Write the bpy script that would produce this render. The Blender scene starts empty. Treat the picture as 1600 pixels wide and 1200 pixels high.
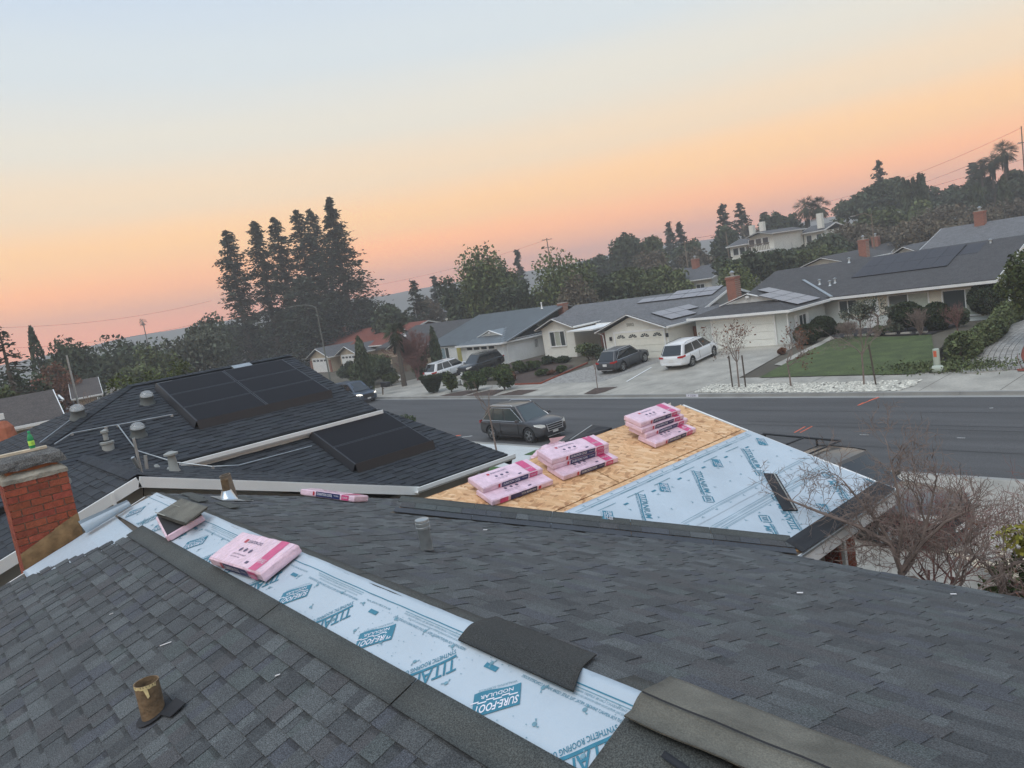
import bpy, bmesh, math, random
import numpy as np
from mathutils import Vector, Matrix, noise
R_ = random.Random(7)
SC = bpy.context.scene
COL = SC.collection
# ---------------------------------------------------------------- camera
CAM_H = 7.0
F_PX, ROLL, PITCH, YAW = 1151.748, 0.162548195, 0.12705, 0.8866291
fw = Vector((-math.sin(YAW)*math.cos(PITCH), math.cos(YAW)*math.cos(PITCH), -math.sin(PITCH)))
r0 = Vector((math.cos(YAW), math.sin(YAW), 0)); u0 = r0.cross(fw)
rt = math.cos(ROLL)*r0 - math.sin(ROLL)*u0
up = math.sin(ROLL)*r0 + math.cos(ROLL)*u0
cd = bpy.data.cameras.new('camera'); cam = bpy.data.objects.new('camera', cd); COL.objects.link(cam)
cam.matrix_world = Matrix(((rt.x, up.x, -fw.x, 0), (rt.y, up.y, -fw.y, 0), (rt.z, up.z, -fw.z, CAM_H), (0, 0, 0, 1)))
cd.sensor_fit = 'HORIZONTAL'; cd.sensor_width = 36; cd.lens = F_PX/1600*36
cd.clip_start = .05; cd.clip_end = 6000
SC.camera = cam
# ---------------------------------------------------------------- world: clear dusk sky, graded by elevation
W = bpy.data.worlds.new('World'); SC.world = W; W.use_nodes = True
nt = W.node_tree; nt.nodes.clear()
def lin(c): return tuple(((x/255)/12.92 if x/255 <= .04045 else ((x/255+.055)/1.055)**2.4) for x in c)
tc = nt.nodes.new('ShaderNodeTexCoord'); sx = nt.nodes.new('ShaderNodeSeparateXYZ')
nrm = nt.nodes.new('ShaderNodeVectorMath'); nrm.operation = 'NORMALIZE'
nt.links.new(tc.outputs['Generated'], nrm.inputs[0]); nt.links.new(nrm.outputs[0], sx.inputs[0])
mr = nt.nodes.new('ShaderNodeMapRange'); mr.inputs[1].default_value = -.1; mr.inputs[2].default_value = 1.0
smp = nt.nodes.new('ShaderNodeMapping'); smp.inputs['Scale'].default_value = (2.2, 2.2, 26); nt.links.new(nrm.outputs[0], smp.inputs[0])
sno = nt.nodes.new('ShaderNodeTexNoise'); sno.inputs['Scale'].default_value = 1.0; sno.inputs['Detail'].default_value = 5; nt.links.new(smp.outputs[0], sno.inputs['Vector'])
sma = nt.nodes.new('ShaderNodeMath'); sma.operation = 'MULTIPLY_ADD'; sma.inputs[1].default_value = .022; nt.links.new(sno.outputs[0], sma.inputs[0]); nt.links.new(sx.outputs['Z'], sma.inputs[2])
nt.links.new(sma.outputs[0], mr.inputs[0])
cr = nt.nodes.new('ShaderNodeValToRGB'); cr.color_ramp.interpolation = 'EASE'
SKY = [(-.10, (120, 112, 108), 1), (-.01, (215, 140, 112), 1.3), (.03, (255, 142, 80), 2.2), (.075, (255, 168, 100), 1.72), (.125, (255, 201, 140), 1.26), (.18, (244, 218, 184), 1.08),
       (.245, (226, 221, 207), 1.05), (.32, (205, 214, 218), 1.07), (.42, (188, 204, 221), 1.08), (.75, (174, 196, 222), 1.1), (1.0, (168, 190, 218), 1.1)]
el = cr.color_ramp.elements
while len(el) > 1: el.remove(el[0])
for i, (z, c, k_) in enumerate(SKY):
    if i == 0: e = el[0]; e.position = 0
    else: e = el.new((z+.1)/1.1)
    e.color = (*[v*k_ for v in lin(c)], 1)
nt.links.new(mr.outputs[0], cr.inputs[0])
bgn = nt.nodes.new('ShaderNodeBackground'); bgn.inputs['Strength'].default_value = 1.0
nt.links.new(cr.outputs[0], bgn.inputs['Color'])
wo = nt.nodes.new('ShaderNodeOutputWorld'); nt.links.new(bgn.outputs[0], wo.inputs['Surface'])
# ---------------------------------------------------------------- afterglow: one very soft, low powered sun
sl = bpy.data.lights.new('sun', 'SUN'); sl.energy = 1.25; sl.angle = math.radians(45); sl.color = (1.0, .97, .93)
so = bpy.data.objects.new('sun', sl); COL.objects.link(so)
so.rotation_euler = Vector((.2, -.62, 1)).to_track_quat('Z', 'Y').to_euler()
SC.view_settings.view_transform = 'Standard'; SC.view_settings.look = 'None'
SC.view_settings.exposure = 0.27; SC.view_settings.gamma = 1; SC.view_settings.use_curve_mapping = False
SC.render.engine = 'CYCLES'
SC.cycles.use_denoising = True
SC.cycles.max_bounces = 5; SC.cycles.diffuse_bounces = 3; SC.cycles.glossy_bounces = 3; SC.cycles.volume_bounces = 0
SC.cycles.transparent_max_bounces = 8; SC.cycles.transmission_bounces = 3
# ---------------------------------------------------------------- photo point -> place on a real plane (used to read positions off the photograph)
CP = Vector((0, 0, CAM_H))
def ray(px, py): return (fw*F_PX + rt*(px-800) - up*(py-600)).normalized()
def hitp(px, py, n, P):
    d = ray(px, py); n = Vector(n); return CP + d*(n.dot(Vector(P)-CP)/n.dot(d))
GR = .0134194
def Gd(px, py, off=0): return hitp(px, py, (-GR, 0, 1), (0, 0, off))
def Yp(px, py, y): return hitp(px, py, (0, 1, 0), (0, y, 0))
def Xp(px, py, x): return hitp(px, py, (1, 0, 0), (x, 0, 0))
def Dp(px, py, d):
    r = ray(px, py); return CP + r*(d/math.hypot(r.x, r.y))
def PJ(p):
    v = Vector(p)-CP; z = v.dot(fw)
    return (800+F_PX*v.dot(rt)/z, 600-F_PX*v.dot(up)/z) if z > .01 else (-9999, -9999)
PROF = [(-400, 2), (-60, .9), (10, .75), (21.15, .15), (21.3, 0), (32.25, 0), (32.4, .15), (36.4, .2), (46, .65), (60, .65), (170, 4.2), (500, 8)]
def zprof(y):
    for (a, b), (c, d) in zip(PROF, PROF[1:]):
        if y <= c: return b+(d-b)*(max(y, a)-a)/(c-a)
    return PROF[-1][1]
def zg(x, y):
    k = min(1, max(0, (x+330)/180))
    z = zprof(y)
    if y > 60: z = .65+(z-.65)*k
    return GR*max(-420, min(x, 250)) + z
# ---------------------------------------------------------------- materials
MATS = {}
def M(name, col, rough=.75, var=.12, scale=4, bump=0, bscale=60, metal=0, tone=False, spec=.5, noise_only=None, emis=0, alpha=None, stretch=None, detail=4, coat=0):
    if name in MATS: return MATS[name]
    m = bpy.data.materials.new(name); m.use_nodes = True; t = m.node_tree; N = t.nodes; L = t.links
    b = N['Principled BSDF']; b.inputs['Roughness'].default_value = rough; b.inputs['Metallic'].default_value = metal
    b.inputs['Specular IOR Level'].default_value = spec
    if coat: b.inputs['Coat Weight'].default_value = coat; b.inputs['Coat Roughness'].default_value = .06
    g = N.new('ShaderNodeNewGeometry'); src = g.outputs['Position']
    if stretch:
        mp = N.new('ShaderNodeMapping'); mp.inputs['Scale'].default_value = stretch; L.new(src, mp.inputs[0]); src = mp.outputs[0]
    cur = None
    base = (*col, 1)
    if var or tone:
        n = N.new('ShaderNodeTexNoise'); n.inputs['Scale'].default_value = scale; n.inputs['Detail'].default_value = detail; L.new(src, n.inputs['Vector'])
        r = N.new('ShaderNodeMapRange'); r.inputs[1].default_value = .3; r.inputs[2].default_value = .7; r.inputs[3].default_value = 1-var; r.inputs[4].default_value = 1+var
        L.new(n.outputs[0], r.inputs[0])
        mx = N.new('ShaderNodeVectorMath'); mx.operation = 'SCALE'; mx.inputs[0].default_value = col; L.new(r.outputs[0], mx.inputs['Scale'])
        cur = mx.outputs[0]
        if tone:
            a = N.new('ShaderNodeAttribute'); a.attribute_name = 'tone'
            m2 = N.new('ShaderNodeVectorMath'); m2.operation = 'MULTIPLY'; L.new(cur, m2.inputs[0]); L.new(a.outputs['Color'], m2.inputs[1]); cur = m2.outputs[0]
        if noise_only is not None:      # second, finer speckle (granules, grit): amount, scale
            n2 = N.new('ShaderNodeTexNoise'); n2.inputs['Scale'].default_value = noise_only[1]; n2.inputs['Detail'].default_value = 2; L.new(g.outputs['Position'], n2.inputs['Vector'])
            r2 = N.new('ShaderNodeMapRange'); r2.inputs[1].default_value = .35; r2.inputs[2].default_value = .7; r2.inputs[3].default_value = 1-noise_only[0]; r2.inputs[4].default_value = 1+noise_only[0]*1.4
            L.new(n2.outputs[0], r2.inputs[0])
            m3 = N.new('ShaderNodeVectorMath'); m3.operation = 'SCALE'; L.new(cur, m3.inputs[0]); L.new(r2.outputs[0], m3.inputs['Scale']); cur = m3.outputs[0]
        L.new(cur, b.inputs['Base Color'])
    else: b.inputs['Base Color'].default_value = base
    if bump:
        n = N.new('ShaderNodeTexNoise'); n.inputs['Scale'].default_value = bscale; n.inputs['Detail'].default_value = 3; L.new(src, n.inputs['Vector'])
        bp = N.new('ShaderNodeBump'); bp.inputs['Strength'].default_value = bump; bp.inputs['Distance'].default_value = .02; L.new(n.outputs[0], bp.inputs['Height']); L.new(bp.outputs[0], b.inputs['Normal'])
    if emis: b.inputs['Emission Color'].default_value = base; b.inputs['Emission Strength'].default_value = emis
    if alpha is not None: b.inputs['Alpha'].default_value = alpha
    MATS[name] = m; return m
def setp(m, **k):
    b = m.node_tree.nodes['Principled BSDF']
    for a, v in k.items(): b.inputs[a.replace('_', ' ')].default_value = v
    return m
# ---------------------------------------------------------------- mesh building
def tagit(o, label=None, cat=None, group=None, kind=None):
    if label: o['label'] = label
    if cat: o['category'] = cat
    if group: o['group'] = group
    if kind: o['kind'] = kind
    return o
def thing(name, label, cat, loc=(0, 0, 0), rz=0, group=None):
    o = bpy.data.objects.new(name, None); COL.objects.link(o); o.empty_display_size = .2
    o.location = loc; o.rotation_euler = (0, 0, rz); return tagit(o, label, cat, group)
class MB:
    def __init__(s): s.v = []; s.f = []; s.m = []; s.t = []
    def face(s, pts, mi=0, tone=1):
        k = len(s.v); s.v += [tuple(p) for p in pts]; s.f.append(tuple(range(k, k+len(pts)))); s.m.append(mi); s.t.append(tone); return s
    def add(s, vs, fs, mi=0, tone=1):
        k = len(s.v); s.v += [tuple(p) for p in vs]
        for f in fs: s.f.append(tuple(k+i for i in f)); s.m.append(mi); s.t.append(tone)
        return s
    def box(s, c, d, mi=0, rz=0, M4=None, tone=1, taper=1):
        x, y, z = d[0]/2, d[1]/2, d[2]/2
        P = [Vector((a*x*(taper if e > 0 else 1), b*y*(taper if e > 0 else 1), e*z)) for e in (-1, 1) for a, b in ((-1, -1), (1, -1), (1, 1), (-1, 1))]
        if M4 is not None: P = [M4 @ (Vector(c)+p) for p in P]
        else:
            R = Matrix.Rotation(rz, 3, 'Z'); P = [Vector(c)+R @ p for p in P]
        return s.add(P, [(3, 2, 1, 0), (4, 5, 6, 7), (0, 1, 5, 4), (1, 2, 6, 5), (2, 3, 7, 6), (3, 0, 4, 7)], mi, tone)
    def bar(s, a, b, w, h, mi=0, upv=(0, 0, 1), tone=1):
        a = Vector(a); b = Vector(b); d = (b-a).normalized(); sd = d.cross(Vector(upv))
        if sd.length < 1e-4: sd = Vector((1, 0, 0))
        sd.normalize(); u = sd.cross(d).normalized()
        P = [p+sd*(i*w/2)+u*(j*h/2) for p in (a, b) for i, j in ((-1, -1), (1, -1), (1, 1), (-1, 1))]
        return s.add(P, [(0, 1, 2, 3), (7, 6, 5, 4), (0, 4, 5, 1), (1, 5, 6, 2), (2, 6, 7, 3), (3, 7, 4, 0)], mi, tone)
    def tube(s, pts, rad, n=6, mi=0, cap=True, tone=1):
        pts = [Vector(p) for p in pts]; k = len(s.v); prev = None
        if not isinstance(rad, (list, tuple)): rad = [rad]*len(pts)
        for i, p in enumerate(pts):
            d = (pts[min(i+1, len(pts)-1)]-pts[max(i-1, 0)]).normalized()
            a = prev if prev is not None else (Vector((0, 0, 1)) if abs(d.z) < .9 else Vector((1, 0, 0)))
            a = (a-d*a.dot(d)).normalized(); prev = a; b = d.cross(a)
            for j in range(n):
                t = 2*math.pi*j/n; s.v.append(tuple(p+(a*math.cos(t)+b*math.sin(t))*rad[i]))
        for i in range(len(pts)-1):
            for j in range(n):
                j2 = (j+1) % n
                s.f.append((k+i*n+j, k+i*n+j2, k+(i+1)*n+j2, k+(i+1)*n+j)); s.m.append(mi); s.t.append(tone)
        if cap:
            s.f.append(tuple(k+j for j in reversed(range(n)))); s.m.append(mi); s.t.append(tone)
            e = k+(len(pts)-1)*n; s.f.append(tuple(e+j for j in range(n))); s.m.append(mi); s.t.append(tone)
        return s
    def lathe(s, prof, n=16, c=(0, 0, 0), axis=None, mi=0, tone=1):
        k = len(s.v); Rm = axis or Matrix.Identity(3)
        for r, z in prof:
            for j in range(n):
                t = 2*math.pi*j/n; s.v.append(tuple(Vector(c)+Rm @ Vector((r*math.cos(t), r*math.sin(t), z))))
        for i in range(len(prof)-1):
            for j in range(n):
                j2 = (j+1) % n; s.f.append((k+i*n+j, k+i*n+j2, k+(i+1)*n+j2, k+(i+1)*n+j)); s.m.append(mi); s.t.append(tone)
        return s
    def prism(s, poly, z0, z1, mi=0, tone=1):
        n = len(poly); P = [(*p[:2], z0) for p in poly]+[(*p[:2], z1) for p in poly]
        return s.add(P, [tuple(reversed(range(n))), tuple(range(n, 2*n))]+[(i, (i+1) % n, n+(i+1) % n, n+i) for i in range(n)], mi, tone)
    def slab(s, poly, n, th, mi=0, tone=1):   # polygon in space with thickness along -n
        n = Vector(n).normalized(); k = len(poly); P = [Vector(p) for p in poly]; Q = [p-n*th for p in P]
        return s.add(P+Q, [tuple(range(k)), tuple(reversed(range(k, 2*k)))]+[((i+1) % k, i, k+i, k+(i+1) % k) for i in range(k)], mi, tone)
    def obj(s, name, mats, parent=None, smooth=False, label=None, cat=None, group=None, kind=None, bev=0, sub=0):
        me = bpy.data.meshes.new(name); 
        if not isinstance(mats, (list, tuple)): mats = [mats]
        me.from_pydata(s.v, [], s.f)
        for m in mats: me.materials.append(m)
        me.polygons.foreach_set('material_index', s.m)
        if any(m.node_tree.nodes.get('Attribute') for m in mats):
            ca = me.color_attributes.new('tone', 'FLOAT_COLOR', 'CORNER'); arr = np.ones((len(me.loops), 4), np.float32)
            tt = np.array([(t if isinstance(t, (tuple, list)) else (t, t, t)) for t in s.t], np.float32)
            cnt = np.array([len(f) for f in s.f]); arr[:, :3] = np.repeat(tt, cnt, axis=0); ca.data.foreach_set('color', arr.ravel())
        if smooth:
            me.polygons.foreach_set('use_smooth', [True]*len(me.polygons))
            if smooth != 'all':
                try: me.set_sharp_from_angle(angle=math.radians(38))
                except Exception: pass
        me.update()
        o = bpy.data.objects.new(name, me); COL.objects.link(o)
        if bev:
            b = o.modifiers.new('b', 'BEVEL'); b.width = bev; b.segments = 2; b.limit_method = 'ANGLE'
        if parent is not None: o.parent = parent
        return tagit(o, label, cat, group, kind)
def kids(o): return [c for c in bpy.data.objects if c.parent == o]
CH = {}
def copy_tree(o, parent=None):
    c = o.copy(); COL.objects.link(c)
    if parent is not None: c.parent = parent
    for k in [x for x in list(COL.objects) if x.parent == o]: copy_tree(k, c)
    return c
# flat lettering, converted once per word
TXT = {}
def text2d(s, shear=0, bold=0):
    key = (s, shear, bold)
    if key not in TXT:
        cu = bpy.data.curves.new('t', 'FONT'); cu.body = s; cu.size = 1; cu.resolution_u = 2; cu.shear = shear; cu.offset = bold; cu.fill_mode = 'FRONT'
        o = bpy.data.objects.new('t', cu); COL.objects.link(o); bpy.context.view_layer.update()
        me = bpy.data.meshes.new_from_object(o.evaluated_get(bpy.context.evaluated_depsgraph_get()))
        vs = [(v.co.x, v.co.y) for v in me.vertices]; fs = [tuple(p.vertices) for p in me.polygons]
        bpy.data.objects.remove(o); bpy.data.curves.remove(cu); bpy.data.meshes.remove(me)
        x0 = min(v[0] for v in vs); x1 = max(v[0] for v in vs); y0 = min(v[1] for v in vs); y1 = max(v[1] for v in vs)
        TXT[key] = ([((x-x0)/(x1-x0), (y-y0)/(y1-y0)) for x, y in vs], fs)
    return TXT[key]
def bisect(o, co, no):
    bm = bmesh.new(); bm.from_mesh(o.data)
    bmesh.ops.bisect_plane(bm, geom=bm.verts[:]+bm.edges[:]+bm.faces[:], plane_co=co, plane_no=no, clear_outer=True)
    bm.to_mesh(o.data); bm.free(); return o
class Flat:
    """flat print on a surface: maps (u,v) of the print to a place"""
    def __init__(s, O, U, V, N, lift=.002, disp=None): s.O = Vector(O); s.U = Vector(U).normalized(); s.V = Vector(V).normalized(); s.N = Vector(N).normalized(); s.l = lift; s.d = disp
    def p(s, u, v):
        q = s.O+s.U*u+s.V*v
        return q+s.N*(s.l+(s.d(q) if s.d else 0))
    def rect(s, mb, u0, v0, u1, v1, mi=0, skew=0):
        n = max(1, int(abs(u1-u0)/.12)) if s.d else 1
        for i in range(n):
            a = u0+(u1-u0)*i/n; b = u0+(u1-u0)*(i+1)/n
            mb.face([s.p(a+skew*v0, v0), s.p(b+skew*v0, v0), s.p(b+skew*v1, v1), s.p(a+skew*v1, v1)], mi)
    def text(s, mb, t, u0, v0, w, h, mi=0, shear=0, bold=0):
        vs, fs = text2d(t, shear, bold); mb.add([s.p(u0+x*w, v0+y*h) for x, y in vs], fs, mi)
def clip_poly(poly, cl):   # poly, cl: lists of 2D, cl convex CCW
    out = list(poly)
    for i in range(len(cl)):
        a, b = cl[i], cl[(i+1) % len(cl)]; inp = out; out = []
        if not inp: return []
        side = lambda p: (b[0]-a[0])*(p[1]-a[1])-(b[1]-a[1])*(p[0]-a[0])
        for j in range(len(inp)):
            p, q = inp[j-1], inp[j]; sp, sq = side(p), side(q)
            if (sp >= 0) != (sq >= 0):
                t = sp/(sp-sq); out.append((p[0]+(q[0]-p[0])*t, p[1]+(q[1]-p[1])*t))
            if sq >= 0: out.append(q)
    return out
# ================================================================ materials used
m_asph = M('asphalt', (.078, .077, .077), .93, .20, .9, .25, 90, noise_only=(.28, 45), stretch=(.12, 1.4, 1), detail=6)
m_conc = M('concrete', (.375, .35, .30), .9, .22, .7, .1, 30, noise_only=(.07, 9))
m_concn = M('new_concrete', (.56, .57, .55), .88, .07, 1.2, .1, 30)
m_gut = M('gutter_concrete', (.30, .295, .275), .9, .15, .8, .1, 30)
m_soil = M('ground_soil', (.10, .085, .06), .95, .3, .15, .3, 8)
m_mulch = M('mulch', (.075, .048, .036), .95, .35, 6, .8, 40)
m_rmulch = M('red_mulch', (.22, .05, .03), .95, .35, 8, .8, 40)
m_lawn = M('lawn_grass', (.066, .090, .026), .95, .30, 1.1, .9, 28, noise_only=(.4, 22))
m_turf = M('turf', (.055, .12, .03), .95, .25, 6, .8, 60)
m_hill = M('hill_vegetation', (.05, .07, .06), .95, .35, .01)
m_white = M('white_trim', (.80, .80, .77), .55, .05, 2)
m_cream = M('cream_wall', (.74, .725, .645), .85, .05, 1.5, .12, 60)
m_green = M('pale_green_wall', (.62, .65, .61), .85, .05, 1.5)
m_wwall = M('white_wall', (.74, .75, .72), .85, .05, 1.5)
m_tan = M('tan_wall', (.50, .41, .29), .85, .08, 1.5)
m_grwall = M('grey_wall', (.42, .415, .38), .85, .06, 2, .1, 50)
m_glass = M('window_glass', (.05, .06, .06), .08, 0, metal=0, spec=.8)
m_curt = M('pale_blind', (.42, .44, .36), .4, .1, 6)
m_brick = M('brick', (.30, .070, .036), .88, .22, 14, .5, 70, tone=True, noise_only=(.15, 60))
m_mort = M('mortar', (.36, .30, .23), .95, .15, 10, .5, 60)
m_shA = M('shingle_granules', (.079, .083, .084), .92, .12, 3, .35, 160, tone=True, noise_only=(.55, 165))
m_shN = M('dark_shingle_granules', (.030, .034, .040), .9, .12, 3, .35, 120, tone=True, noise_only=(.35, 150))
m_band = M('shingle_nailing_band', (.072, .076, .069), .92, .14, 2.5, .3, 160, noise_only=(.5, 165))
m_oldf = M('old_felt', (.150, .142, .115), .93, .28, 5, .4, 120, noise_only=(.18, 160))
m_black = M('black_sealed_surface', (.018, .019, .022), .75, .15, 5)
m_udl = M('underlayment_sheet', (.47, .54, .59), .40, .07, 1.5, .5, 11)
m_udlin = M('underlayment_ink', (.035, .19, .27), .5, .12, 30)
m_udlfine = M('underlayment_fine_print', (.16, .30, .36), .5, .15, 30)
m_pink = M('pink_wrap', (.80, .57, .65), .24, .12, 9, .55, 26)
m_pinkd = M('magenta_print', (.62, .07, .20), .28, .12, 20)
m_navy = M('navy_print', (.022, .03, .11), .3, .2, 12)
m_redp = M('red_print', (.50, .03, .05), .3)
m_ink = M('dark_ink', (.10, .08, .14), .5)
m_letw = M('white_print', (.72, .70, .74), .4)
m_galv = M('galvanised_metal', (.42, .44, .44), .42, .15, 8, metal=.75)
m_gpaint = M('grey_painted_metal', (.30, .31, .29), .6, .12, 6)
m_panel = M('solar_glass', (.011, .010, .012), .55, 0, spec=.12)
m_panf = M('solar_frame', (.02, .02, .024), .4, 0)
m_solfar = M('solar_glass_far', (.030, .028, .034), .5, .05, 1, spec=.35)
m_rust = M('rusty_pipe', (.19, .125, .068), .8, .4, 18, .4, 60)
m_wood = M('weathered_wood', (.19, .15, .11), .9, .25, 8, .3, 40)
m_bark = M('bark', (.10, .082, .065), .95, .25, 6)
m_twig = M('grey_twig', (.20, .15, .125), .95, .25, 8)
m_rtwig = M('red_twig', (.20, .10, .085), .95, .25, 8)
# ================================================================ terrain and ground sheets
BR = [p[0] for p in PROF if -70 < p[0] < 80]
def patch(name, poly, off, mat, kind='structure', parent=None, label=None, cat=None, group=None):
    bm = bmesh.new(); vs = [bm.verts.new((p[0], p[1], 0)) for p in poly]; bm.faces.new(vs)
    for y in BR:
        bmesh.ops.bisect_plane(bm, geom=bm.verts[:]+bm.edges[:]+bm.faces[:], plane_co=(0, y, 0), plane_no=(0, 1, 0))
    for v in bm.verts: v.co.z = zg(v.co.x, v.co.y)+off
    bmesh.ops.recalc_face_normals(bm, faces=bm.faces[:])
    for f in bm.faces:
        if f.normal.z < 0: f.normal_flip()
    me = bpy.data.meshes.new(name); bm.to_mesh(me); bm.free(); me.materials.append(mat)
    o = bpy.data.objects.new(name, me); COL.objects.link(o)
    if parent is not None: o.parent = parent
    return tagit(o, label, cat, group, kind)
def pxg(pts, off=0.15):
    out = []
    for x, y in pts:
        p = Gd(x, y, off)
        for _ in range(6): p = hitp(x, y, (0, 0, 1), (0, 0, zg(p.x, p.y)))
        out.append((p.x, p.y))
    return out
# ground: one sheet out to the horizon
ys = sorted(set([-1200, -700, -400, -200, -60, 10, 21.15, 21.3, 32.25, 32.4, 36.4, 46, 60, 170]+[60+20*i for i in range(1, 23)]+[600, 800, 1200]))
xs = sorted(set([-1300, -1000, -800, -600]+[-500+25*i for i in range(32)]+[300, 400, 600, 900, 1300]))
gm = MB()
gm.v = [(x, y, zg(x, y)-.03) for y in ys for x in xs]
nx = len(xs)
for j in range(len(ys)-1):
    for i in range(nx-1): gm.f.append((j*nx+i, j*nx+i+1, (j+1)*nx+i+1, (j+1)*nx+i)); gm.m.append(0); gm.t.append(1)
gm.obj('ground', m_soil, kind='structure')
patch('road', [(-330, 21.6), (160, 21.6), (160, 31.9), (-330, 31.9)], .004, m_asph)
patch('gutter', [(-330, 31.9), (160, 31.9), (160, 32.27), (-330, 32.27)], .008, m_gut)
patch('gutter', [(-330, 21.28), (160, 21.28), (160, 21.6), (-330, 21.6)], .008, m_gut)
def kerb(x0, x1, y0, y1):
    k = MB()
    n = max(1, int((x1-x0)/3.0))
    for i in range(n):
        a = x0+(x1-x0)*i/n+.006; b = x0+(x1-x0)*(i+1)/n-.006
        P = [(x, y, GR*x+z) for x in (a, b) for y, z in ((y0, -.1), (y1, -.1), (y1, .162), (y0, .162))]
        k.add(P, [(0, 1, 2, 3), (7, 6, 5, 4), (0, 4, 5, 1), (1, 5, 6, 2), (2, 6, 7, 3), (3, 7, 4, 0)])
    return k.obj('kerb', m_gut, kind='structure')
kerb(-330, 160, 32.26, 32.42); kerb(-330, 160, 21.13, 21.29)
patch('sidewalk', [(-200, 32.4), (60, 32.4), (60, 36.42), (-200, 36.42)], .006, m_conc)
patch('sidewalk', [(-200, 18.0), (60, 18.0), (60, 21.15), (-200, 21.15)], .006, m_conc)
# joints across the far pavement, a step up in the concrete
jm = MB()
for i in range(60):
    x = -64+i*1.5
    if i % 2 == 0:
        for (y0, y1) in ((32.5, 36.38),):
            jm.face([(x, y0, zg(x, y0)+.011), (x+.03, y0, zg(x, y0)+.011), (x+.03, y1, zg(x, y1)+.011), (x, y1, zg(x, y1)+.011)])
jm.obj('pavement_joint', M('joint_dirt', (.13, .12, .10), .95), kind='structure')
patch('front_lawn', pxg([(1186, 591), (1300, 588), (1430, 585.5), (1462, 560), (1455, 524), (1400, 527), (1330, 527), (1305, 531), (1262, 550)]), .05, m_lawn)
patch('garden_bed', pxg([(1305, 530), (1330, 526), (1455, 523), (1505, 505), (1530, 490), (1320, 500), (1290, 520)]), .04, M('dark_bark_bed', (.035, .03, .03), .95, .3, 5, .6, 40))
patch('driveway', [(-35, 36.4), (-24.2, 36.4), (-25.6, 46.3), (-34.4, 46.3)], .012, m_conc)
patch('garden_path', pxg([(1225, 572), (1210, 570), (1285, 533), (1320, 512), (1335, 516), (1300, 531), (1250, 558)]), .02, m_conc)
patch('paved_driveway', [(-41.8, 36.4), (-35.0, 36.4), (-34.6, 44.2), (-41.2, 44.2)], .014, M('pavers', (.29, .275, .25), .9, .2, 5, .5, 20, noise_only=(.25, 6)))
patch('planting_bed', pxg([(805, 601), (845, 600), (897, 571), (880, 569), (840, 560), (800, 566), (775, 583)]), .03, m_mulch)
patch('driveway', [(-66, 36.4), (-54.5, 36.4), (-55.5, 46.3), (-62.5, 46.3)], .013, m_conc)
for q in (((685, 619), (728, 610), (752, 610), (722, 619)), ((726, 619), (765, 609.5), (790, 609), (770, 618.5)), ((775, 618.5), (810, 609.5), (842, 609), (815, 617.5)), ((912, 616), (930, 606.5), (966, 604.5), (945, 613), (930, 616.5))):
    patch('mulch_square', pxg(q), .018, m_mulch)
patch('mulch_bed', pxg([(1583, 560), (1592, 541), (1640, 520), (1660, 580), (1590, 581)]), .04, m_rmulch)
# brick edge of the planting bed and white driveway line
e = MB()
ep = [Vector((*p, zg(*p)+.06)) for p in pxg([(805, 601.5), (845, 600), (918, 568)])]
for a, b in zip(ep, ep[1:]):
    n = int((b-a).length/.22)
    for i in range(n): e.bar(a.lerp(b, (i+.03)/n), a.lerp(b, (i+.97)/n), .11, .10, 0, tone=R_.uniform(.8, 1.2))
e.obj('brick_edging', m_brick, label='low brick edging around the mulch bed', cat='edging')
lp = [Vector((*p, zg(*p)+.03)) for p in pxg([(979, 597), (1018, 574.5)])]
MB().bar(lp[0], lp[1], .11, .02).obj('painted_line', m_white, label='white strip dividing the two driveways across the street', cat='line')
# utility paint marks on the road
orange = M('orange_paint', (.75, .14, .06), .8, .3, 20); whp = M('faded_white_paint', (.45, .45, .43), .8, .3, 20)
def stroke(x0, y0, x1, y1, m, w=.05):
    a = Gd(x0, y0, .012); b = Gd(x1, y1, .012); d = (b-a).normalized(); s = d.cross(Vector((0, 0, 1)))*w/2
    return MB().face([a-s, b-s, b+s, a+s]).obj('paint_mark', m, kind='structure')
for q in ((1342, 633, 1372, 620.5, orange, .05), (1358, 626, 1373, 620.6, orange, .09), (1340, 633.5, 1349, 629, orange, .05), (1241, 676, 1258, 666.5, orange, .05), (1250, 676, 1269, 666, orange, .05),
          (706, 682, 720, 680, orange, .18), (722, 683, 738, 681, whp, .16), (1343, 679, 1358, 679.5, whp, .05), (1495, 684, 1508, 684.3, whp, .06), (1546, 637.5, 1552, 637.3, whp, .09)):
    stroke(*q)
# tar seams along the road and faint tyre polish
sm = MB()
for y, x0, x1 in ((26.7, -60, 10), (24.2, -30, 6), (29.3, -50, -4), (27.3, -18, 12)):
    pts = [(x0+(x1-x0)*i/30, y+R_.uniform(-.03, .03)) for i in range(31)]
    for a, b in zip(pts, pts[1:]): sm.face([(a[0], a[1]-.018, zg(*a)+.012), (b[0], b[1]-.018, zg(*b)+.012), (b[0], b[1]+.018, zg(*b)+.012), (a[0], a[1]+.018, zg(*a)+.012)])
sm.obj('tar_seam', M('tar', (.066, .065, .066), .85), kind='structure')
# house number painted on the far kerb
k1 = Yp(1072, 617, 32.255); k2 = Yp(1091, 617, 32.255); wd = k2.x-k1.x
nm = MB(); fl = Flat((k1.x, 32.255, GR*k1.x+.02), (1, 0, 0), (0, 0, 1), (0, -1, 0), .006)
fl.rect(nm, 0, 0, wd, .15, 0); fl.l = .010; fl.text(nm, '1226', wd*.2, .03, wd*.6, .09, 1)
nm.obj('kerb_number', [m_letw, m_ink], label='white painted house number 1226 on the far kerb', cat='number')
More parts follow.
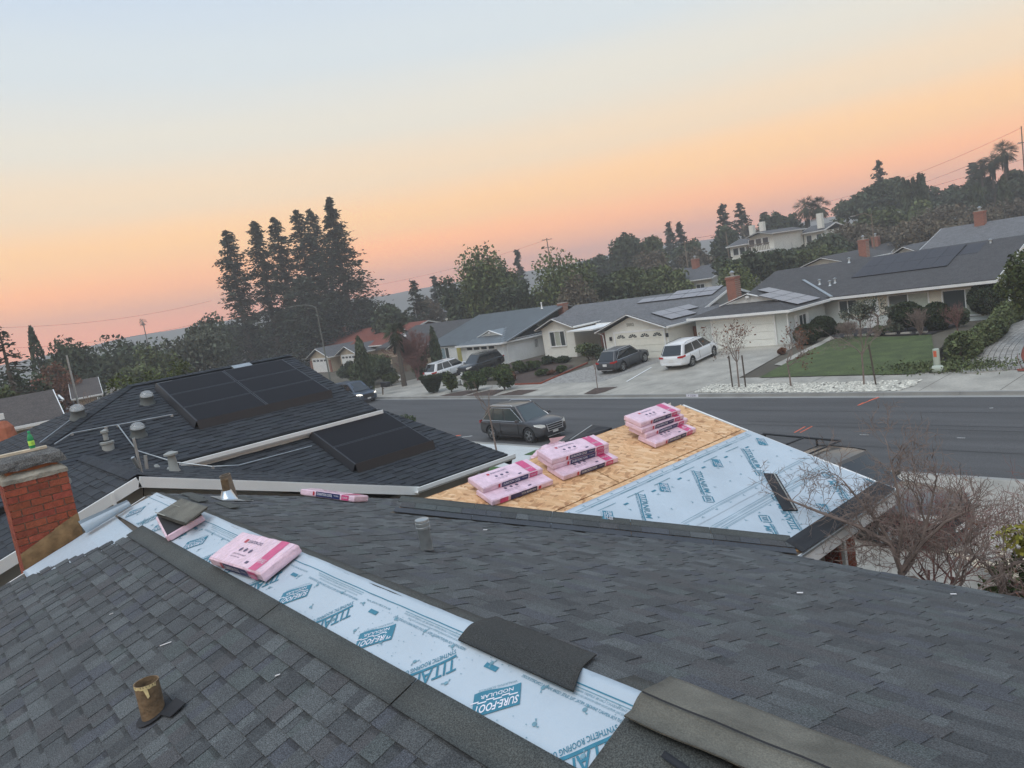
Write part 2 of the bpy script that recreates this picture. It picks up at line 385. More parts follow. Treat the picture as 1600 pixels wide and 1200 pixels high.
# near side of the street: pale concrete with squares of turf
patch('white_paving', pxg([(684, 690), (800, 697), (905, 706), (860, 760), (760, 800), (720, 760), (660, 705)]), .03, m_concn)
for q in (((698, 700), (727, 694.5), (743, 697), (716, 704)), ((819, 712), (838, 704), (862, 705), (846, 713))):
    patch('turf_square', pxg(q), .045, m_turf)
patch('small_lawn', pxg([(735, 750), (752, 728), (792, 733), (760, 760), (738, 762)]), .05, m_turf)
patch('driveway', pxg([(1442, 743), (1600, 753), (1640, 900), (1500, 930), (1300, 900), (1330, 800)]), .02, m_conc)
patch('garden_soil', [(-4.2, 7.5), (7, 7.5), (14, 10), (14, 15.5), (3, 15.2), (-2.0, 12.8), (-4.4, 11.0)], .05, m_mulch)
# ---------------------------------------------------------------- distant hills
hm = MB()
import itertools
def ridge(az): return .68*(46-18*(az-.47)/.93+3.5*math.sin(az*5.3+2)+2.5*math.sin(az*11+.5)+1.5*math.sin(az*29)+.7*math.sin(az*71))
NH = 220
for i in range(NH+1):
    az = math.radians(-60+170*i/NH)      # left of +Y
    rr = ridge(az)*(1.0 if az > .9 else .96)
    for k, (rad, h) in enumerate(((760, -14), (800, .35), (850, .78), (900, 1.0), (1000, .9))):
        hm.v.append((-math.sin(az)*rad, math.cos(az)*rad, (h*rr if k else -16)))
for i in range(NH):
    for k in range(4): hm.f.append((i*5+k, (i+1)*5+k, (i+1)*5+k+1, i*5+k+1)); hm.m.append(0); hm.t.append(1)
hm.obj('hills', m_hill, kind='structure', smooth='all')
# ================================================================ our house: roof being re-shingled
SL = .3371
YR, ZR = 1.95, 5.33           # main ridge, along x
XW, ZW = -7.74, 4.63          # wing ridge, along y
XL = -9.42
def A_(px, py, o=0): return hitp(px, py, (0, -SL, 1), (0, YR, ZR+o))
def B_(px, py, o=0): return hitp(px, py, (0, SL, 1), (0, YR, ZR+o))
def C_(px, py, o=0): return hitp(px, py, (SL, 0, 1), (XW, 0, ZW+o))
nA = Vector((0, -SL, 1)).normalized(); nB = Vector((0, SL, 1)).normalized(); nC = Vector((SL, 0, 1)).normalized()
cs = 1/math.sqrt(1+SL*SL)
dA = Vector((0, -1, -SL)).normalized(); dB = Vector((0, 1, -SL)).normalized(); dC = Vector((1, 0, -SL)).normalized()
TONES = [(.72, .73, .74), (.82, .83, .84), (.92, .93, .93), (1.0, 1.01, 1.0), (1.12, 1.15, 1.15), (1.25, 1.28, 1.27), (.95, .90, .90), (1.02, 1.10, 1.06), (.9, .92, 1.02), (1.38, 1.42, 1.42)]
def shingles(O, U, D, Nn, ulen, wlen, exp=.143, clip=None, seed=1, skip=None, thick=1.0, tones=TONES, wmin=.09, wmax=.30, start=0, band=True, ustep=None):
    """courses of laminated shingles; returns list of (mesh verts, faces, tones, centre)"""
    rr = random.Random(seed); O = Vector(O); out = []
    nrow = int(math.ceil(wlen/exp))
    for j in range(nrow):
        w0 = j*exp; w1 = min((j+1)*exp, wlen)
        u = -rr.uniform(0, .3); up_ = rr.random() < .5
        u0 = (ustep(j) if ustep else 0)
        while u < ulen:
            w = rr.uniform(wmin, wmax)*(1.15 if up_ else .85)
            a, b = max(u, u0), min(u+w, ulen)
            u += w
            if b-a > .01:
                poly = [(a, w0), (b, w0), (b, w1), (a, w1)]
                if clip: poly = clip_poly(poly, clip)
                if len(poly) >= 3 and not (skip and skip((a+b)/2, (w0+w1)/2)):
                    h1 = (.0135 if up_ else .0085)*thick; wear = rr.uniform(-.001, .0015)
                    def P(q):
                        t = (q[1]-w0)/exp
                        return O+U*q[0]+D*q[1]+Nn*(.002+(h1+wear-.002)*t+(.004*thick if up_ else 0)*(1-t))
                    top = [P(q) for q in poly]; n = len(top); bot = [p-Nn*.016*thick for p in top]
                    tn = rr.choice(tones)
                    vs = top+bot; fs = [tuple(range(n))]+[((i+1) % n, i, n+i, n+(i+1) % n) for i in range(n)]; tt = [tn]*(n+1)
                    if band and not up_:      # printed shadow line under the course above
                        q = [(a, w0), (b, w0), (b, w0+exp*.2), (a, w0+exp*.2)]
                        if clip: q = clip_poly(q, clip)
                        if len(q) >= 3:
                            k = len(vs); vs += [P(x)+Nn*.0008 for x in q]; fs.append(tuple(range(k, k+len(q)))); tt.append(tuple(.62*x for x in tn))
                    out.append((vs, fs, tt, sum(top, Vector())/n))
            up_ = not up_ if rr.random() < .86 else up_
    return out
def normal_fix(fs_first_n): pass
TA = [(.70, .71, .72), (.80, .81, .82), (.90, .91, .91), (.97, .98, .97), (1.05, 1.07, 1.07), (1.16, 1.19, 1.18), (.95, .90, .90), (1.0, 1.08, 1.04), (.90, .91, 1.0), (1.28, 1.32, 1.30), (1.0, 1.0, 1.0)]
house = thing('house', 'single storey house in the foreground with a roof being covered in grey shingles', 'house', (0, 0, 0))
roof = MB()
XRr = 7.0; YA = -4.2; YB = 7.0
zA = lambda y: ZR-SL*(YR-y); zB = lambda y: ZR-SL*(y-YR); zC = lambda x: ZW-SL*(x-XW)
e_ = -.022
roof.slab([(XL, YA, zA(YA)+e_), (XRr, YA, zA(YA)+e_), (XRr, YR, ZR+e_), (XL, YR, ZR+e_)], nA, .14)
roof.slab([(XL, YR, ZR+e_), (XRr, YR, ZR+e_), (XRr, YB, zB(YB)+e_), (XL, YB, zB(YB)+e_)], nB, .14)
XE = -4.4; YF = 9.86; XLW = -9.55
sub = -.022
roof.slab([(XW, 3.4, ZW+sub), (XE, 3.4, zC(XE)+sub), (XE, YF, zC(XE)+sub), (XW, YF, ZW+sub)], nC, .12)
roof.slab([(XLW, 3.4, ZW-SL*(XW-XLW)+sub), (XW, 3.4, ZW+sub), (XW, YF, ZW+sub), (XLW, YF, ZW-SL*(XW-XLW)+sub)], Vector((-SL, 0, 1)), .12)
roof_o = roof.obj('roof', M('roof_deck_edge', (.12, .10, .08), .9), house)
cand = []
# slope towards the camera: courses below the plain top band, left end stepped where the work stopped
stepx = lambda j: max(0, .98-.125*j-(.04 if j % 2 else 0))
y_top = 1.455
A_off = (YR-y_top)/cs
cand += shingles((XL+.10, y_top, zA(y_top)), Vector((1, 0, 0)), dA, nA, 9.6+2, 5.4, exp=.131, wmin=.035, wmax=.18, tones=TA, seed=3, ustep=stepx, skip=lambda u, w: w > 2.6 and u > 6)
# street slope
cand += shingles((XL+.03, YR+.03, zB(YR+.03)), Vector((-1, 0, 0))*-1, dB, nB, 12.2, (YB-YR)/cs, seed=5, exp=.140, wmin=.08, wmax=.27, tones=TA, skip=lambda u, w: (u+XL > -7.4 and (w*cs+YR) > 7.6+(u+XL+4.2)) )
def facing(o):
    return o
def vis(c):
    x, y = PJ(c); return -40 < x < 1640 and 300 < y < 1240
def covered(c):   # under the wing roof
    return c.y > YR and ((c.x > XW and c.x < XE and zC(c.x) > c.z+.02 and c.y > 4.4) or (c.x <= XW and ZW-SL*(XW-c.x) > c.z+.02 and c.y > 4.4))
inview = [q for q in cand if vis(q[3]) and not covered(q[3])]; rest_ = [q for q in cand if not vis(q[3]) and not covered(q[3]) and q[3].z > 0]
inview.sort(key=lambda q: (q[3]-CP).length)
hot = inview[:295]; cold = inview[295:]+rest_
ma = m_shA
for vs, fs, tt, c in hot:
    b = MB(); k = 0
    for f, t in zip(fs, tt): b.f.append(f); b.m.append(0); b.t.append(t)
    b.v = [tuple(p) for p in vs]; b.obj('shingle', ma, roof_o)
b = MB()
for vs, fs, tt, c in cold:
    k = len(b.v); b.v += [tuple(p) for p in vs]
    for f, t in zip(fs, tt): b.f.append(tuple(k+i for i in f)); b.m.append(0); b.t.append(t)
b.obj('shingle_courses', ma, roof_o, kind='stuff')
# ---- plain nailing band along the top course of the near slope (separate shingles butted end to end)
def sheet(name, mat, P, nrm, U, V, nu, nv, th=.004, disp=None, parent=house, smooth='all', **k):
    """cloth like sheet through the four corners P, subdivided, with optional displacement along the normal"""
    P = [Vector(p) for p in P]; mb = MB(); nrm = Vector(nrm).normalized()
    for s_ in (1, 0):
        for j in range(nv+1):
            for i in range(nu+1):
                q = P[0].lerp(P[1], i/nu).lerp(P[3].lerp(P[2], i/nu), j/nv)
                mb.v.append(tuple(q+nrm*((disp(q) if disp else 0)+(th if s_ else 0))))
    n1 = (nu+1)*(nv+1)
    for j in range(nv):
        for i in range(nu):
            a = j*(nu+1)+i; f = (a, a+1, a+nu+2, a+nu+1); mb.f.append(f); mb.m.append(0); mb.t.append(1)
    for i in range(nu):
        for j in (0, nv):
            a = j*(nu+1)+i; mb.f.append((a, a+1, n1+a+1, n1+a)); mb.m.append(0); mb.t.append(1)
    for j in range(nv):
        for i in (0, nu):
            a = j*(nu+1)+i; mb.f.append((a, a+nu+1, n1+a+nu+1, n1+a)); mb.m.append(0); mb.t.append(1)
    return mb.obj(name, mat, parent, smooth=smooth, **k)
def onA(x, y, o=0): return Vector((x, y, zA(y)))+nA*o
def onB(x, y, o=0): return Vector((x, y, zB(y)))+nB*o
def onC(x, y, o=0): return Vector((x, y, zC(x)))+nC*o
bt = 1.602
xb = [-8.27, A_(437, 948).x, A_(649, 1070).x, -1.15, 1.2]
for i in range(4):
    yy = bt-.0
    sheet('shingle_band', m_band, [onA(xb[i]+.004, 1.440, .018), onA(xb[i+1]-.004, 1.440, .018), onA(xb[i+1]-.004, yy, .014), onA(xb[i]+.004, yy, .014)], nA, None, None, 8, 3, .004,
          disp=lambda q: .003*noise.noise(q*1.5+Vector((i*9, 0, 0))))
# ---- underlayment lying along the ridge
def dispA(q): return .009*noise.noise(Vector((q.x*2.2, q.y*5, 3)))+.004*noise.noise(Vector((q.x*7+q.y*6, q.y*3, 1)))+.010*max(0, noise.noise(Vector((q.x*.9, 4, 1))))
xs0 = -9.3
und = sheet('underlayment', m_udl, [onA(xs0, 1.57, .001), onA(-1.80, 1.57, .001), onA(-1.88, YR+.03, .004), onA(xs0+.12, YR+.05, .004)], nA, None, None, 150, 12, .0015, disp=dispA)
# left stretch reaches down to the chimney
UM = [m_udl, m_udlin, m_udlfine, m_letw]
def rotflat(fl, u, v, a=-42):
    a = math.radians(a); g = Flat(fl.p(u, v)-fl.N*(fl.l+(fl.d(fl.O+fl.U*u+fl.V*v) if fl.d else 0)), fl.U*math.cos(a)+fl.V*math.sin(a), fl.V*math.cos(a)-fl.U*math.sin(a), fl.N, fl.l, fl.d); return g
def logo(mb, fl0, u0, v0, a=-42, k=1.0, h_=1.0):
    """word mark printed askew across the roll; (u0, v0) is the start of its baseline"""
    fl = rotflat(fl0, u0, v0, a)
    for i in range(16):
        p = i/16; q = (i+1)/16; h = lambda t: .006*math.sin(t*math.pi*2)
        mb.face([fl.p(p*.66*k, (-.022+h(p))*h_), fl.p(q*.66*k, (-.022+h(q))*h_), fl.p(q*.66*k, (-.006+h(q))*h_), fl.p(p*.66*k, (-.006+h(p))*h_)], 1)
    fl.text(mb, 'TITANIUM', .012*k, 0, .60*k, .080*h_, 1, .18, .012)
    fl.text(mb, 'SYNTHETIC ROOFING UNDERLAYMENT', 0, -.056*h_, .66*k, .027*h_, 1, .1, .01)
    fl.rect(mb, .70*k, -.058*h_, .84*k, -.042*h_, 1); fl.rect(mb, .70*k, .064*h_, .84*k, .080*h_, 1)
    fl.rect(mb, .685*k, -.040*h_, .70*k, .062*h_, 1); fl.rect(mb, .84*k, -.040*h_, .855*k, .062*h_, 1); fl.text(mb, 'UDL', .715*k, -.024*h_, .11*k, .07*h_, 1, .1, .02)
def sure(mb, fl0, u0, v0, a=-42, k=1.0):
    fl = rotflat(fl0, u0, v0, a); n = 10
    for i in range(n):
        p = i/n; q = (i+1)/n; h = lambda t: .007*math.sin(t*math.pi*1.6+.6)
        mb.face([fl.p(p*.23*k, h(p)), fl.p(q*.23*k, h(q)), fl.p(q*.23*k, .13*k), fl.p(p*.23*k, .13*k)], 1)
    g = Flat(fl.O, fl.U, fl.V, fl.N, fl.l+.0012, fl.d)
    g.text(mb, 'SURE-FOOT', .006*k, .072*k, .218*k, .046*k, 3, .2, .02)
    for i in range(3): g.rect(mb, (.012+i*.076)*k, .056*k, (.055+i*.076)*k, .063*k, 3); g.rect(mb, (.050+i*.076)*k, .047*k, (.090+i*.076)*k, .054*k, 3)
    g.text(mb, 'NODULAR', .035*k, .018*k, .16*k, .022*k, 3, 0, .01)
    fl.text(mb, 'WALKING SURFACE', .02*k, -.020*k, .19*k, .013*k, 2)
def prt(par, cuts, fn, *a):
    m = MB(); fn(m, *a); o = m.obj('logo_print', UM, par)
    for co, no in cuts: bisect(o, co, no)
    if not len(o.data.polygons): bpy.data.objects.remove(o)
CA_ = [((0, 1.59, 0), (0, -1, 0))]
def cap_mark(mb, fl, u, v, rr, mi=2):
    r = .0115; g = fl
    pts = [g.p(u+r*math.cos(t*math.pi/5), v+r*math.sin(t*math.pi/5)) for t in range(10)]
    mb.face(pts, mi); g2 = .007
    a = rr.uniform(0, 6.28); 
    for k2 in range(2):
        a2 = a+2.2*k2; c_, s_ = math.cos(a2), math.sin(a2)
        mb.face([g.p(u+c_*.012, v+s_*.012), g.p(u+c_*.026-s_*.008, v+s_*.026+c_*.008), g.p(u+c_*.028, v+s_*.028), g.p(u+c_*.013+s_*.003, v+s_*.013-c_*.003)], mi)
def fineprint(mb, fl, u, v, L, rr):
    """u runs along the roll; edge lines and small print"""
    fl.rect(mb, u, v, u+L, v+.006, 1)
    w = u
    while w < u+L-.9:
        fl.rect(mb, w, v-.016, w+.62, v-.012, 2)
        fl.text(mb, 'WARNING THIS PRODUCT CAN BE SLIPPERY WHEN WET OR COVERED WITH FROST', w, v-.034, .60, .011, 2)
        fl.text(mb, 'ALWAYS USE FALL PROTECTION WHEN WORKING ON A ROOF AND FOLLOW ALL LOCAL CODES', w+.03, v-.052, .52, .010, 2)
        fl.text(mb, 'UNDERLAYMENT FOR ASPHALT SHINGLES, METAL, TILE, SLATE, CEDAR SHAKE & CONCRETE ROOFS', w-.02, v-.084, .68, .017, 1)
        w += 1.11
        if w < u+L-.6:
            fl.text(mb, 'INTERWRAP', w-.36, v-.05, .28, .012, 2); fl.rect(mb, w-.30, v-.115, w-.21, v-.088, 1)
pr = MB()
flA = Flat(onA(0, YR, .004), -dA*-1, (1, 0, 0), nA, .0035, dispA)   # u: down slope, v: +x
flA.O = onA(0, YR, .004)
t0_ = A_(714, 1028); per = A_(714, 1028).x-A_(557, 946).x
for i in range(-5, 3): prt(und, CA_, logo, flA, (YR-t0_.y)/cs, t0_.x+per*i, -36, .68, 1.12)
s0_ = A_(818, 1072)
for i in range(-6, 2): prt(und, CA_, sure, flA, (YR-s0_.y)/cs-.01, s0_.x+per*i-.02, -48)
flE = Flat(onA(0, YR, .004), (-1, 0, 0), dA*1, nA, .0035, dispA)
# fine print reads along the roll, letters upside down from the camera
flE = Flat(onA(-1.85, YR, .004), (-1, 0, 0), -dA, nA, .0035, dispA)
fineprint(pr, flE, 0.0, -.045, 7.4, R_)
rr = random.Random(4)
for i in range(24):
    for v, o in ((.13, 0), (.30, .15)):
        x = xs0+.4+i*.31+o+rr.uniform(-.04, .04)
        if x < -1.95: cap_mark(pr, flA, v+rr.uniform(-.015, .015), x, rr)
for i in range(700):   # foot grit
    x = rr.uniform(-8.8, -1.9); v = rr.uniform(.04, .42)
    if noise.noise(Vector((x*1.3, v*3, 7))) > -.1:
        r = rr.uniform(.001, .003); pr.face([flA.p(v-r, x-r), flA.p(v+r, x-r), flA.p(v+r, x+r), flA.p(v-r, x+r)], 2)
bisect(pr.obj('underlayment_print', UM, und, kind='stuff'), (0, 1.59, 0), (0, -1, 0))
# left end: sheet over the ridge end, curled down towards the chimney
dispL = lambda q: .02*noise.noise(Vector((q.x*3, q.y*3, 9)))+.008
lp_ = [A_(52, 889, .02), A_(120, 858, .02), A_(200, 800, .02), A_(245, 765, .0), A_(330, 812, 0), A_(215, 825, .012)]
gP = [A_(60, 890, .01), A_(232, 822, .01), A_(262, 778, .01), A_(128, 846, .03)]
sheet('underlayment', m_udl, [onA(-9.40, .60, .004), onA(-9.02, .60, .002), onA(-8.0, 1.50, .002), onA(-9.38, 1.55, .008)], nA, None, None, 24, 24, .0015, disp=lambda q: .004*noise.noise(q*4))
# rolled-up tail of the sheet beside the chimney
rl = MB(); a0 = A_(135, 833, .04); a1 = A_(205, 790, .04)
ax = (a1-a0).normalized(); sd = ax.cross(nA)
for i in range(17):
    t = -2.4+i/16*4.6; r = .085
    for s_, p in ((0, a0), (1, a1)): rl.v.append(tuple(p+sd*(r*math.sin(t)*(1-.35*s_))+nA*(r*(1-math.cos(t))*(1-.5*s_))))
for i in range(16): rl.f.append((2*i, 2*i+1, 2*i+3, 2*i+2)); rl.m.append(0); rl.t.append(1)
rl.obj('underlayment_curl', m_udl, und, smooth='all')
# ---- ridge piece draped over the ridge (dark) and the olive old felt further along
def drape(name, mat, x0, x1, yl, yr, th, wav=.006, x0b=None, x1b=None, lift=.008, seed=0, nu=14, over=.0, label=None, parent=house):
    """piece folded over the main ridge: yl metres down the near slope, yr down the street slope"""
    mb = MB(); nv = 14
    for s_ in (1, 0):
        for j in range(nv+1):
            t = j/nv; w = -yl+(yl+yr)*t
            for i in range(nu+1):
                u = i/nu
                xa = x0+(x0b-x0)*t if x0b is not None else x0; xb_ = x1+(x1b-x1)*t if x1b is not None else x1
                x = xa+(xb_-xa)*u
                z = ZR-SL*math.sqrt(w*w+.0016)*1.0
                n_ = noise.noise(Vector((x*3+seed, w*4, seed)))*wav
                ed = max(0, (-w/yl-.6)/.4)*over if w < 0 else 0
                mb.v.append((x, YR+w, z+lift+n_+ed+(th if s_ else 0)))
    n1 = (nu+1)*(nv+1)
    for j in range(nv):
        for i in range(nu):
            a = j*(nu+1)+i; mb.f.append((a, a+1, a+nu+2, a+nu+1)); mb.m.append(0); mb.t.append(1)
    rim = [(i, i+1) for i in range(nu)]+[(nv*(nu+1)+i, nv*(nu+1)+i+1) for i in range(nu)]+[(j*(nu+1), (j+1)*(nu+1)) for j in range(nv)]+[(j*(nu+1)+nu, (j+1)*(nu+1)+nu) for j in range(nv)]
    for a, b_ in rim: mb.f.append((a, b_, n1+b_, n1+a)); mb.m.append(0); mb.t.append(1)
    return mb.obj(name, mat, parent, smooth='all', label=label)
q0 = A_(725, 1000); q1 = A_(905, 1105); q2 = A_(745, 978)
drape('ridge_shingle', M('ridge_piece_granules', (.040, .042, .040), .93, .12, 3, .35, 160, noise_only=(.55, 200)), -3.01, -2.19, .105, .21, .007, x0b=-3.10, x1b=-2.36, lift=.030, wav=.004, label='dark ridge piece folded over the white underlayment')
# street-side edge strip of plain band beside the underlayment
for i in range(8):
    x0 = XL+.05+i*1.0
    if x0 > -2.4: break
    sheet('ridge_course', m_band, [onB(x0, YR+.012, .012), onB(x0+.992, YR+.012, .012), onB(x0+.992, YR+.15, .017), onB(x0, YR+.15, .017)], nB, None, None, 4, 2, .004, disp=lambda q: .002*noise.noise(q*3))
sheet('ridge_course', m_band, [onB(-2.1, YR+.012, .012), onB(-1.45, YR+.012, .012), onB(-1.45, YR+.16, .017), onB(-2.1, YR+.16, .017)], nB, None, None, 4, 2, .004)
p5 = A_(985, 1125)
drape('old_felt', m_oldf, -1.88, 1.6, .14, .27, .006, wav=.020, x0b=-1.99, x1b=1.6, lift=.030, seed=5, over=.035, nu=40, label='olive brown old felt folded along the ridge')
crk = MB(); pts = [Vector((-1.90+.11*i, YR+.012*noise.noise(Vector((i*.6, 1, 1))), ZR+.036+.016*noise.noise(Vector(((-1.90+.11*i)*3+5, 0, 5))))) for i in range(22)]
crk.tube(pts, .0045, 4).obj('felt_crease', m_black, house)
# tar strips and tabs under the felt edge
for i, (xa, xb_) in enumerate(((-1.66, -1.50), (-1.38, -.75), (-.62, .1))):
    sheet('sealant_strip', m_black, [onA(xa, YR-.19, .045), onA(xb_, YR-.21, .045), onA(xb_, YR-.185, .047), onA(xa, YR-.165, .047)], nA, None, None, 6, 2, .003, disp=lambda q: .012*noise.noise(Vector((q.x*3, 1, 3))))
for i, (x, w) in enumerate(((-1.90, .48), (-1.405, .36), (-1.03, .5), (-.52, .6))):
    sheet('cut_shingle', m_band, [onA(x, YR-.62, .018+.004*i), onA(x+w-.012, YR-.62, .018+.004*i), onA(x+w-.012, YR-.10, .022), onA(x, YR-.10, .022)], nA, None, None, 6, 6, .005, disp=lambda q: .006*noise.noise(q*2.5))
VX0, VY0 = C_(615, 800).x, C_(615, 800).y
# ---------------------------------------------------------------- wing: bare OSB, underlayment, courses along the valley
OSB = bpy.data.materials.new('osb_strands'); OSB.use_nodes = True; t = OSB.node_tree; N = t.nodes; L = t.links
b = N['Principled BSDF']; b.inputs['Roughness'].default_value = .8
g = N.new('ShaderNodeNewGeometry'); prev = None
cols = [((.60, .32, .15), (.78, .49, .26)), ((.40, .20, .09), (.70, .42, .21)), ((.64, .37, .18), (.82, .56, .33))]
for k, (ang, (ca, cb)) in enumerate(zip((.3, 1.35, 2.4), cols)):
    vr = N.new('ShaderNodeVectorRotate'); vr.rotation_type = 'Z_AXIS'; vr.inputs['Angle'].default_value = ang; L.new(g.outputs['Position'], vr.inputs['Vector'])
    mp = N.new('ShaderNodeMapping'); mp.inputs['Scale'].default_value = (8, 26, 5); mp.inputs['Location'].default_value = (k*3.3, k*1.7, 0); L.new(vr.outputs[0], mp.inputs[0])
    vo = N.new('ShaderNodeTexVoronoi'); vo.inputs['Scale'].default_value = 1.0; vo.inputs['Randomness'].default_value = 1; L.new(mp.outputs[0], vo.inputs['Vector'])
    sp = N.new('ShaderNodeSeparateColor'); L.new(vo.outputs['Color'], sp.inputs[0])
    mx = N.new('ShaderNodeMix'); mx.data_type = 'RGBA'; mx.inputs[6].default_value = (*ca, 1); mx.inputs[7].default_value = (*cb, 1); L.new(sp.outputs[0], mx.inputs[0])
    if prev is None: prev = mx.outputs[2]
    else:
        gt = N.new('ShaderNodeMath'); gt.operation = 'GREATER_THAN'; gt.inputs[1].default_value = .55; L.new(sp.outputs[1], gt.inputs[0])
        m2 = N.new('ShaderNodeMix'); m2.data_type = 'RGBA'; L.new(gt.outputs[0], m2.inputs[0]); L.new(prev, m2.inputs[6]); L.new(mx.outputs[2], m2.inputs[7]); prev = m2.outputs[2]
L.new(prev, b.inputs['Base Color'])
rr = random.Random(9)
rows = [(XW+.01, XW+1.19*cs-.008), (XW+1.19*cs+.008, XW+2.41*cs-.008), (XW+2.41*cs+.008, XE)]
for i, (x0, x1) in enumerate(rows):
    y = 3.6+(.9 if i % 2 == 0 else -.3)
    yv0 = 3.6
    while y < YF:
        y2 = min(y+2.44, YF)
        MB().slab([onC(x0, y+.010, -.004+rr.uniform(-.001, .0015)), onC(x1, y+.010, -.004), onC(x1, y2-.010, -.004+rr.uniform(-.001, .002)), onC(x0, y2-.010, -.004)], nC, .012).obj('osb_sheet', OSB, house)
        y = y2
    if i == 0 or True:
        yy = 3.6+(.9 if i % 2 == 0 else -.3)
        if yy > 3.6: MB().slab([onC(x0, 3.6, -.004), onC(x1, 3.6, -.004), onC(x1, yy-.004, -.004), onC(x0, yy-.004, -.004)], nC, .012).obj('osb_sheet', OSB, house)
MB().slab([(XLW, 3.6, ZW-SL*(XW-XLW)-.004), (XW-.01, 3.6, ZW-.004), (XW-.01, YF, ZW-.004), (XLW, YF, ZW-SL*(XW-XLW)-.004)], Vector((-SL, 0, 1)), .012).obj('osb_sheet', OSB, house)
for o in [o for o in bpy.data.objects if o.name.startswith('osb_sheet')]:
    if o.data.vertices[0].co.x >= XW-.02: bisect(o, (VX0, VY0+.10, 0), (.97, -1, 0))
    else: bisect(o, (VX0, VY0+.06, 0), (-.97, -1, 0))
    if not len(o.data.polygons): bpy.data.objects.remove(o)
# nail dots
nd = MB()
for i in range(5):
    x = XW+.08+i*.61*cs if i else XW+.06
    for k in range(40):
        p = onC(XW+.1+rr.uniform(0, 1.1), 4.6+k*.135, .0); r = .004
        nd.face([p+nC*.0015+Vector((-r, -r, r*SL)), p+nC*.0015+Vector((r, -r, -r*SL)), p+nC*.0015+Vector((r, r, -r*SL)), p+nC*.0015+Vector((-r, r, r*SL))])
    break
nd.obj('nail_heads', m_black, house, kind='stuff')
def dispC(q): return .007*noise.noise(Vector((q.x*1.6+q.y*.9, q.y*1.2, 5)))+.005*noise.noise(Vector((q.x*5+q.y*1.5, q.y*2.2, 2)))+.0045*noise.noise(Vector((q.x*3+q.y*11, q.y*3-q.x*4, 8)))+.004
val = lambda x: 4.33+(x-XW)*1.0-.0     # valley line y(x)
def valy(x): return VY0+(x-VX0)*.97
# lower sheet, then upper sheet lapping over it
xu0 = -6.52; xu1 = -5.40
def sheetC(name, x0, x1, o, yoff0=.0, y1=YF, nu=26, nv=60):
    mb = MB()
    for j in range(nv+1):
        for i in range(nu+1):
            x = x0+(x1-x0)*i/nu; ya = valy(x)+.42+yoff0; yb = y1+.02
            y = ya+(yb-ya)*j/nv; p = onC(x, y, o); mb.v.append(tuple(p+nC*dispC(p)))
    for j in range(nv):
        for i in range(nu): a = j*(nu+1)+i; mb.f.append((a, a+1, a+nu+2, a+nu+1)); mb.m.append(0); mb.t.append(1)
    k = len(mb.v)
    for j in range(nv+1):     # thickness at the upper edge
        mb.v.append(tuple(Vector(mb.v[j*(nu+1)])-nC*.006))
    for j in range(nv): a = j*(nu+1); mb.f.append((a, a+nu+1, k+j+1, k+j)); mb.m.append(0); mb.t.append(1)
    return mb.obj(name, m_udl, house, smooth='all')
lowS = sheetC('underlayment', -5.62, XE+.02, .004)
uppS = sheetC('underlayment', xu0, xu1, .009)
# valley sheet (bluish, beside the bare boards)
vs_ = MB(); nseg = 34
for i in range(nseg+1):
    x = VX0+.05+(xu0+.55-VX0)*i/nseg
    for o in (.10, .30, .46+.035*math.sin(i*.7)):
        p = onC(x-.0, valy(x)+o+.0, .004); vs_.v.append(tuple(p+nC*(.003+.003*noise.noise(p*4))))
for i in range(nseg):
    for k in range(2): a = i*3+k; vs_.f.append((a, a+3, a+4, a+1)); vs_.m.append(0); vs_.t.append(1)
vsO = vs_.obj('underlayment', m_udl, house, smooth='all')
CC_ = [((VX0, VY0+.40, 0), (.97, -1, 0)), ((0, YF, 0), (0, 1, 0))]
pc = MB()
flU = Flat(onC(XW, 0, .009), dC, (0, 1, 0), nC, .004, dispC)     # u down the slope from the ridge, v along +y
uX = lambda x: (x-XW)/cs
for q in ((998, 772), (1085, 737), (1162, 702), (1234, 668)):
    q = C_(*q); prt(uppS, CC_, logo, flU, uX(q.x), q.y)
for q in ((940, 800), (1028, 756), (1110, 719), (1180, 686)):
    q = C_(*q); prt(uppS, CC_, sure, flU, uX(q.x), q.y)
def linesC(x, mi=2):
    for dx, w in ((0, .006), (.03, .004), (.045, .004)):
        y0 = valy(x)+.55; y1 = YF-.1
        y = y0
        while y < y1:
            flU.rect2 = None
            y2 = min(y+.4, y1)
            pc.face([flU.p(uX(x+dx), y), flU.p(uX(x+dx)+w, y), flU.p(uX(x+dx)+w, y2), flU.p(uX(x+dx), y2)], mi); y = y2
linesC(-6.44); linesC(-5.55)
rr = random.Random(12)
for x, y in [(-6.47, .26*i) for i in range(30)]+[(-6.1+rr.uniform(-.03, .03), .31*i) for i in range(26)]+[(-5.78+rr.uniform(-.03, .03), .31*i+.15) for i in range(26)]+[(-5.47, .3*i) for i in range(26)]:
    yy = valy(x)+.5+y
    if yy < YF-.06: cap_mark(pc, flU, uX(x), yy, rr)
for i in range(9):     # small-print blocks beside the edge lines
    y = valy(-6.35)+.7+i*.55
    if y < YF-.5: 
        for dx in (-.05, .06): pc.face([flU.p(uX(-6.36+dx), y), flU.p(uX(-6.36+dx)+.012, y), flU.p(uX(-6.36+dx)+.012, y+.33), flU.p(uX(-6.36+dx), y+.33)], 2)
        pc.face([flU.p(uX(-6.22), y+.38), flU.p(uX(-6.22)+.03, y+.38), flU.p(uX(-6.22)+.03, y+.46), flU.p(uX(-6.22), y+.46)], 1)
bisect(bisect(pc.obj('underlayment_print', UM, uppS, kind='stuff'), (VX0, VY0+.40, 0), (.97, -1, 0)), (0, YF, 0), (0, 1, 0))
pl_ = MB(); flU.O = onC(XW, 0, .004); pc = pl_
linesC(-5.30); linesC(-5.22)
flW = Flat(onC(XE, 0, .004), -dC, (0, -1, 0), nC, .004, dispC)    # lower sheet printed the other way round
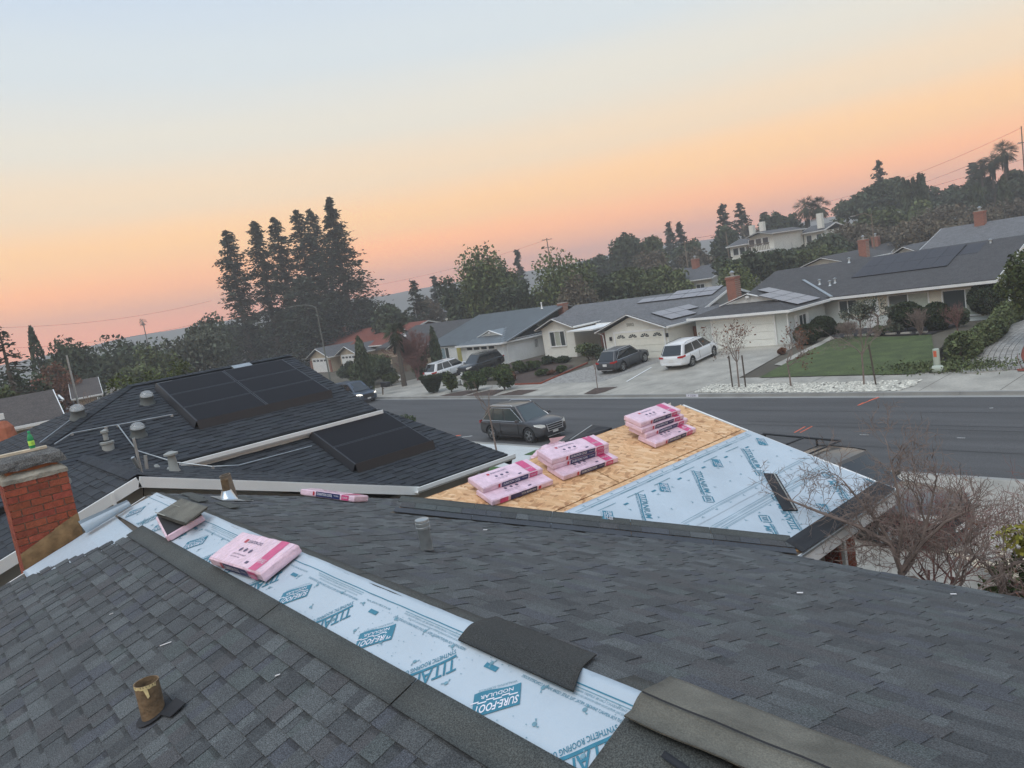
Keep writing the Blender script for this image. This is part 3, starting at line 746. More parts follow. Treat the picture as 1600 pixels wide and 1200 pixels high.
uW = lambda x: (XE-x)/cs
for q in ((1248, 830), (1330, 788)):
    q = C_(*q); prt(lowS, CC_, logo, flW, uW(q.x), -q.y)
for q in ((1300, 803), (1252, 700), (1373, 762)):
    q = C_(*q); prt(lowS, CC_, sure, flW, uW(q.x), -q.y)
q = C_(1146, 826); prt(lowS, CC_, logo, flW, uW(q.x)-.70, -q.y)
for x, y in [(-5.15+rr.uniform(-.04, .04), .3*i) for i in range(26)]+[(-4.85+rr.uniform(-.04, .04), .3*i+.15) for i in range(26)]+[(-4.68, .3*i+.05) for i in range(24)]:
    yy = valy(x)+.55+y
    if yy < YF-.06: cap_mark(pl_, flU, uX(x), yy, rr)
bisect(bisect(pl_.obj('underlayment_print', UM, lowS, kind='stuff'), (VX0, VY0+.40, 0), (.97, -1, 0)), (0, YF, 0), (0, 1, 0))
pv = MB(); flV = Flat(onC(XW, 0, .006), dC, (0, 1, 0), nC, .006, None)
for i in range(16):
    x = VX0+.25+i*.19; cap_mark(pv, flV, uX(x), valy(x)+.42, rr, 2)
for o in (.24, .29, .33):
    for i in range(12):
        x = VX0+.3+i*.26
        if x < xu0+.4: pv.face([flV.p(uX(x), valy(x)+o), flV.p(uX(x+.25), valy(x+.25)+o), flV.p(uX(x+.25), valy(x+.25)+o+.008), flV.p(uX(x), valy(x)+o+.008)], 2)
pv.obj('underlayment_print', UM, vsO, kind='stuff')
# two courses laid up onto the wing beside the valley
vd = Vector((1, .97, -SL)).normalized(); vn = nC.cross(vd).normalized()     # along valley, and up away from it
if vn.y < 0: vn = -vn
Vo = onC(VX0, VY0, .004); vl = (onC(XE, valy(XE))-onC(VX0, VY0)).length
rr = random.Random(21)
u = .05
while u < vl-.02:
    w = min(rr.uniform(.14, .34), vl-u)
    MB().slab([Vo+vd*u+vn*.10+nC*.020, Vo+vd*(u+w-.004)+vn*.10+nC*.020, Vo+vd*(u+w-.004)+vn*.215+nC*.018, Vo+vd*u+vn*.215+nC*.018], nC, .010, 0, rr.choice(TONES)).obj('valley_shingle', m_shA, house)
    u += w
for i in range(5):
    a = vl*i/5; b_ = vl*(i+1)/5-.006
    k0 = Vo+vd*a; k1 = Vo+vd*b_
    sheet('valley_band', m_band, [k0+vn*.217+nC*.012, k1+vn*.217+nC*.012, k1+vn*.36+nC*.009, k0+vn*.36+nC*.009], nC, None, None, 14, 2, .006, disp=lambda q: .002*noise.noise(q*3))
    MB().slab([k0+vn*.0+nC*.006, k1+vn*.0+nC*.006, k1+vn*.094+nC*.010, k0+vn*.094+nC*.010], nC, .008).obj('valley_strip', M('valley_strip_granules', (.062, .068, .078), .9, .1, 3, .3, 160, noise_only=(.3, 200)), house)
# starter strip, drip edge and fascia along the wing eave
ys0 = valy(XE)+.05
sheet('starter_strip', m_black, [onC(XE-.20, ys0+.05, .022), onC(XE+.03, ys0, .020), onC(XE+.03, YF+.01, .020), onC(XE-.20, YF+.01, .022)], nC, None, None, 3, 24, .004, disp=lambda q: .004*noise.noise(q*2))
zE = zC(XE)
fb = MB().box((XE+.012, (7.0+YF)/2+.12, zE-.115), (.035, YF-7.0-.2, .19)); fb.obj('fascia', m_white, house)
MB().box((XE+.045, (7.0+YF)/2+.12, zE-.02), (.03, YF-7.0-.2, .03)).obj('drip_edge', m_galv, house)
# rake boards of the wing front, the left gable and the long street eave
MB().bar((XE+.03, YF+.03, zE-.10), (XW, YF+.03, ZW-.10), .04, .19).bar((XW, YF+.03, ZW-.10), (XLW, YF+.03, ZW-SL*(XW-XLW)-.10), .04, .19).obj('fascia', m_white, house)
MB().box(((XE+XRr)/2+.02, YB+.02, zB(YB)-.11), (XRr-XE-.04, .035, .19)).obj('fascia', m_white, house)
MB().bar((XL-.02, YR, ZR-.12), (XL-.02, YA, zA(YA)-.12), .035, .18).bar((XL-.02, YR, ZR-.12), (XL-.02, 5.4, zB(5.4)-.12), .035, .18).obj('fascia', m_white, house)
walls = MB()
def wallbox(x0, x1, y0, y1, z1, mb, z0=-.3): mb.box(((x0+x1)/2, (y0+y1)/2, (z0+z1)/2), (x1-x0, y1-y0, z1-z0))
wallbox(XL+.5, XRr-.5, -3.6, YB-.6, 3.35, walls); wallbox(XLW+.5, XE-.6, 4, YF-.5, 3.25, walls)
walls.add([(XL+.45, -3.6, 3.3), (XL+.45, YB-.6, 3.3), (XL+.45, YR, ZR-.2)], [(0, 1, 2)])
walls.obj('wall', m_grwall, house)
# brick pier under the wing eave
pz = Xp(1332, 840, XE-.42)
def brick_block(x0, x1, y0, y1, z0, z1, parent, faces='xyXY', bl=.205, bh=.062, j=.010, mats=(m_brick,), individual=True, seed=2, cap=280, proud=.006, bw=.095):
    """masonry: mortar core and separate bricks on the faces asked for"""
    MB().box(((x0+x1)/2, (y0+y1)/2, (z0+z1)/2), (x1-x0, y1-y0, z1-z0)).obj('mortar', m_mort, parent)
    rr = random.Random(seed); nr = int((z1-z0)/(bh+j)); meshes = {}
    for r in range(nr):
        z = z0+r*(bh+j)+j/2
        for fc in faces:
            ax = 1 if fc in 'xX' else 0; a0, a1 = (y0, y1) if ax else (x0, x1)
            p = a0-(bl/2 if r % 2 else 0)
            while p < a1:
                s0, s1 = max(p, a0), min(p+bl, a1); p += bl+j
                if s1-s0 < .03: continue
                L_ = round(s1-s0, 3); key = (ax, L_, rr.randrange(3))
                if key not in meshes:
                    tn = rr.uniform(.78, 1.22); d = (bw, L_, bh) if ax else (L_, bw, bh)
                    o = MB().box((0, 0, 0), d, tone=(tn, tn*rr.uniform(.9, 1.1), tn)).obj('brick', mats[0], parent); meshes[key] = o
                else: o = meshes[key].copy(); COL.objects.link(o)
                c = (s0+s1)/2; pr_ = proud+rr.uniform(-.002, .002)
                o.location = {'X': (x1-bw/2+pr_, c, z+bh/2), 'x': (x0+bw/2-pr_, c, z+bh/2), 'Y': (c, y1-bw/2+pr_, z+bh/2), 'y': (c, y0+bw/2-pr_, z+bh/2)}[fc]
brick_block(XE-.62, XE-.40, pz.y-.45, pz.y+.0, .55, 3.30, house, 'XyY', seed=8)
MB().box((XE-.30, pz.y-.50, 1.9), (.05, .06, 2.8)).obj('downspout', m_white, house)
# ---------------------------------------------------------------- chimney
CX0, CX1, CY0, CY1 = -10.30, -9.66, .64, 1.245
chim = bpy.data.objects.new('chimney', None); COL.objects.link(chim); chim.parent = house
zb0 = 4.55; zt0 = 5.80
chb = MB().box(((CX0+CX1)/2, (CY0+CY1)/2, (zb0+zt0)/2-1.2), (CX1-CX0-.03, CY1-CY0-.03, zt0-zb0+2.4)).obj('chimney_stack', m_mort, house)
bpy.data.objects.remove(chim)
meshes = {}; rr = random.Random(31)
def bricks_on(parent, x0, x1, y0, y1, z0, z1, seed=31):
    bl, bh, j, bw = .195, .0665, .0115, .095; nr = int((z1-z0)/(bh+j)); zs = z1-nr*(bh+j)
    for r in range(nr):
        z = zs+r*(bh+j)+j
        for fc in 'Xy':
            ax = 1 if fc == 'X' else 0; a0, a1 = (y0, y1) if ax else (x0, x1-.02)
            p = a0-(bl/2+j/2 if r % 2 else 0)
            while p < a1-.02:
                s0, s1 = max(p, a0), min(p+bl, a1); p += bl+j
                if s1-s0 < .03: continue
                tn = rr.uniform(.8, 1.18); L_ = s1-s0; c = (s0+s1)/2; pr_ = .004+rr.uniform(-.0025, .0025)
                d = (bw, L_, bh) if ax else (L_, bw, bh)
                loc = (x1-bw/2+pr_, c, z+bh/2) if ax else (c, y0+bw/2-pr_, z+bh/2)
                MB().box(loc, d, tone=(tn, tn*rr.uniform(.88, 1.12), tn*rr.uniform(.9, 1.1))).obj('brick', m_brick, parent, bev=0)
bricks_on(chb, CX0, CX1, CY0, CY1, zb0, zt0)
m_mix = M('mortar_cap', (.30, .27, .215), .95, .3, 7, .7, 40)
m_crown = M('rough_concrete_crown', (.15, .145, .135), .97, .35, 16, 1.0, 90, noise_only=(.45, 90))
cap = MB(); 
def rough_ring(x0, x1, y0, y1, z, n=7, amp=.012):
    pts = []
    for k in range(4*n):
        e, t = divmod(k, n); t /= n
        p = ((x0+(x1-x0)*t, y0), (x1, y0+(y1-y0)*t), (x1-(x1-x0)*t, y1), (x0, y1-(y1-y0)*t))[e]
        pts.append((p[0]+rr.uniform(-amp, amp), p[1]+rr.uniform(-amp, amp), z+rr.uniform(-amp, amp)))
    return pts
def ringstack(rings, mat, name, parent, mb=None):
    mb = MB(); n = len(rings[0])
    for r in rings: mb.v += r
    for i in range(len(rings)-1):
        for j in range(n): mb.f.append((i*n+j, i*n+(j+1) % n, (i+1)*n+(j+1) % n, (i+1)*n+j)); mb.m.append(0); mb.t.append(1)
    mb.f.append(tuple(range((len(rings)-1)*n, len(rings)*n))); mb.m.append(0); mb.t.append(1)
    return mb.obj(name, mat, parent)
ringstack([rough_ring(CX0-.015, CX1+.015, CY0-.015, CY1+.015, zt0-.015, amp=.004), rough_ring(CX0-.012, CX1+.012, CY0-.012, CY1+.012, zt0+.03, amp=.006), rough_ring(CX0+.05, CX1-.07, CY0+.06, CY1-.06, zt0+.085)], m_mix, 'mortar_wash', chb)
ringstack([rough_ring(CX0+.07, CX1-.09, CY0+.05, CY1-.06, zt0+.05, amp=.004), rough_ring(CX0+.07, CX1-.09, CY0+.05, CY1-.06, zt0+.16, amp=.004)], M('clay_flue', (.42, .15, .06), .85, .2, 12, .3, 50), 'flue_liner', chb)
ringstack([rough_ring(CX0+.02, CX1-.03, CY0-.02, CY1+.03, zt0+.115, amp=.010), rough_ring(CX0+.01, CX1-.02, CY0-.01, CY1+.02, zt0+.16, amp=.010), rough_ring(CX0+.03, CX1-.05, CY0+.0, CY1+.0, zt0+.225, amp=.010), rough_ring(CX0+.10, CX1-.15, CY0+.05, CY1-.06, zt0+.26, amp=.008)], m_crown, 'chimney_crown', chb)
# rusty step flashing at its foot
fm = M('rusty_flashing', (.30, .19, .09), .7, .35, 9, .3, 30, metal=.2)
for i, (y0, y1, h) in enumerate(((CY0-.01, CY0+.18, .15), (CY0+.17, CY0+.36, .17), (CY0+.35, CY1+.005, .20))):
    z0 = zA((y0+y1)/2)-.10
    MB().add([(CX1+.016+.002*i, y0, zA(y0)-.05), (CX1+.016+.002*i, y1, zA(y1)-.05), (CX1+.016+.002*i, y1, zA(y1)+h), (CX1+.016+.002*i, y0, zA(y0)+h-.02),
              (CX1+.012+.002*i, y0, zA(y0)-.05), (CX1+.012+.002*i, y1, zA(y1)-.05), (CX1+.012+.002*i, y1, zA(y1)+h), (CX1+.012+.002*i, y0, zA(y0)+h-.02)],
             [(0, 1, 2, 3), (7, 6, 5, 4), (3, 2, 6, 7), (0, 3, 7, 4), (1, 5, 6, 2)]).obj('flashing', fm, chb)
# board and bottle on the chimney
zc_ = zt0+.262
p0 = Vector((CX0+.32, CY0-.06, zc_+.02)); p1 = Vector((CX0+.36, CY1-.10, zc_+.02))
MB().bar(p0, p1, .11, .028).obj('wood_board', M('pale_board', (.62, .52, .38), .8, .2, 6, .3, 40), label='short pale wooden board lying across the top of the brick chimney', cat='board')
bo = thing('drink_bottle', 'green soft drink bottle with a bright label standing on the chimney board', 'bottle', (p1.x-.01, CY1-.235, zc_+.034))
gb = M('green_plastic', (.03, .32, .12), .15, .1, 9, alpha=.85); 
MB().lathe([(.0, 0), (.026, 0), (.031, .01), (.031, .06), (.026, .075), (.031, .09), (.031, .125), (.022, .155), (.012, .17), (.0125, .185)], 14).obj('bottle_body', gb, bo, smooth=True)
MB().lathe([(.032, .035), (.0325, .037), (.0325, .088), (.032, .09)], 14).obj('label_band', M('lime_label', (.45, .75, .10), .4, .3, 30), bo, smooth=True)
MB().lathe([(.0, .20), (.0145, .20), (.0145, .182), (.0, .182)], 12).obj('cap', M('cap_green', (.02, .42, .16), .4), bo, smooth=True)
# ---------------------------------------------------------------- pipes standing out of our roof
def tubewall(mb, c, r, h, th=.006, n=22, tilt=None, mi=0, zt=0):
    mb.lathe([(r, 0), (r*1.0, h-.012), (r*1.03, h-.01), (r*1.03, h), (r-th, h), (r-th, .0)], n, c, tilt, mi)
pb = A_(241, 1118); 
pp = thing('vent_pipe', 'stubby rusty vent pipe through the near slope with torn tape at its rim', 'pipe', (pb.x, pb.y, pb.z-.05))
w_ = MB(); tubewall(w_, (0, 0, 0), .066, .262, .004, 26); w_.obj('pipe', m_rust, pp, smooth=True)
tp = MB(); tm = M('masking_tape', (.62, .50, .25), .7, .2, 30)
for i in range(15):
    a = -2.3+i*.19; b_ = a+.19; r = .068
    tp.face([(r*math.cos(a), r*math.sin(a), .243+.003*math.sin(i*2)), (r*math.cos(b_), r*math.sin(b_), .243+.003*math.sin(i*2+2)), (r*math.cos(b_), r*math.sin(b_), .2635), (r*math.cos(a), r*math.sin(a), .2635)])
tp.face([(.069*math.cos(-.55), .069*math.sin(-.55), .25), (.069*math.cos(-.2), .069*math.sin(-.2), .25), (.074*math.cos(-.15), .074*math.sin(-.15), .20), (.075*math.cos(-.3), .075*math.sin(-.3), .19)])
tp.obj('tape', tm, pp)
cutm = MB(); cc = onA(pb.x, pb.y, .0225)
ring = [cc+Vector((1, 0, 0))*(.088*math.cos(t*.4)+.012)+dA*(.10*math.sin(t*.4)) for t in range(16)]
cutm.face(ring); cutm.obj('hole_edge', m_black, house)
MB().slab([onA(pb.x+.075, pb.y+.02, .024), onA(pb.x+.20, pb.y+.05, .028), onA(pb.x+.19, pb.y+.145, .03), onA(pb.x+.05, pb.y+.13, .028)], nA, .006).obj('cut_shingle', m_black, house)
vb = B_(668, 862)
vp_ = thing('roof_vent', 'galvanised round vent pipe with a crimped collar on the street slope', 'vent', (vb.x, vb.y, vb.z-.06))
w_ = MB(); tubewall(w_, (0, 0, 0), .052, .27, .004, 24); w_.obj('pipe', M('dull_zinc', (.36, .38, .38), .5, .15, 14, metal=.55), vp_, smooth=True)
MB().lathe([(.056, .262), (.060, .265), (.060, .282), (.055, .286), (.060, .292), (.060, .318), (.055, .322), (.060, .328), (.058, .343), (.03, .35), (.0, .352)], 24).obj('collar', m_galv, vp_, smooth=True)
hb = MB(); hc = onB(vb.x+.04, vb.y-.01, .02); hb.face([hc+Vector((1, 0, 0))*(.075*math.cos(t*.52))+dB*(.05*math.sin(t*.52)) for t in range(12)]); hb.obj('hole_edge', m_black, house)
# old pipes near the ridge end with a new bright flashing cone
ob = B_(357, 781); o2 = B_(348, 788)
op = thing('vent_pipe', 'two weathered stub pipes rising together beyond the underlayment', 'pipe', (ob.x, ob.y, ob.z-.05))
tl = Matrix.Rotation(.10, 3, 'X')
w_ = MB(); tubewall(w_, (-.30, .14, 0), .065, .30, .01, 18, tl); w_.obj('pipe', m_wood, op, smooth=True)
w_ = MB(); tubewall(w_, (0, 0, 0), .042, .30, .006, 16); w_.obj('pipe', m_rust, op, smooth=True)
MB().lathe([(.13, .03), (.10, .05), (.055, .17), (.050, .17)], 20).obj('flashing_cone', M('bright_flashing', (.62, .68, .72), .28, .05, 5, metal=.9), op, smooth=True)
MB().slab([onB(ob.x-.18, ob.y-.15, .022), onB(ob.x+.25, ob.y-.15, .022), onB(ob.x+.25, ob.y+.2, .022), onB(ob.x-.18, ob.y+.2, .022)], nB, .004).obj('flashing_base', m_galv, house)
# lifted old shingles round the old pipes
for q in ((-9.25, 2.25, .5), (-9.0, 2.75, .35), (-8.35, 2.35, .45), (-8.75, 2.2, .3)):
    MB().slab([onB(q[0], q[1], .03), onB(q[0]+q[2], q[1]+.02, .02), onB(q[0]+q[2]-.03, q[1]+.13, .035), onB(q[0]+.02, q[1]+.12, .045)], nB, .008).obj('cut_shingle', m_band, house)
# staples of litter on the roof
lit = M('white_scrap', (.75, .72, .70), .6)
for i, (px, py, Lc, Wd) in enumerate(((171, 960, .035, .006), (250, 1009, .09, .009), (430, 1056, .03, .01))):
    p = A_(px, py, .02); MB().bar(p, p+Vector((.6, .55, .19)).normalized()*Lc, Wd, .003).obj('paper_scrap', lit, label=('tiny white curl of paper on the near slope', 'thin white strip of paper above the rusty vent pipe', 'small white scrap below the plain shingle band')[i], cat='scrap')
for i, (px, py) in enumerate(((1485, 928), (1245, 926), (755, 828))):
    p = B_(px, py, .02); MB().bar(p, p+Vector((.7, .4, 0)).normalized()*.045, .014, .004).obj('paper_scrap', lit, label=('white scrap on the street slope near the bare shrubs', 'faint white scrap on the street slope below the wing eave', 'small white scrap lying just below the valley')[i], cat='scrap')
# black starter panel lying on the underlayment
bq = [C_(1193, 739, .03), C_(1213, 740, .03), C_(1247, 797, .03), C_(1224, 797, .03)]
ls = MB().slab(bq, nC, .012).obj('starter_panel', m_black, label='black starter shingle panel lying on the pale blue underlayment of the wing', cat='shingle')
e0 = bq[1]+nC*.006; e1 = bq[2]+nC*.006; inn = (bq[0]-bq[1]).normalized()*.05
MB().slab([e0+inn*.5, e0+inn*.9, e1+inn*.9, e1+inn*.5], nC, .003).obj('seal_strip', m_gpaint, ls)
# ================================================================ builders for houses
def frame_win(parent, P, w, h, face, n=2, glass=m_glass, trim=m_white, mull=True, border=.07, depth=.06):
    """window at P (lower left corner seen from outside); face is the outward direction: 'y','Y','x','X'"""
    ax = {'y': (Vector((1, 0, 0)), Vector((0, -1, 0))), 'Y': (Vector((-1, 0, 0)), Vector((0, 1, 0))), 'X': (Vector((0, 1, 0)), Vector((1, 0, 0))), 'x': (Vector((0, -1, 0)), Vector((-1, 0, 0)))}[face]
    U, Nn = ax; P = Vector(P); Z = Vector((0, 0, 1)); f = MB()
    def bx(u0, u1, z0, z1, d0, d1, mb, mi=0):
        c = [P+U*u+Z*z+Nn*d for d in (d0, d1) for u, z in ((u0, z0), (u1, z0), (u1, z1), (u0, z1))]
        mb.add(c, [(3, 2, 1, 0), (4, 5, 6, 7), (0, 1, 5, 4), (1, 2, 6, 5), (2, 3, 7, 6), (3, 0, 4, 7)], mi)
    b = border
    for q in ((0, w, 0, b), (0, w, h-b, h), (0, b, b, h-b), (w-b, w, b, h-b)): bx(*q, -.02, depth, f)
    if mull:
        for i in range(1, n): bx(w*i/n-.03, w*i/n+.03, b, h-b, -.02, depth-.015, f)
    fo = f.obj('window', trim, parent)
    for i in range(n):
        g = MB(); bx(b+(w-2*b)*i/n+.03, b+(w-2*b)*(i+1)/n-.03, b, h-b, -.02, .012, g); g.obj('pane', glass if not isinstance(glass, (list, tuple)) else glass[i % len(glass)], fo)
    return fo
def garage_door(parent, P, w, h, face='y', rows=4, lights=None, mat=m_white):
    P = Vector(P); d = MB(); s = -1
    for r in range(rows):
        z0 = P.z+h*r/rows+.012; z1 = P.z+h*(r+1)/rows-.012
        d.box((P.x+w/2, P.y-.03, (z0+z1)/2), (w-.02, .05, z1-z0))
    d.box((P.x+w/2, P.y+.01, P.z+h/2), (w, .03, h))
    do = d.obj('garage_door', mat, parent)
    tr = MB().box((P.x-.07, P.y-.04, P.z+h/2), (.12, .07, h)).box((P.x+w+.07, P.y-.04, P.z+h/2), (.12, .07, h)).box((P.x+w/2, P.y-.04, P.z+h+.07), (w+.28, .07, .14)).obj('door_trim', m_white, parent)
    if lights:
        n, kind = lights
        for i in range(n):
            x0 = P.x+w*(i+.14)/n; x1 = P.x+w*(i+.86)/n; z0 = P.z+h*.80; z1 = P.z+h*.93
            if kind == 'fan':
                f = MB(); cx = (x0+x1)/2
                for k in range(5):
                    a0 = math.pi*(k+.12)/5; a1 = math.pi*(k+.88)/5; rx = (x1-x0)/2
                    f.face([(cx+rx*.25*math.cos(a0), P.y-.062, z0+.08*math.sin(a0)), (cx+rx*math.cos(a0), P.y-.062, z0+(z1-z0)*1.1*math.sin(a0)), (cx+rx*math.cos(a1), P.y-.062, z0+(z1-z0)*1.1*math.sin(a1)), (cx+rx*.25*math.cos(a1), P.y-.062, z0+.08*math.sin(a1))])
                f.obj('pane', m_glass, do)
            else: MB().box(((x0+x1)/2, P.y-.055, (z0+z1)/2), (x1-x0, .012, z1-z0)).obj('pane', m_glass, do)
    return do
def groof(parent, x0, x1, y0, y1, ze, ridge='x', pitch=.31, mat=None, fas=m_white, gut=True, zcap=None, th=.13, seams=None, name='roof'):
    """gable roof over the eave rectangle, plus fascia boards"""
    r = MB()
    if ridge == 'x':
        ym = (y0+y1)/2; zr = ze+pitch*(ym-y0)
        r.slab([(x0, y0, ze), (x1, y0, ze), (x1, ym, zr), (x0, ym, zr)], (0, -pitch, 1), th)
        r.slab([(x1, y1, ze), (x0, y1, ze), (x0, ym, zr), (x1, ym, zr)], (0, pitch, 1), th)
        f = MB()
        for x in (x0-.015, x1+.015): f.bar((x, y0, ze-.10), (x, ym, zr-.10), .04, .20).bar((x, y1, ze-.10), (x, ym, zr-.10), .04, .20)
        for y in (y0-.02, y1+.02): f.box(((x0+x1)/2, y, ze-.10), (x1-x0-.08, .05, .18))
        if gut: f.box(((x0+x1)/2, y0-.10, ze-.06), (x1-x0, .11, .11))
    else:
        xm = (x0+x1)/2; zr = ze+pitch*(xm-x0)
        r.slab([(x0, y1, ze), (x0, y0, ze), (xm, y0, zr), (xm, y1, zr)], (-pitch, 0, 1), th)
        r.slab([(x1, y0, ze), (x1, y1, ze), (xm, y1, zr), (xm, y0, zr)], (pitch, 0, 1), th)
        f = MB()
        for y in (y0-.015,): f.bar((x0, y, ze-.10), (xm, y, zr-.10), .04, .20, upv=(0, 1, 0)).bar((x1, y, ze-.10), (xm, y, zr-.10), .04, .20, upv=(0, 1, 0))
        for x in (x0-.02, x1+.02): f.box((x, (y0+y1)/2, ze-.10), (.05, y1-y0-.08, .18))
        if gut: f.box((x1+.10, (y0+y1)/2, ze-.06), (.11, y1-y0, .11))
    ro = r.obj(name, mat, parent); f.obj('fascia', fas, parent)
    return ro, zr
def gwalls(parent, x0, x1, y0, y1, z0, z1, ridge='x', zr=None, mat=m_cream, over=.5):
    w = MB(); w.box(((x0+x1)/2, (y0+y1)/2, (z0+z1)/2), (x1-x0, y1-y0, z1-z0))
    if zr:
        if ridge == 'x':
            ym = (y0+y1)/2
            for x in (x0, x1): w.add([(x, y0, z1-.002), (x, y1, z1-.002), (x, ym, zr)], [(0, 1, 2)])
        else:
            xm = (x0+x1)/2
            for y in (y0, y1): w.add([(x0, y, z1-.002), (x1, y, z1-.002), (xm, y, zr)], [(0, 1, 2)])
    return w.obj('wall', mat, parent)
def roofmat(name, col, sc=1, rows=7.0):
    """far shingle roofs: laid courses read only as a faint banding"""
    m = M(name, col, .92, .16, 2.2, .35, 26, noise_only=(.30, 14)); return m
m_rdark = roofmat('dark_roof', (.070, .068, .068)); m_rgrey = roofmat('grey_roof', (.145, .145, .148)); m_rmid = roofmat('mid_grey_roof', (.10, .10, .103))
m_rred = roofmat('red_roof', (.20, .055, .035)); m_rbrown = roofmat('brown_roof', (.075, .062, .055)); m_rblue = roofmat('blue_grey_roof', (.055, .065, .085))
m_metal = M('standing_seam_metal', (.20, .225, .24), .42, .08, 1, metal=.35)
def courses(parent, P0, U, D, ulen, dlen, nrm, mat, exp=.30):
    """stepped courses on a far roof, one part"""
    c = MB(); P0 = Vector(P0); U = Vector(U); D = Vector(D).normalized(); nrm = Vector(nrm).normalized(); n = int(dlen/exp)
    for i in range(n):
        a = P0+D*(i*exp); b = P0+D*((i+1)*exp+.02)
        c.slab([a+nrm*.004, a+U*ulen+nrm*.004, b+U*ulen+nrm*.026, b+nrm*.026], nrm, .02)
    return c
def chimney(parent, x, y, z0, z1, w=.75, d=.6, pot=True, seed=0):
    st = MB().box((x, y, (z0+z1)/2), (w, d, z1-z0)).box((x, y, z1-.10), (w+.10, d+.10, .14)).obj('chimney', m_brickfar, parent)
    MB().box((x, y, z1+.03), (w+.02, d+.02, .06)).obj('chimney_cap', m_conc, st)
    if pot: MB().lathe([(.12, 0), (.12, .22), (.20, .23), (.20, .30), (.05, .42), (0, .43)], 10, (x, y, z1+.05)).obj('cowl', m_galv, st, smooth=True)
    for i in range(int((z1-z0)/.075)):
        pass
    return st
bk = bpy.data.materials.new('brick_courses'); bk.use_nodes = True; t = bk.node_tree; N = t.nodes; L = t.links; b = N['Principled BSDF']; b.inputs['Roughness'].default_value = .9
g = N.new('ShaderNodeNewGeometry'); mp = N.new('ShaderNodeMapping'); mp.inputs['Rotation'].default_value = (math.radians(90), 0, 0); L.new(g.outputs['Position'], mp.inputs[0])
bt_ = N.new('ShaderNodeTexBrick'); bt_.inputs['Scale'].default_value = 1; bt_.inputs['Brick Width'].default_value = .21; bt_.inputs['Row Height'].default_value = .075; bt_.inputs['Mortar Size'].default_value = .01
bt_.inputs['Color1'].default_value = (.33, .09, .05, 1); bt_.inputs['Color2'].default_value = (.24, .065, .04, 1); bt_.inputs['Mortar'].default_value = (.32, .25, .2, 1)
L.new(mp.outputs[0], bt_.inputs['Vector']); L.new(bt_.outputs[0], b.inputs['Base Color']); m_brickfar = bk
def solar(parent, O, U, V, nrm, nu, nv, pw, ph, mat=m_panel, lift=.12, skip=(), gap=.02, th=.04, skirt=None):
    """array of panels: U along the courses, V up the slope; every panel is a part with its glass as a sub-part"""
    O = Vector(O); U = Vector(U).normalized(); V = Vector(V).normalized(); nrm = Vector(nrm).normalized(); first = None
    for j in range(nv):
        for i in range(nu):
            if (i, j) in skip: continue
            a = O+U*(i*pw+gap/2)+V*(j*ph+gap/2)+nrm*lift; b_ = a+U*(pw-gap); c_ = b_+V*(ph-gap); d_ = a+V*(ph-gap)
            fr = MB().slab([a, b_, c_, d_], nrm, th).obj('solar_panel', m_panf, parent)
            k = .022
            MB().face([a+U*k+V*k+nrm*.002, b_-U*k+V*k+nrm*.002, c_-U*k-V*k+nrm*.002, d_+U*k-V*k+nrm*.002]).obj('panel_glass', mat, fr)
def pvent(parent, p, h=.35, r=.07, cap=True, mat=m_galv):
    v = MB().lathe([(r*2.4, -.02), (r*2.0, .02), (r, .12), (r, h)], 12, p); 
    if cap: v.lathe([(r*1.8, h), (r*1.8, h+.03), (0, h+.10)], 12, p)
    return v.obj('roof_vent', mat, parent, smooth=True)
# ================================================================ neighbour's house next door (dark shingles, black solar panels)
nb = thing('house', 'neighbouring house with very dark shingles, black solar panels and tubular skylights', 'house', (0, 0, 0))
XN = -11.40
N1 = lambda x, y, o=0: Vector((x, y, 4.9+SL*(-14.2-x)))+nC*o
N2 = lambda x, y, o=0: Vector((x, y, 3.76+SL*(-11.4-x)))+nC*o
NF = lambda x, y, o=0: Vector((x, y, 5.25-SL*(y-2.28)))+nB*o
NBk = lambda x, y, o=0: Vector((x, y, 5.25-SL*(2.28-y)))+nA*o
def N1p(px, py, o=0): return hitp(px, py, (SL, 0, 1), (-14.2, 0, 4.9+o))
def N2p(px, py, o=0): return hitp(px, py, (SL, 0, 1), (-11.4, 0, 3.76+o))
nr = MB()
nr.slab([NBk(XN, -4, -.02), NBk(XN, 2.28, -.02), NBk(-16.2, 2.28, -.02), NBk(-16.2, -4, -.02)], nA, .12)
nr.slab([NF(XN, 2.28, -.02), NF(XN, 6.72, -.02), NF(-15.4, 6.72, -.02), NF(-15.4, 2.28, -.02)], nB, .12)
RX, RY = -18.15, 3.88
nr.slab([N1(-14.2, -.1, -.02), N1(-14.2, 7.72, -.02), N1(RX, 7.72, -.02), N1(RX, RY, -.02)], nC, .12)
nr.slab([N1(RX, RY, -.02), N1(RX, 7.72, -.02), (-22.1, 7.72, 4.87), (-22.1, -.1, 4.87)], Vector((-SL, 0, 1)), .12)
zH = 6.22
nr.slab([(RX, RY, zH), (-22.1, -.1, 4.87), (-14.2, -.1, 4.87)], nA, .12)
nr.slab([N2(XN, 6.72, -.02), N2(XN, 8.9, -.02), N2(-14.6, 8.0, -.02), N2(-14.6, 3.5, -.02), N2(-14.2, 3.4, -.02)], nC, .10)
nro = nr.obj('roof', M('deck_edge_dark', (.03, .03, .03), .9), nb)
NT = [(.75, .76, .78), (.9, .9, .9), (1, 1, 1), (1.1, 1.12, 1.12), (.85, .88, .95), (1.2, 1.2, 1.2), (1.0, 1.06, 1.03)]
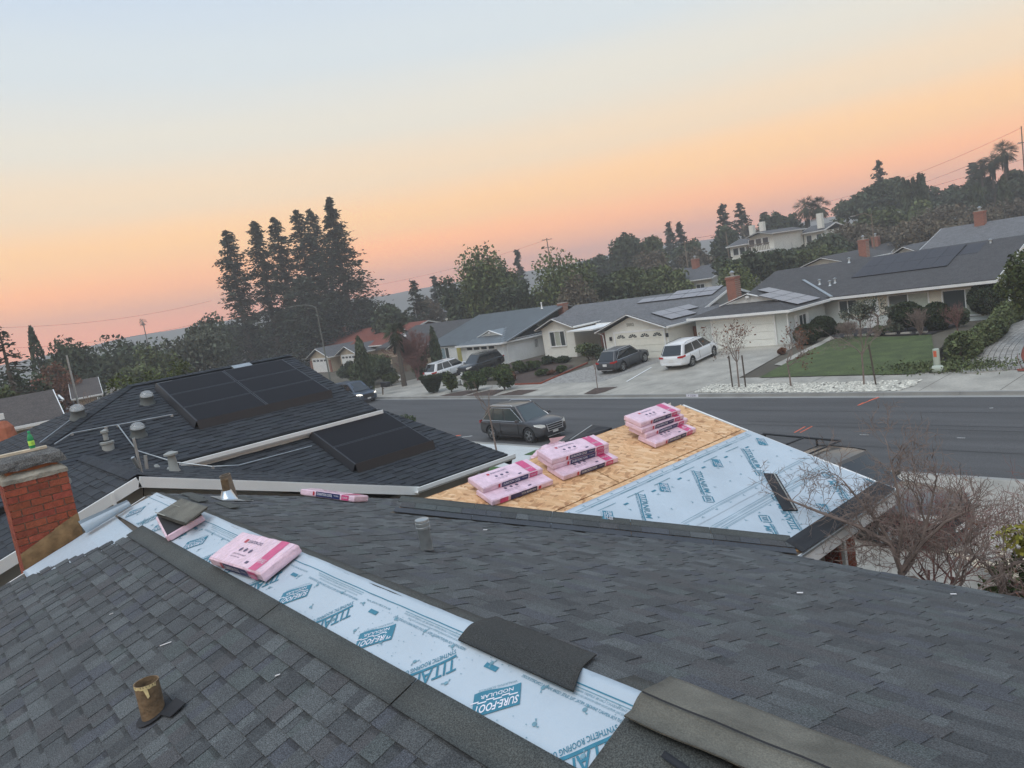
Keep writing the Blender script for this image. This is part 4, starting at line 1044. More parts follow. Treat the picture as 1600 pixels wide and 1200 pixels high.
def field(O, U, D, n, ul, wl, clip, seed, name='shingle_courses', **k):
    q = shingles(O, U, D, n, ul, wl, clip=clip, seed=seed, tones=NT, thick=1.15, wmin=.12, wmax=.34, **k)
    b = MB()
    for vs, fs, tt, c in q:
        kk = len(b.v); b.v += [tuple(p) for p in vs]
        for f, t in zip(fs, tt): b.f.append(tuple(kk+i for i in f)); b.m.append(0); b.t.append(t)
    return b.obj(name, m_shN, nro, kind='stuff')
sl_ = lambda dx: dx/cs
# N1: u = y + .1 , w = slant from the ridge
field(N1(RX, -.1), Vector((0, 1, 0)), dC, nC, 7.82, sl_(-14.2-RX), [(3.98, 0), (7.82, 0), (7.82, sl_(3.95)), (0, sl_(3.95))][::1], 41)
field(N2(-14.6, 3.4), Vector((0, 1, 0)), dC, nC, 5.5, sl_(3.2), [(0, 0), (4.6, 0), (5.5, sl_(3.2)), (3.3, sl_(3.2)), (0, sl_(.4))], 42)
field(NF(-15.4, 2.28), Vector((1, 0, 0)), dB, nB, 4.0, sl_(4.44), None, 43)
field(NBk(XN, 2.28), Vector((-1, 0, 0)), dA, nA, 4.8, sl_(4.6), None, 44)
H0 = Vector((RX, RY, zH+.02)); 
field((-22.1, RY, zH+.02), Vector((1, 0, 0)), dA, nA, 7.9, sl_(3.98), [(3.95, 0), (7.9, sl_(3.98)), (0, sl_(3.98))], 45)
# hip and ridge caps
def capline(a, b, n_, nm='ridge_cap'):
    a = Vector(a); b = Vector(b); d = (b-a).normalized(); L_ = (b-a).length; sd = d.cross(Vector((0, 0, 1))).normalized(); c = MB(); k = int(L_/.14)
    for i in range(k):
        p = a+d*(i*L_/k); q = a+d*((i+1.25)*L_/k); u_ = Vector((0, 0, 1))
        for s_ in (1, -1):
            c.face([p+u_*.022, q+u_*.034, q+sd*.13*s_+u_*(-.012+.006), p+sd*.13*s_+u_*(-.022)], 0, R_.choice(NT))
    return c.obj(nm, m_shN, nro, kind='stuff')
capline(N1(RX, 7.72, .01), N1(RX, RY, .01), 0); capline(N1(RX, RY, .01), N1(-14.2, -.1, .01), 0); capline(NF(XN, 2.28, .01), NF(-15.6, 2.28, .01), 0)
# white fascias and gutters
nf = MB()
nf.bar((XN+.03, 2.28, 5.25-.075), (XN+.03, 6.72, 5.25-SL*4.44-.075), .04, .15).bar((XN+.03, 2.28, 5.25-.075), (XN+.03, -4, 5.25-SL*6.28-.075), .04, .15)
nf.obj('fascia', m_white, nb)
for (x, y0, y1, z) in ((XN+.05, 6.62, 8.95, 3.80), (-14.17, 3.55, 7.78, 4.90)):
    g = MB(); 
    prof = [(0, 0), (.10, 0), (.13, .04), (.13, .11), (.115, .115), (.115, .045), (.095, .018), (.0, .018)]
    P = [(x+px_, y, z-.13+pz_) for y in (y0, y1) for px_, pz_ in prof]; n = len(prof)
    g.add(P, [(i, (i+1) % n, n+(i+1) % n, n+i) for i in range(n)]+[tuple(range(n)), tuple(reversed(range(n, 2*n)))]); g.obj('gutter', m_white, nb)
MB().box((-14.205, 5.66, 4.78), (.05, 4.2, .16)).obj('fascia', m_white, nb)
MB().bar((XN, 8.96, 3.6), (-14.6, 8.05, 4.65), .04, .14).bar((-14.2, 7.74, 4.80), (RX, 7.74, 6.12), .03, .12).obj('rake_edge', m_panf, nb)
MB().box((-14.5, 8.0, 4.62), (.35, .05, .16)).obj('fascia', m_white, nb)
nw = MB(); nw.box(((-21.6+XN-.45)/2, 3.2, 1.75), (-21.6+XN+.45 if False else abs(-21.6-(XN-.45)), 12.6-1.6, 3.7)); nw.box((-13.2, 8.0, 1.6), (2.7, 1.6, 3.6))
nw.add([(XN-.44, -3.6, 3.3), (XN-.44, 6.5, 3.55), (XN-.44, 2.28, 5.05)], [(0, 1, 2)])
nw.obj('wall', m_grwall, nb)
MB().tube([(XN-.1, 8.2, 3.55), (XN-.3, 8.2, 3.35), (XN-.32, 8.2, .8)], .04, 6).obj('downspout', m_white, nb)
# solar arrays
a = N1p(303, 672); pc0 = N1p(250, 607); pc1 = N1p(443, 571); pc2 = N1p(516, 618)
xl, xh = -15.32, -17.66; y0, y1 = 4.32, 7.27
solar(nb, N1(xl, y0), (0, 1, 0), -dC, nC, 2, 3, (y1-y0)/2, (xl-xh)/cs/3, lift=.15, th=.045)
MB().slab([N1(xl+.005, y0, .17), N1(xl+.09, y0, .0), N1(xl+.09, y1, .0), N1(xl+.005, y1, .17)], Vector((1, 0, .5)), .01).obj('array_skirt', m_panf, nb)
MB().slab([N1(xl, y0-.005, .155), N1(xh, y0-.005, .155), N1(xh, y0-.06, .02), N1(xl, y0-.06, .02)], Vector((0, -1, .4)), .01).obj('array_skirt', m_panf, nb)
xl, xh = -12.46, -14.12; y0, y1 = 6.10, 7.86
solar(nb, N2(xl, y0), (0, 1, 0), -dC, nC, 1, 2, (y1-y0), (xl-xh)/cs/2, lift=.15, th=.045)
MB().slab([N2(xl+.005, y0, .17), N2(xl+.09, y0, .0), N2(xl+.09, y1, .0), N2(xl+.005, y1, .17)], Vector((1, 0, .5)), .01).obj('array_skirt', m_panf, nb)
MB().slab([N2(xl, y0-.005, .155), N2(xh, y0-.005, .155), N2(xh, y0-.06, .02), N2(xl, y0-.06, .02)], Vector((0, -1, .4)), .01).obj('array_skirt', m_panf, nb)
# tubular skylights
m_dome = setp(M('clear_dome', (.75, .78, .78), .06, 0, spec=.8), Alpha=.30)
for q in ((231, 630), (217, 681), (123, 652)):
    p = N1p(*q); k = .13
    col = MB().lathe([(k*1.35, -.02), (k*1.15, .03), (k, .07), (k, .145), (k*1.06, .15), (k*1.06, .17), (k*.96, .17)], 22, p, Matrix.Rotation(math.atan(SL)*.8, 3, 'Y'))  .obj('skylight', M('skylight_curb', (.10, .11, .105), .6, .1, 6), nb, smooth=True)
    MB().lathe([(k*1.04*math.cos(t*.157), .17+.11*math.sin(t*.157)) for t in range(11)], 22, p, Matrix.Rotation(math.atan(SL)*.8, 3, 'Y')).obj('skylight_dome', m_dome, col, smooth='all')
    MB().lathe([(k*.9, .165), (k*.7, .18), (k*.4, .16), (0, .15)], 18, p, Matrix.Rotation(math.atan(SL)*.8, 3, 'Y')).obj('skylight_lens', M('skylight_lens', (.22, .23, .22), .3, .2, 20), col, smooth=True)
p = N1p(369, 581); MB().slab([p+nC*.06, p+Vector((0, .45, 0))+nC*.06, p+Vector((0, .45, 0))-dC*.3+nC*.06, p-dC*.3+nC*.06], nC, .06).obj('low_vent', m_galv, nb)
p = N1p(247, 607); MB().slab([p+nC*.08, p+Vector((0, .35, 0))+nC*.08, p+Vector((0, .35, 0))-dC*.12+nC*.08, p-dC*.12+nC*.08], nC, .05).obj('low_vent', m_gpaint, nb)
# flue pipes
p = hitp(173, 716, (0, SL, 1), (0, 2.28, 5.25)); f = MB(); b0 = p
f.lathe([(.125, 0), (.11, .06), (.10, .27), (.12, .28), (.12, .32), (.09, .33)], 18, p).lathe([(.045, .35), (.045, .48), (.07, .49), (.07, .53), (0, .56)], 12, p); f.obj('flue', m_gpaint, nb, smooth=True)
p = hitp(273, 737, (0, SL, 1), (0, 2.28, 5.25)); MB().lathe([(.09, 0), (.075, .05), (.06, .27), (.11, .28), (.11, .31), (.03, .34), (0, .34)], 14, p).obj('flue', m_gpaint, nb, smooth=True)
p = NBk(-12.7, 1.45); tee = MB().tube([p, p+Vector((0, 0, .24))], .05, 10).tube([p+Vector((-.14, -.17, .27)), p+Vector((.12, .17, .30))], .055, 10); tee.obj('tee_vent', m_gpaint, nb, smooth=True)
MB().slab([p+Vector((-.1, -.5, -.12)), p+Vector((.12, -.5, -.12)), p+Vector((.12, .05, .06)), p+Vector((-.1, .05, .06))], nA, .02).obj('flashing_base', m_gpaint, nb)
mast = MB(); p = NF(-11.9, 2.45); mast.tube([p, p+Vector((0, 0, .55))], .02, 8).tube([p+Vector((0, -.02, .1)), p+Vector((.05, -.08, .28))], .03, 6).tube([p+Vector((0, .08, .05)), p+Vector((0, .10, .26))], .025, 6); mast.obj('cable_mast', m_galv, nb, smooth=True)
MB().box((XN+.06, 1.92, 4.98), (.03, .04, .30)).obj('cable_clip', m_white, nb)
for x, y in ((-13.4, 3.0), (-13.0, 3.1)):
    q = NF(x, y); MB().lathe([(.06, 0), (.03, .05), (.0, .055)], 8, q).obj('small_vent', m_gpaint, nb)
cd_ = MB(); pts = [N1p(85, 694, .06), N1p(112, 677, .06), N1p(165, 667, .06), N1p(184, 664, .06), N1p(268, 648, .06)]
cd_.tube(pts, .014, 6); pts2 = [N1p(184, 664, .06), N1p(214, 704, .06), N1p(272, 722, .06), N1p(332, 729, .06), N1p(373, 727, .05), N2p(487, 697, .06)]; cd_.tube(pts2, .012, 6)
for q in pts[1:]+pts2[1:4]: cd_.box(q-nC*.02, (.05, .05, .05))
pts3 = [hitp(62, 692, (0, -SL, 1), H0+nA*.06), hitp(118, 650, (0, -SL, 1), H0+nA*.06)]
cd_.tube(pts3, .012, 6).obj('conduit', m_galv, nb, smooth=True)
MB().bar(p+Vector((.1, .0, .0)), p+Vector((.5, -.2, -.5)), .01, .01).obj('cable', m_black, nb)
# ================================================================ houses across the street
def base(x, y): return zg(x, y)
def dutch(parent, x0, x1, y0, y1, ze, pitch, hy, mat, seams=False):
    """roof with ridge along y, hipped towards the street up to a small gablet that starts hy back from the eave"""
    xm = (x0+x1)/2; zr = ze+pitch*(xm-x0); zh = ze+pitch*hy; k = (zh-ze)/(zr-ze); r = MB()
    xa = x0+(xm-x0)*k; xb_ = x1-(x1-xm)*k; yg = y0+hy
    r.add([(x0, y0, ze), (x1, y0, ze), (xb_, yg, zh), (xa, yg, zh)], [(0, 1, 2, 3)])
    r.add([(x1, y0, ze), (x1, y1, ze), (xm, y1, zr), (xm, yg-.25, zr), (xb_, yg-.25+.25, zh)], [(0, 1, 2, 3, 4)])
    r.add([(x0, y1, ze), (x0, y0, ze), (xa, yg, zh), (xm, yg-.25, zr), (xm, y1, zr)], [(0, 1, 2, 3, 4)])
    r.add([(x0, y0, ze-.13), (x1, y0, ze-.13), (x1, y1, ze-.13), (x0, y1, ze-.13)], [(3, 2, 1, 0)])
    ro = r.obj('roof', mat, parent)
    MB().add([(xa+.1, yg-.05, zh), (xb_-.1, yg-.05, zh), (xm, yg-.05, zr-.05)], [(0, 1, 2)]).obj('gablet', m_wwall, parent)
    f = MB().bar((xa-.25, yg-.27, zh-.03), (xm, yg-.27, zr+.01), .05, .16, upv=(0, 1, 0)).bar((xb_+.25, yg-.27, zh-.03), (xm, yg-.27, zr+.01), .05, .16, upv=(0, 1, 0))
    f.box((xm, y0-.04, ze-.08), (x1-x0+.1, .11, .17)).box((x1+.04, (y0+y1)/2, ze-.08), (.11, y1-y0, .17)).box((x0-.04, (y0+y1)/2, ze-.08), (.11, y1-y0, .17)).box((xm, yg-.25, zr-.22), (.25, .12, .16))
    f.obj('fascia', m_white, parent)
    return ro, zr
def clap(parent, x0, x1, y, z0, z1, mat, exp=.2, face='y'):
    b = MB(); n = int((z1-z0)/exp)
    for i in range(n):
        z = z0+i*exp
        P = [(x0, y-.03, z), (x1, y-.03, z), (x1, y-.008, z+exp), (x0, y-.008, z+exp)] if face == 'y' else [(y+.03, x0, z), (y+.03, x1, z), (y+.008, x1, z+exp), (y+.008, x0, z+exp)]
        b.add(P+[tuple(Vector(P[0])+(Vector((0, .03, 0)) if face == 'y' else Vector((-.03, 0, 0)))), tuple(Vector(P[1])+(Vector((0, .03, 0)) if face == 'y' else Vector((-.03, 0, 0))))], [(0, 1, 2, 3), (4, 5, 1, 0)])
    return b.obj('clapboard', mat, parent, kind='stuff')
# --- H4: pale green house with lawn
h4 = thing('house', 'pale green house with a long dark roof carrying black solar panels, behind the front lawn', 'house')
gz = base(-30, 46)
ro4, zr4 = dutch(h4, -33.95, -25.72, 45.4, 54, 2.68, .30, 2.0, m_rdark)
w4 = MB(); w4.box((-30.0, 48.6, 1.25), (7.4, 5.2, 2.7)); w4.box((-24.6, 56.5, 1.3), (17.6, 10, 2.9)); w4.add([(-15.85, 51.5, 2.7), (-15.85, 65, 2.7), (-15.85, 58.3, 4.75)], [(0, 1, 2)]); w4.obj('wall', m_green, h4)
garage_door(h4, (-32.2, 45.98, gz-.05), 4.9, 2.15, rows=4, mat=M('door_cream', (.80, .80, .73), .6, .04, 2))
gx = -26.32+.02
clap(h4, 46.05, 51, gx, .2, 2.55, m_green, .22, 'X')
frame_win(h4, (gx+.03, 47.35, .95), 1.1, 1.15, 'X', 2)
for y in (46.95, 48.5): MB().box((gx+.06, y+.0, 1.52), (.05, .36, 1.2)).obj('shutter', m_white, h4)
MB().tube([(-25.8, 45.45, 2.55), (-26.15, 45.75, 2.35), (-26.2, 45.85, .3)], .045, 6).obj('downspout', m_white, h4)
r4 = MB(); r4.slab([(-33.9, 50.9, 2.72), (-15.4, 50.9, 2.90), (-15.4, 58.3, 5.05), (-33.9, 58.3, 4.86)], (0, -.29, 1), .13); r4.slab([(-15.4, 65.8, 2.8), (-33.9, 65.8, 2.7), (-33.9, 58.3, 4.86), (-15.4, 58.3, 5.05)], (0, .29, 1), .13)
r4.obj('roof', m_rdark, h4)
MB().bar((-25.65, 50.83, 2.66), (-15.35, 50.83, 2.76), .10, .17).bar((-15.38, 50.9, 2.78), (-15.38, 58.3, 4.93), .04, .2).bar((-15.38, 65.8, 2.7), (-15.38, 58.3, 4.93), .04, .2).obj('fascia', m_white, h4)
yW = 51.48
clap(h4, -25.6, -16.0, yW, .15, 1.15, m_green, .2)
wy = yW-.06
cw = MB().box((-20.6, yW-.02, 1.95), (9.6, .04, 1.5)).obj('wall_panel', M('warm_cream', (.66, .60, .48), .85, .05, 1.5), h4)
frame_win(h4, (-25.4, wy, 1.45), 1.35, 1.0, 'y', 2)
frame_win(h4, (-22.0, wy, .75), 2.6, 1.75, 'y', 2, glass=[M('dark_screen', (.10, .11, .10), .3, .1, 3), m_curt])
frame_win(h4, (-17.75-.9, wy, .72), 2.7, 1.75, 'y', 2, glass=[m_glass, m_curt])
MB().box((-23.1, wy, 1.3), (.95, .06, 2.1)).obj('front_door', m_white, h4)
for q in ((-29.9, 49.2), ):
    pass
g4 = lambda x, y: Vector((x, y, 2.68+.30*(-25.72-x)))
nX = Vector((.30, 0, 1)).normalized(); dX = Vector((1, 0, -.30)).normalized()
solar(h4, g4(-25.98, 46.9), (0, 1, 0), -dX, nX, 2, 4, 1.62, 1.02, mat=M('solar_glass_pale', (.26, .25, .26), .35, .08, 1), lift=.12, skip=((0, 3),))
n4 = Vector((0, -.29, 1)).normalized(); d4 = Vector((.0097, 1, .29)).normalized()
O4 = Vector((-25.55, 54.1, 3.66)); 
solar(h4, O4, (1, 0, .0097), Vector((0, 1, .29)), n4, 6, 2, 1.07, 2.02, mat=m_solfar, lift=.14)
solar(h4, O4+Vector((6*1.07, 0, .0))+Vector((0, 1, .29)).normalized()*2.02, (1, 0, .0097), Vector((0, 1, .29)), n4, 1, 1, 1.25, 2.02, mat=m_solfar, lift=.14)
for px, py in ((1297, 447), (1305, 443), (1327, 411), (1548, 383), (1281, 445)):
    p = hitp(px, py, (0, -.29, 1), (0, 50.9, 2.74)); pvent(h4, p, .35, .07)
MB().slab([(-25.7, 50.9, 2.84), (-25.45, 50.9, 2.84), (-29.6, 55.0, 4.03), (-29.85, 55.0, 4.03)], (0, 0, 1), .04).obj('valley_metal', m_galv, h4)
pc_ = Yp(1147, 455, 50.5); chimney(h4, pc_.x, 50.5, 2.0, Yp(1147, 432, 50.5).z, .80, .7)
# --- H3: cream house with grey roof, two street gables
h3 = thing('house', 'cream house with two street gables and the number 5002 above its garage door', 'house')
rr3, z3 = groof(h3, -41.85, -34.6, 43.6, 53, 2.45, 'y', .335, m_rgrey)
gwalls(h3, -41.2, -34.95, 44.05, 50, -.4, 2.35, 'y', z3-.22, m_cream)
garage_door(h3, (-40.05, 44.02, base(-38, 44)-.03), 4.85, 2.12, rows=4, lights=(4, 'fan'), mat=M('door_ivory', (.76, .74, .64), .6, .04, 2))
nn = MB(); fl = Flat((-38.75, 44.04, 2.62), (1, 0, 0), (0, 0, 1), (0, -1, 0), .012); fl.text(nn, '5002', 0, 0, .75, .26, 0, 0, .02); nn.obj('house_number', M('number_grey', (.28, .27, .22), .7), h3)
for x in (-40.65, -34.98+.0): MB().box((x+.1, 43.95, 1.75), (.16, .14, .3)).obj('wall_lamp', m_black, h3)
rl3, zl3 = groof(h3, -52.45, -47.35, 46.6, 56, 2.82, 'y', .36, m_rgrey)
gwalls(h3, -52.0, -47.75, 47.05, 54, -.4, 2.75, 'y', zl3-.2, m_cream)
frame_win(h3, (-51.0, 47.02, 1.0), 2.15, 1.5, 'y', 3, glass=[m_glass, m_curt, m_glass], border=.10)
r3 = MB(); r3.slab([(-55, 49.6, 2.62), (-36.2, 49.6, 2.62), (-36.2, 55, 4.25), (-55, 55, 4.25)], (0, -.3, 1), .13); r3.slab([(-36.2, 60.5, 2.6), (-55, 60.5, 2.6), (-55, 55, 4.25), (-36.2, 55, 4.25)], (0, .3, 1), .13); r3.obj('roof', m_rgrey, h3)
MB().bar((-36.15, 49.6, 2.5), (-36.15, 55, 4.14), .04, .2).bar((-36.15, 60.5, 2.5), (-36.15, 55, 4.14), .04, .2).box((-44.6, 49.5, 2.52), (5.2, .1, .18)).box((-45.6, 47.6, 2.45), (3.2, 4, .12)).obj('fascia', m_white, h3)
w3 = MB(); w3.box((-45.5, 55, 1.1), (18, 9.4, 2.9)); w3.add([(-36.5, 50.2, 2.5), (-36.5, 60, 2.5), (-36.5, 55, 4.05)], [(0, 1, 2)]); w3.obj('wall', m_grwall, h3)
MB().tube([(-34.55, 43.7, 2.4), (-34.85, 44.0, 2.2), (-34.9, 44.0, 0)], .04, 6).tube([(-41.95, 43.7, 2.4), (-41.3, 43.9, 2.1), (-41.25, 43.95, 0)], .04, 6).obj('downspout', m_white, h3)
MB().box((-46.3, 50.1, 1.55), (.5, .1, .45)).obj('wall_plaque', m_black, h3)
MB().box((-43.5, 47.5, 1.0), (.12, 3, 2.0)).obj('side_fence', M('red_brown_fence', (.14, .05, .035), .9), h3)
pc_ = Yp(892, 484, 55); chimney(h3, pc_.x, 53.9, 3.2, Yp(892, 472, 53.9).z+.0, .8, .7, False)
g3 = lambda x, y: Vector((x, y, 2.45+.335*(-34.6-x))); nX3 = Vector((.335, 0, 1)).normalized(); dX3 = Vector((1, 0, -.335)).normalized()
solar(h3, g3(-35.3, 45.2), (0, 1, 0), -dX3, nX3, 3, 2, 1.65, 1.0, mat=MATS['solar_glass_pale'], lift=.12, skip=((2, 0),))
solar(h3, Vector((-45.2, 53.2, 3.7)), (1, 0, 0), Vector((0, 1, .3)), Vector((0, -.3, 1)), 5, 1, 1.65, 1.0, mat=MATS['solar_glass_pale'], lift=.12)
solar(h3, Vector((-41.9, 54.2, 4.0)), (1, 0, 0), Vector((0, 1, .3)), Vector((0, -.3, 1)), 3, 1, 1.65, .95, mat=MATS['solar_glass_pale'], lift=.12)
# --- H2: white house with blue-grey standing seam roof
h2 = thing('house', 'white house with a blue grey standing seam metal roof and white garage door', 'house')
r2 = MB(); r2.slab([(-70.2, 45.5, 2.1), (-55.4, 45.5, 2.1), (-55.4, 54, 4.55), (-70.2, 54, 4.55)], (0, -.288, 1), .12); r2.slab([(-55.4, 62, 2.1), (-70.2, 62, 2.1), (-70.2, 54, 4.55), (-55.4, 54, 4.55)], (0, .288, 1), .12)
r2o = r2.obj('roof', m_metal, h2)
for i in range(36):
    x = -70.1+i*.42
    if x < -55.4: MB().bar((x, 45.5, 2.13), (x, 54, 4.58), .035, .05).obj('roof_seam', m_metal, r2o)
d2, zd = dutch(h2, -63.3, -55.7, 44.9, 52, 2.02, .30, 2.0, m_metal)
for i in range(17):
    y = 45.3+i*.42
    k = min(1, (y-44.9)/3.8); MB().bar((-55.75, y, 2.06), (-55.75-3.7*k, y, 2.06+1.12*k), .05, .035).obj('roof_seam', m_metal, r2o)
for i in range(17):
    x = -62.9+i*.42; k = min(1.9, max(0, min(x+63.3, -55.7-x)-.1)); MB().bar((x, 44.95, 2.05), (x, 44.95+k, 2.05+.3*k), .035, .05).obj('roof_seam', m_metal, r2o)
w2 = MB(); w2.box((-62.6, 52, .85), (13.4, 12.6, 2.6)); w2.box((-59.5, 48.5, .8), (7.0, 6.4, 2.5)); w2.obj('wall', m_wwall, h2)
garage_door(h2, (-62.0, 45.28, base(-60, 45)-.02), 4.9, 2.1, rows=4, lights=(4, 'sq'))
frame_win(h2, (-67.9, 45.68, .55), 2.2, 1.35, 'y', 3, glass=[m_glass, M('blue_glass', (.25, .33, .36), .2), m_glass])
MB().box((-63.7, 45.6, .9), (.9, .08, 2.0)).obj('front_door', M('yellow_door', (.45, .40, .14), .6), h2)
MB().box((-57.6+1.6, 46.9, .75), (.08, 1.0, 2.0)).box((-55.95, 49.6, 1.2), (.1, .5, .8)).obj('side_panel', M('dark_box', (.06, .06, .06), .6), h2)
pvent(h2, Vector((-58.2, 53.2, 4.4)), .6, .07, mat=m_white)
# --- H1 group further down the street
def small_house(label, gpx, Y, depth, wcol, rmat, ze_min=1.9, door=True, lights=(4, 'sq'), pitch=.36, brickside=False):
    (xl, yl), (xr, yr) = gpx; a = Yp(xl, yl, Y); b_ = Yp(xr, yr, Y); h = thing('house', label, 'house'); ze = (a.z+b_.z)/2; z0 = base((a.x+b_.x)/2, Y)-.4
    ro, zr = groof(h, a.x, b_.x, Y, Y+depth, ze, 'y', pitch, rmat)
    gwalls(h, a.x+.5, b_.x-.5, Y+.45, Y+depth-.4, z0, ze-.06, 'y', zr-.2, wcol)
    W = b_.x-a.x-1.0
    if door: garage_door(h, (a.x+.5+(W-min(4.9, W*.75))/2, Y+.42, z0+.4), min(4.9, W*.75), 2.05, rows=4, lights=lights)
    if brickside:
        for x in (a.x+.75, b_.x-.75): MB().box((x, Y+.40, z0+1.1), (.5, .12, 2.2)).obj('brick_pier', m_brickfar, h)
    return h, a, b_, ze, zr
hb_, a1, b1, e1, z1_ = small_house('peach gabled house with dark roof and brick piers beside the street lamp', ((478, 563), (513, 555)), 48, 9, m_tan, m_rmid, brickside=True)
q0 = Yp(600, 535, 55); 
r_ = MB(); zE_ = e1; r_.slab([(a1.x-2, 52, e1), (b1.x+14, 52, e1+.15), (b1.x+14, 59, e1+2.2), (a1.x-2, 59, e1+2.2)], (0, -.3, 1), .13); r_.obj('roof', m_rmid, hb_)
MB().box((b1.x+6, 56, e1-1.2), (15, 7, 2.3)).obj('wall', m_tan, hb_)
hc_, a2, b2, e2, z2_ = small_house('peach gabled house with a white window band, half hidden by a dark green cypress', ((524, 556), (556, 550)), 49, 8, m_tan, m_rmid)
hd_, a3, b3, e3, z3_ = small_house('tan gabled house with a low dark roof behind the bare reddish tree', ((603, 546), (648, 541)), 48, 9, m_tan, m_rdark, door=False)
r_ = MB(); r_.slab([(a3.x-6, 50, e3), (b3.x+4, 50, e3), (b3.x+4, 57, e3+2.1), (a3.x-6, 57, e3+2.1)], (0, -.3, 1), .13); r_.obj('roof', m_rdark, hd_); MB().bar((b3.x+4.05, 50, e3-.1), (b3.x+4.05, 57, e3+2.0), .05, .2).obj('fascia', m_white, hd_)
MB().box((b3.x, 54, e3-1.3), (8, 7, 2.4)).obj('wall', m_tan, hd_)
pvent(hd_, Vector((a3.x-3, 53, e3+1)), .9, .12, mat=m_white)
# red roofed house
p = Yp(450, 553, 52); q = Yp(518, 545, 52); hr = thing('house', 'low house with a red brown tiled roof and two white finials beyond the lamp post', 'house')
groof(hr, p.x, q.x+16, 52, 68, (p.z+q.z)/2, 'x', .28, m_rred); gwalls(hr, p.x+.6, q.x+15, 52.6, 67, p.z-3, p.z-.1, 'x', None, m_tan)
garage_door(hr, (p.x+3, 52.55, base(p.x, 52)), 4.6, 2.0, lights=(4, 'sq'))
MB().bar((p.x+5.2, 52.3, p.z+.1), (p.x+6.6, 52.3, p.z+.75), .05, .16, upv=(0, 1, 0)).bar((p.x+8, 52.3, p.z+.1), (p.x+6.6, 52.3, p.z+.75), .05, .16, upv=(0, 1, 0)).obj('gablet', m_white, hr)
chimney(hr, p.x+11, 58, p.z+1, p.z+3.2, .9, .8)
# further roofs seen between trees: label, roof material, wall, left eave px, right eave px, distance Y, depth, ridge, pitch
FAR = [
 ('grey roofed house with a dark panel on its roof, left of the red roof', m_rmid, m_grwall, (335, 585), (440, 562), 62, 12, 'x', .27, None),
 ('small beige gabled house with a round vent just right of the tall redwoods', m_rgrey, m_cream, (655, 500), (706, 497), 95, 12, 'y', .36, 'ch'),
 ('flat grey roof just above the metal roofed house', m_rgrey, m_wwall, (795, 492), (868, 482), 66, 10, 'x', .12, None),
 ('white gabled house among dark trees above the grey roof', m_rgrey, m_wwall, (968, 462), (1012, 457), 82, 9, 'y', .40, None),
 ('dark roofed house with a brick chimney left of the green willow', m_rmid, m_cream, (1028, 446), (1112, 433), 84, 12, 'x', .28, 'ch'),
 ('cream gabled house with dark brown roof right of the green willow', m_rdark, m_cream, (1243, 421), (1327, 408), 78, 11, 'y', .30, 'ch'),
 ('grey roofed house behind the willow with a white window band', m_rmid, m_cream, (1180, 436), (1246, 424), 92, 10, 'x', .28, None),
 ('grey gabled house just behind the ridge with solar panels', m_rmid, m_wwall, (1388, 402), (1436, 390), 80, 12, 'y', .50, None),
 ('broad grey roof with a brick chimney at the upper right', m_rgrey, m_grwall, (1430, 398), (1660, 366), 76, 14, 'x', .28, 'ch'),
 ('cream gabled house peeping out above the broad grey roof', m_rdark, m_cream, (1452, 364), (1492, 356), 128, 10, 'y', .3, None),
 ('small peach gable beside the palm trees', m_rdark, m_tan, (1540, 359), (1578, 350), 118, 10, 'y', .3, None),
 ('dark roof low on the hillside with a small white gable', m_rdark, m_cream, (1330, 410), (1386, 396), 100, 10, 'x', .3, 'ch'),
 ('tiny white gabled house in front of the brown thicket', m_rgrey, m_wwall, (1435, 378), (1462, 372), 118, 8, 'y', .45, None),
 ('pink roofed house high among trees left of the brown pines', m_rred, m_tan, (915, 420), (958, 411), 150, 9, 'x', .2, None),
 ('low pale roof with a brick chimney below the tall conifers', m_rbrown, m_cream, (1098, 416), (1180, 402), 120, 10, 'x', .25, 'ch'),
]
for (lab, rm, wm, pl0, pr0, Y, dep, rg, pt, ex) in FAR:
    a = Yp(*pl0, Y); b_ = Yp(*pr0, Y); h = thing('house', lab, 'house'); ze = (a.z+b_.z)/2
    ro, zr = groof(h, a.x, b_.x, Y, Y+dep, ze, rg, pt, rm)
    gwalls(h, a.x+.5, b_.x-.5, Y+.5, Y+dep-.5, min(ze-2.6, zg(a.x, Y)), ze-.06, rg, zr-.2, wm)
    n = max(1, int((b_.x-a.x)/4))
    for i in range(n):
        frame_win(h, (a.x+(b_.x-a.x)*(i+.5)/n-.7, Y+.47, ze-1.75), 1.4, 1.1, 'y', 2)
    if ex == 'ch': chimney(h, a.x+(b_.x-a.x)*(.32 if rg == 'x' else .9), Y+dep*.45, ze, zr+1.1, .85, .8)
# white two storey house on the rise
Y = 108; a = Yp(1135, 392, Y); b_ = Yp(1215, 372, Y)
hw = thing('house', 'long cream hillside house with two square chimneys and a balcony', 'house')
ro, zr = groof(hw, a.x, (a.x+b_.x)/2, Y, Y+9, a.z+.6, 'x', .22, m_rmid); gwalls(hw, a.x+.4, (a.x+b_.x)/2-.2, Y+.5, Y+8.5, a.z-4.5, a.z+.5, 'x', None, m_cream)
ro, zr2 = groof(hw, (a.x+b_.x)/2, b_.x, Y-1.5, Y+9, b_.z+.9, 'y', .25, m_rmid); gwalls(hw, (a.x+b_.x)/2+.2, b_.x-.4, Y-.5, Y+8.5, a.z-4.5, b_.z+.8, 'y', zr2-.2, m_cream)
for fx, hz in ((.42, 2.6), (.62, 2.9)):
    MB().box((a.x+(b_.x-a.x)*fx, Y+2, a.z+1.2+hz/2), (.75, .7, hz*.7)).obj('chimney', m_cream, hw)
for i in range(6): frame_win(hw, (a.x+.9+(b_.x-a.x-2)*i/6, Y+(.47 if i < 3 else -.53), a.z-1.0+(.9 if i > 2 else 0)), 1.1, 1.2, 'y', 1)
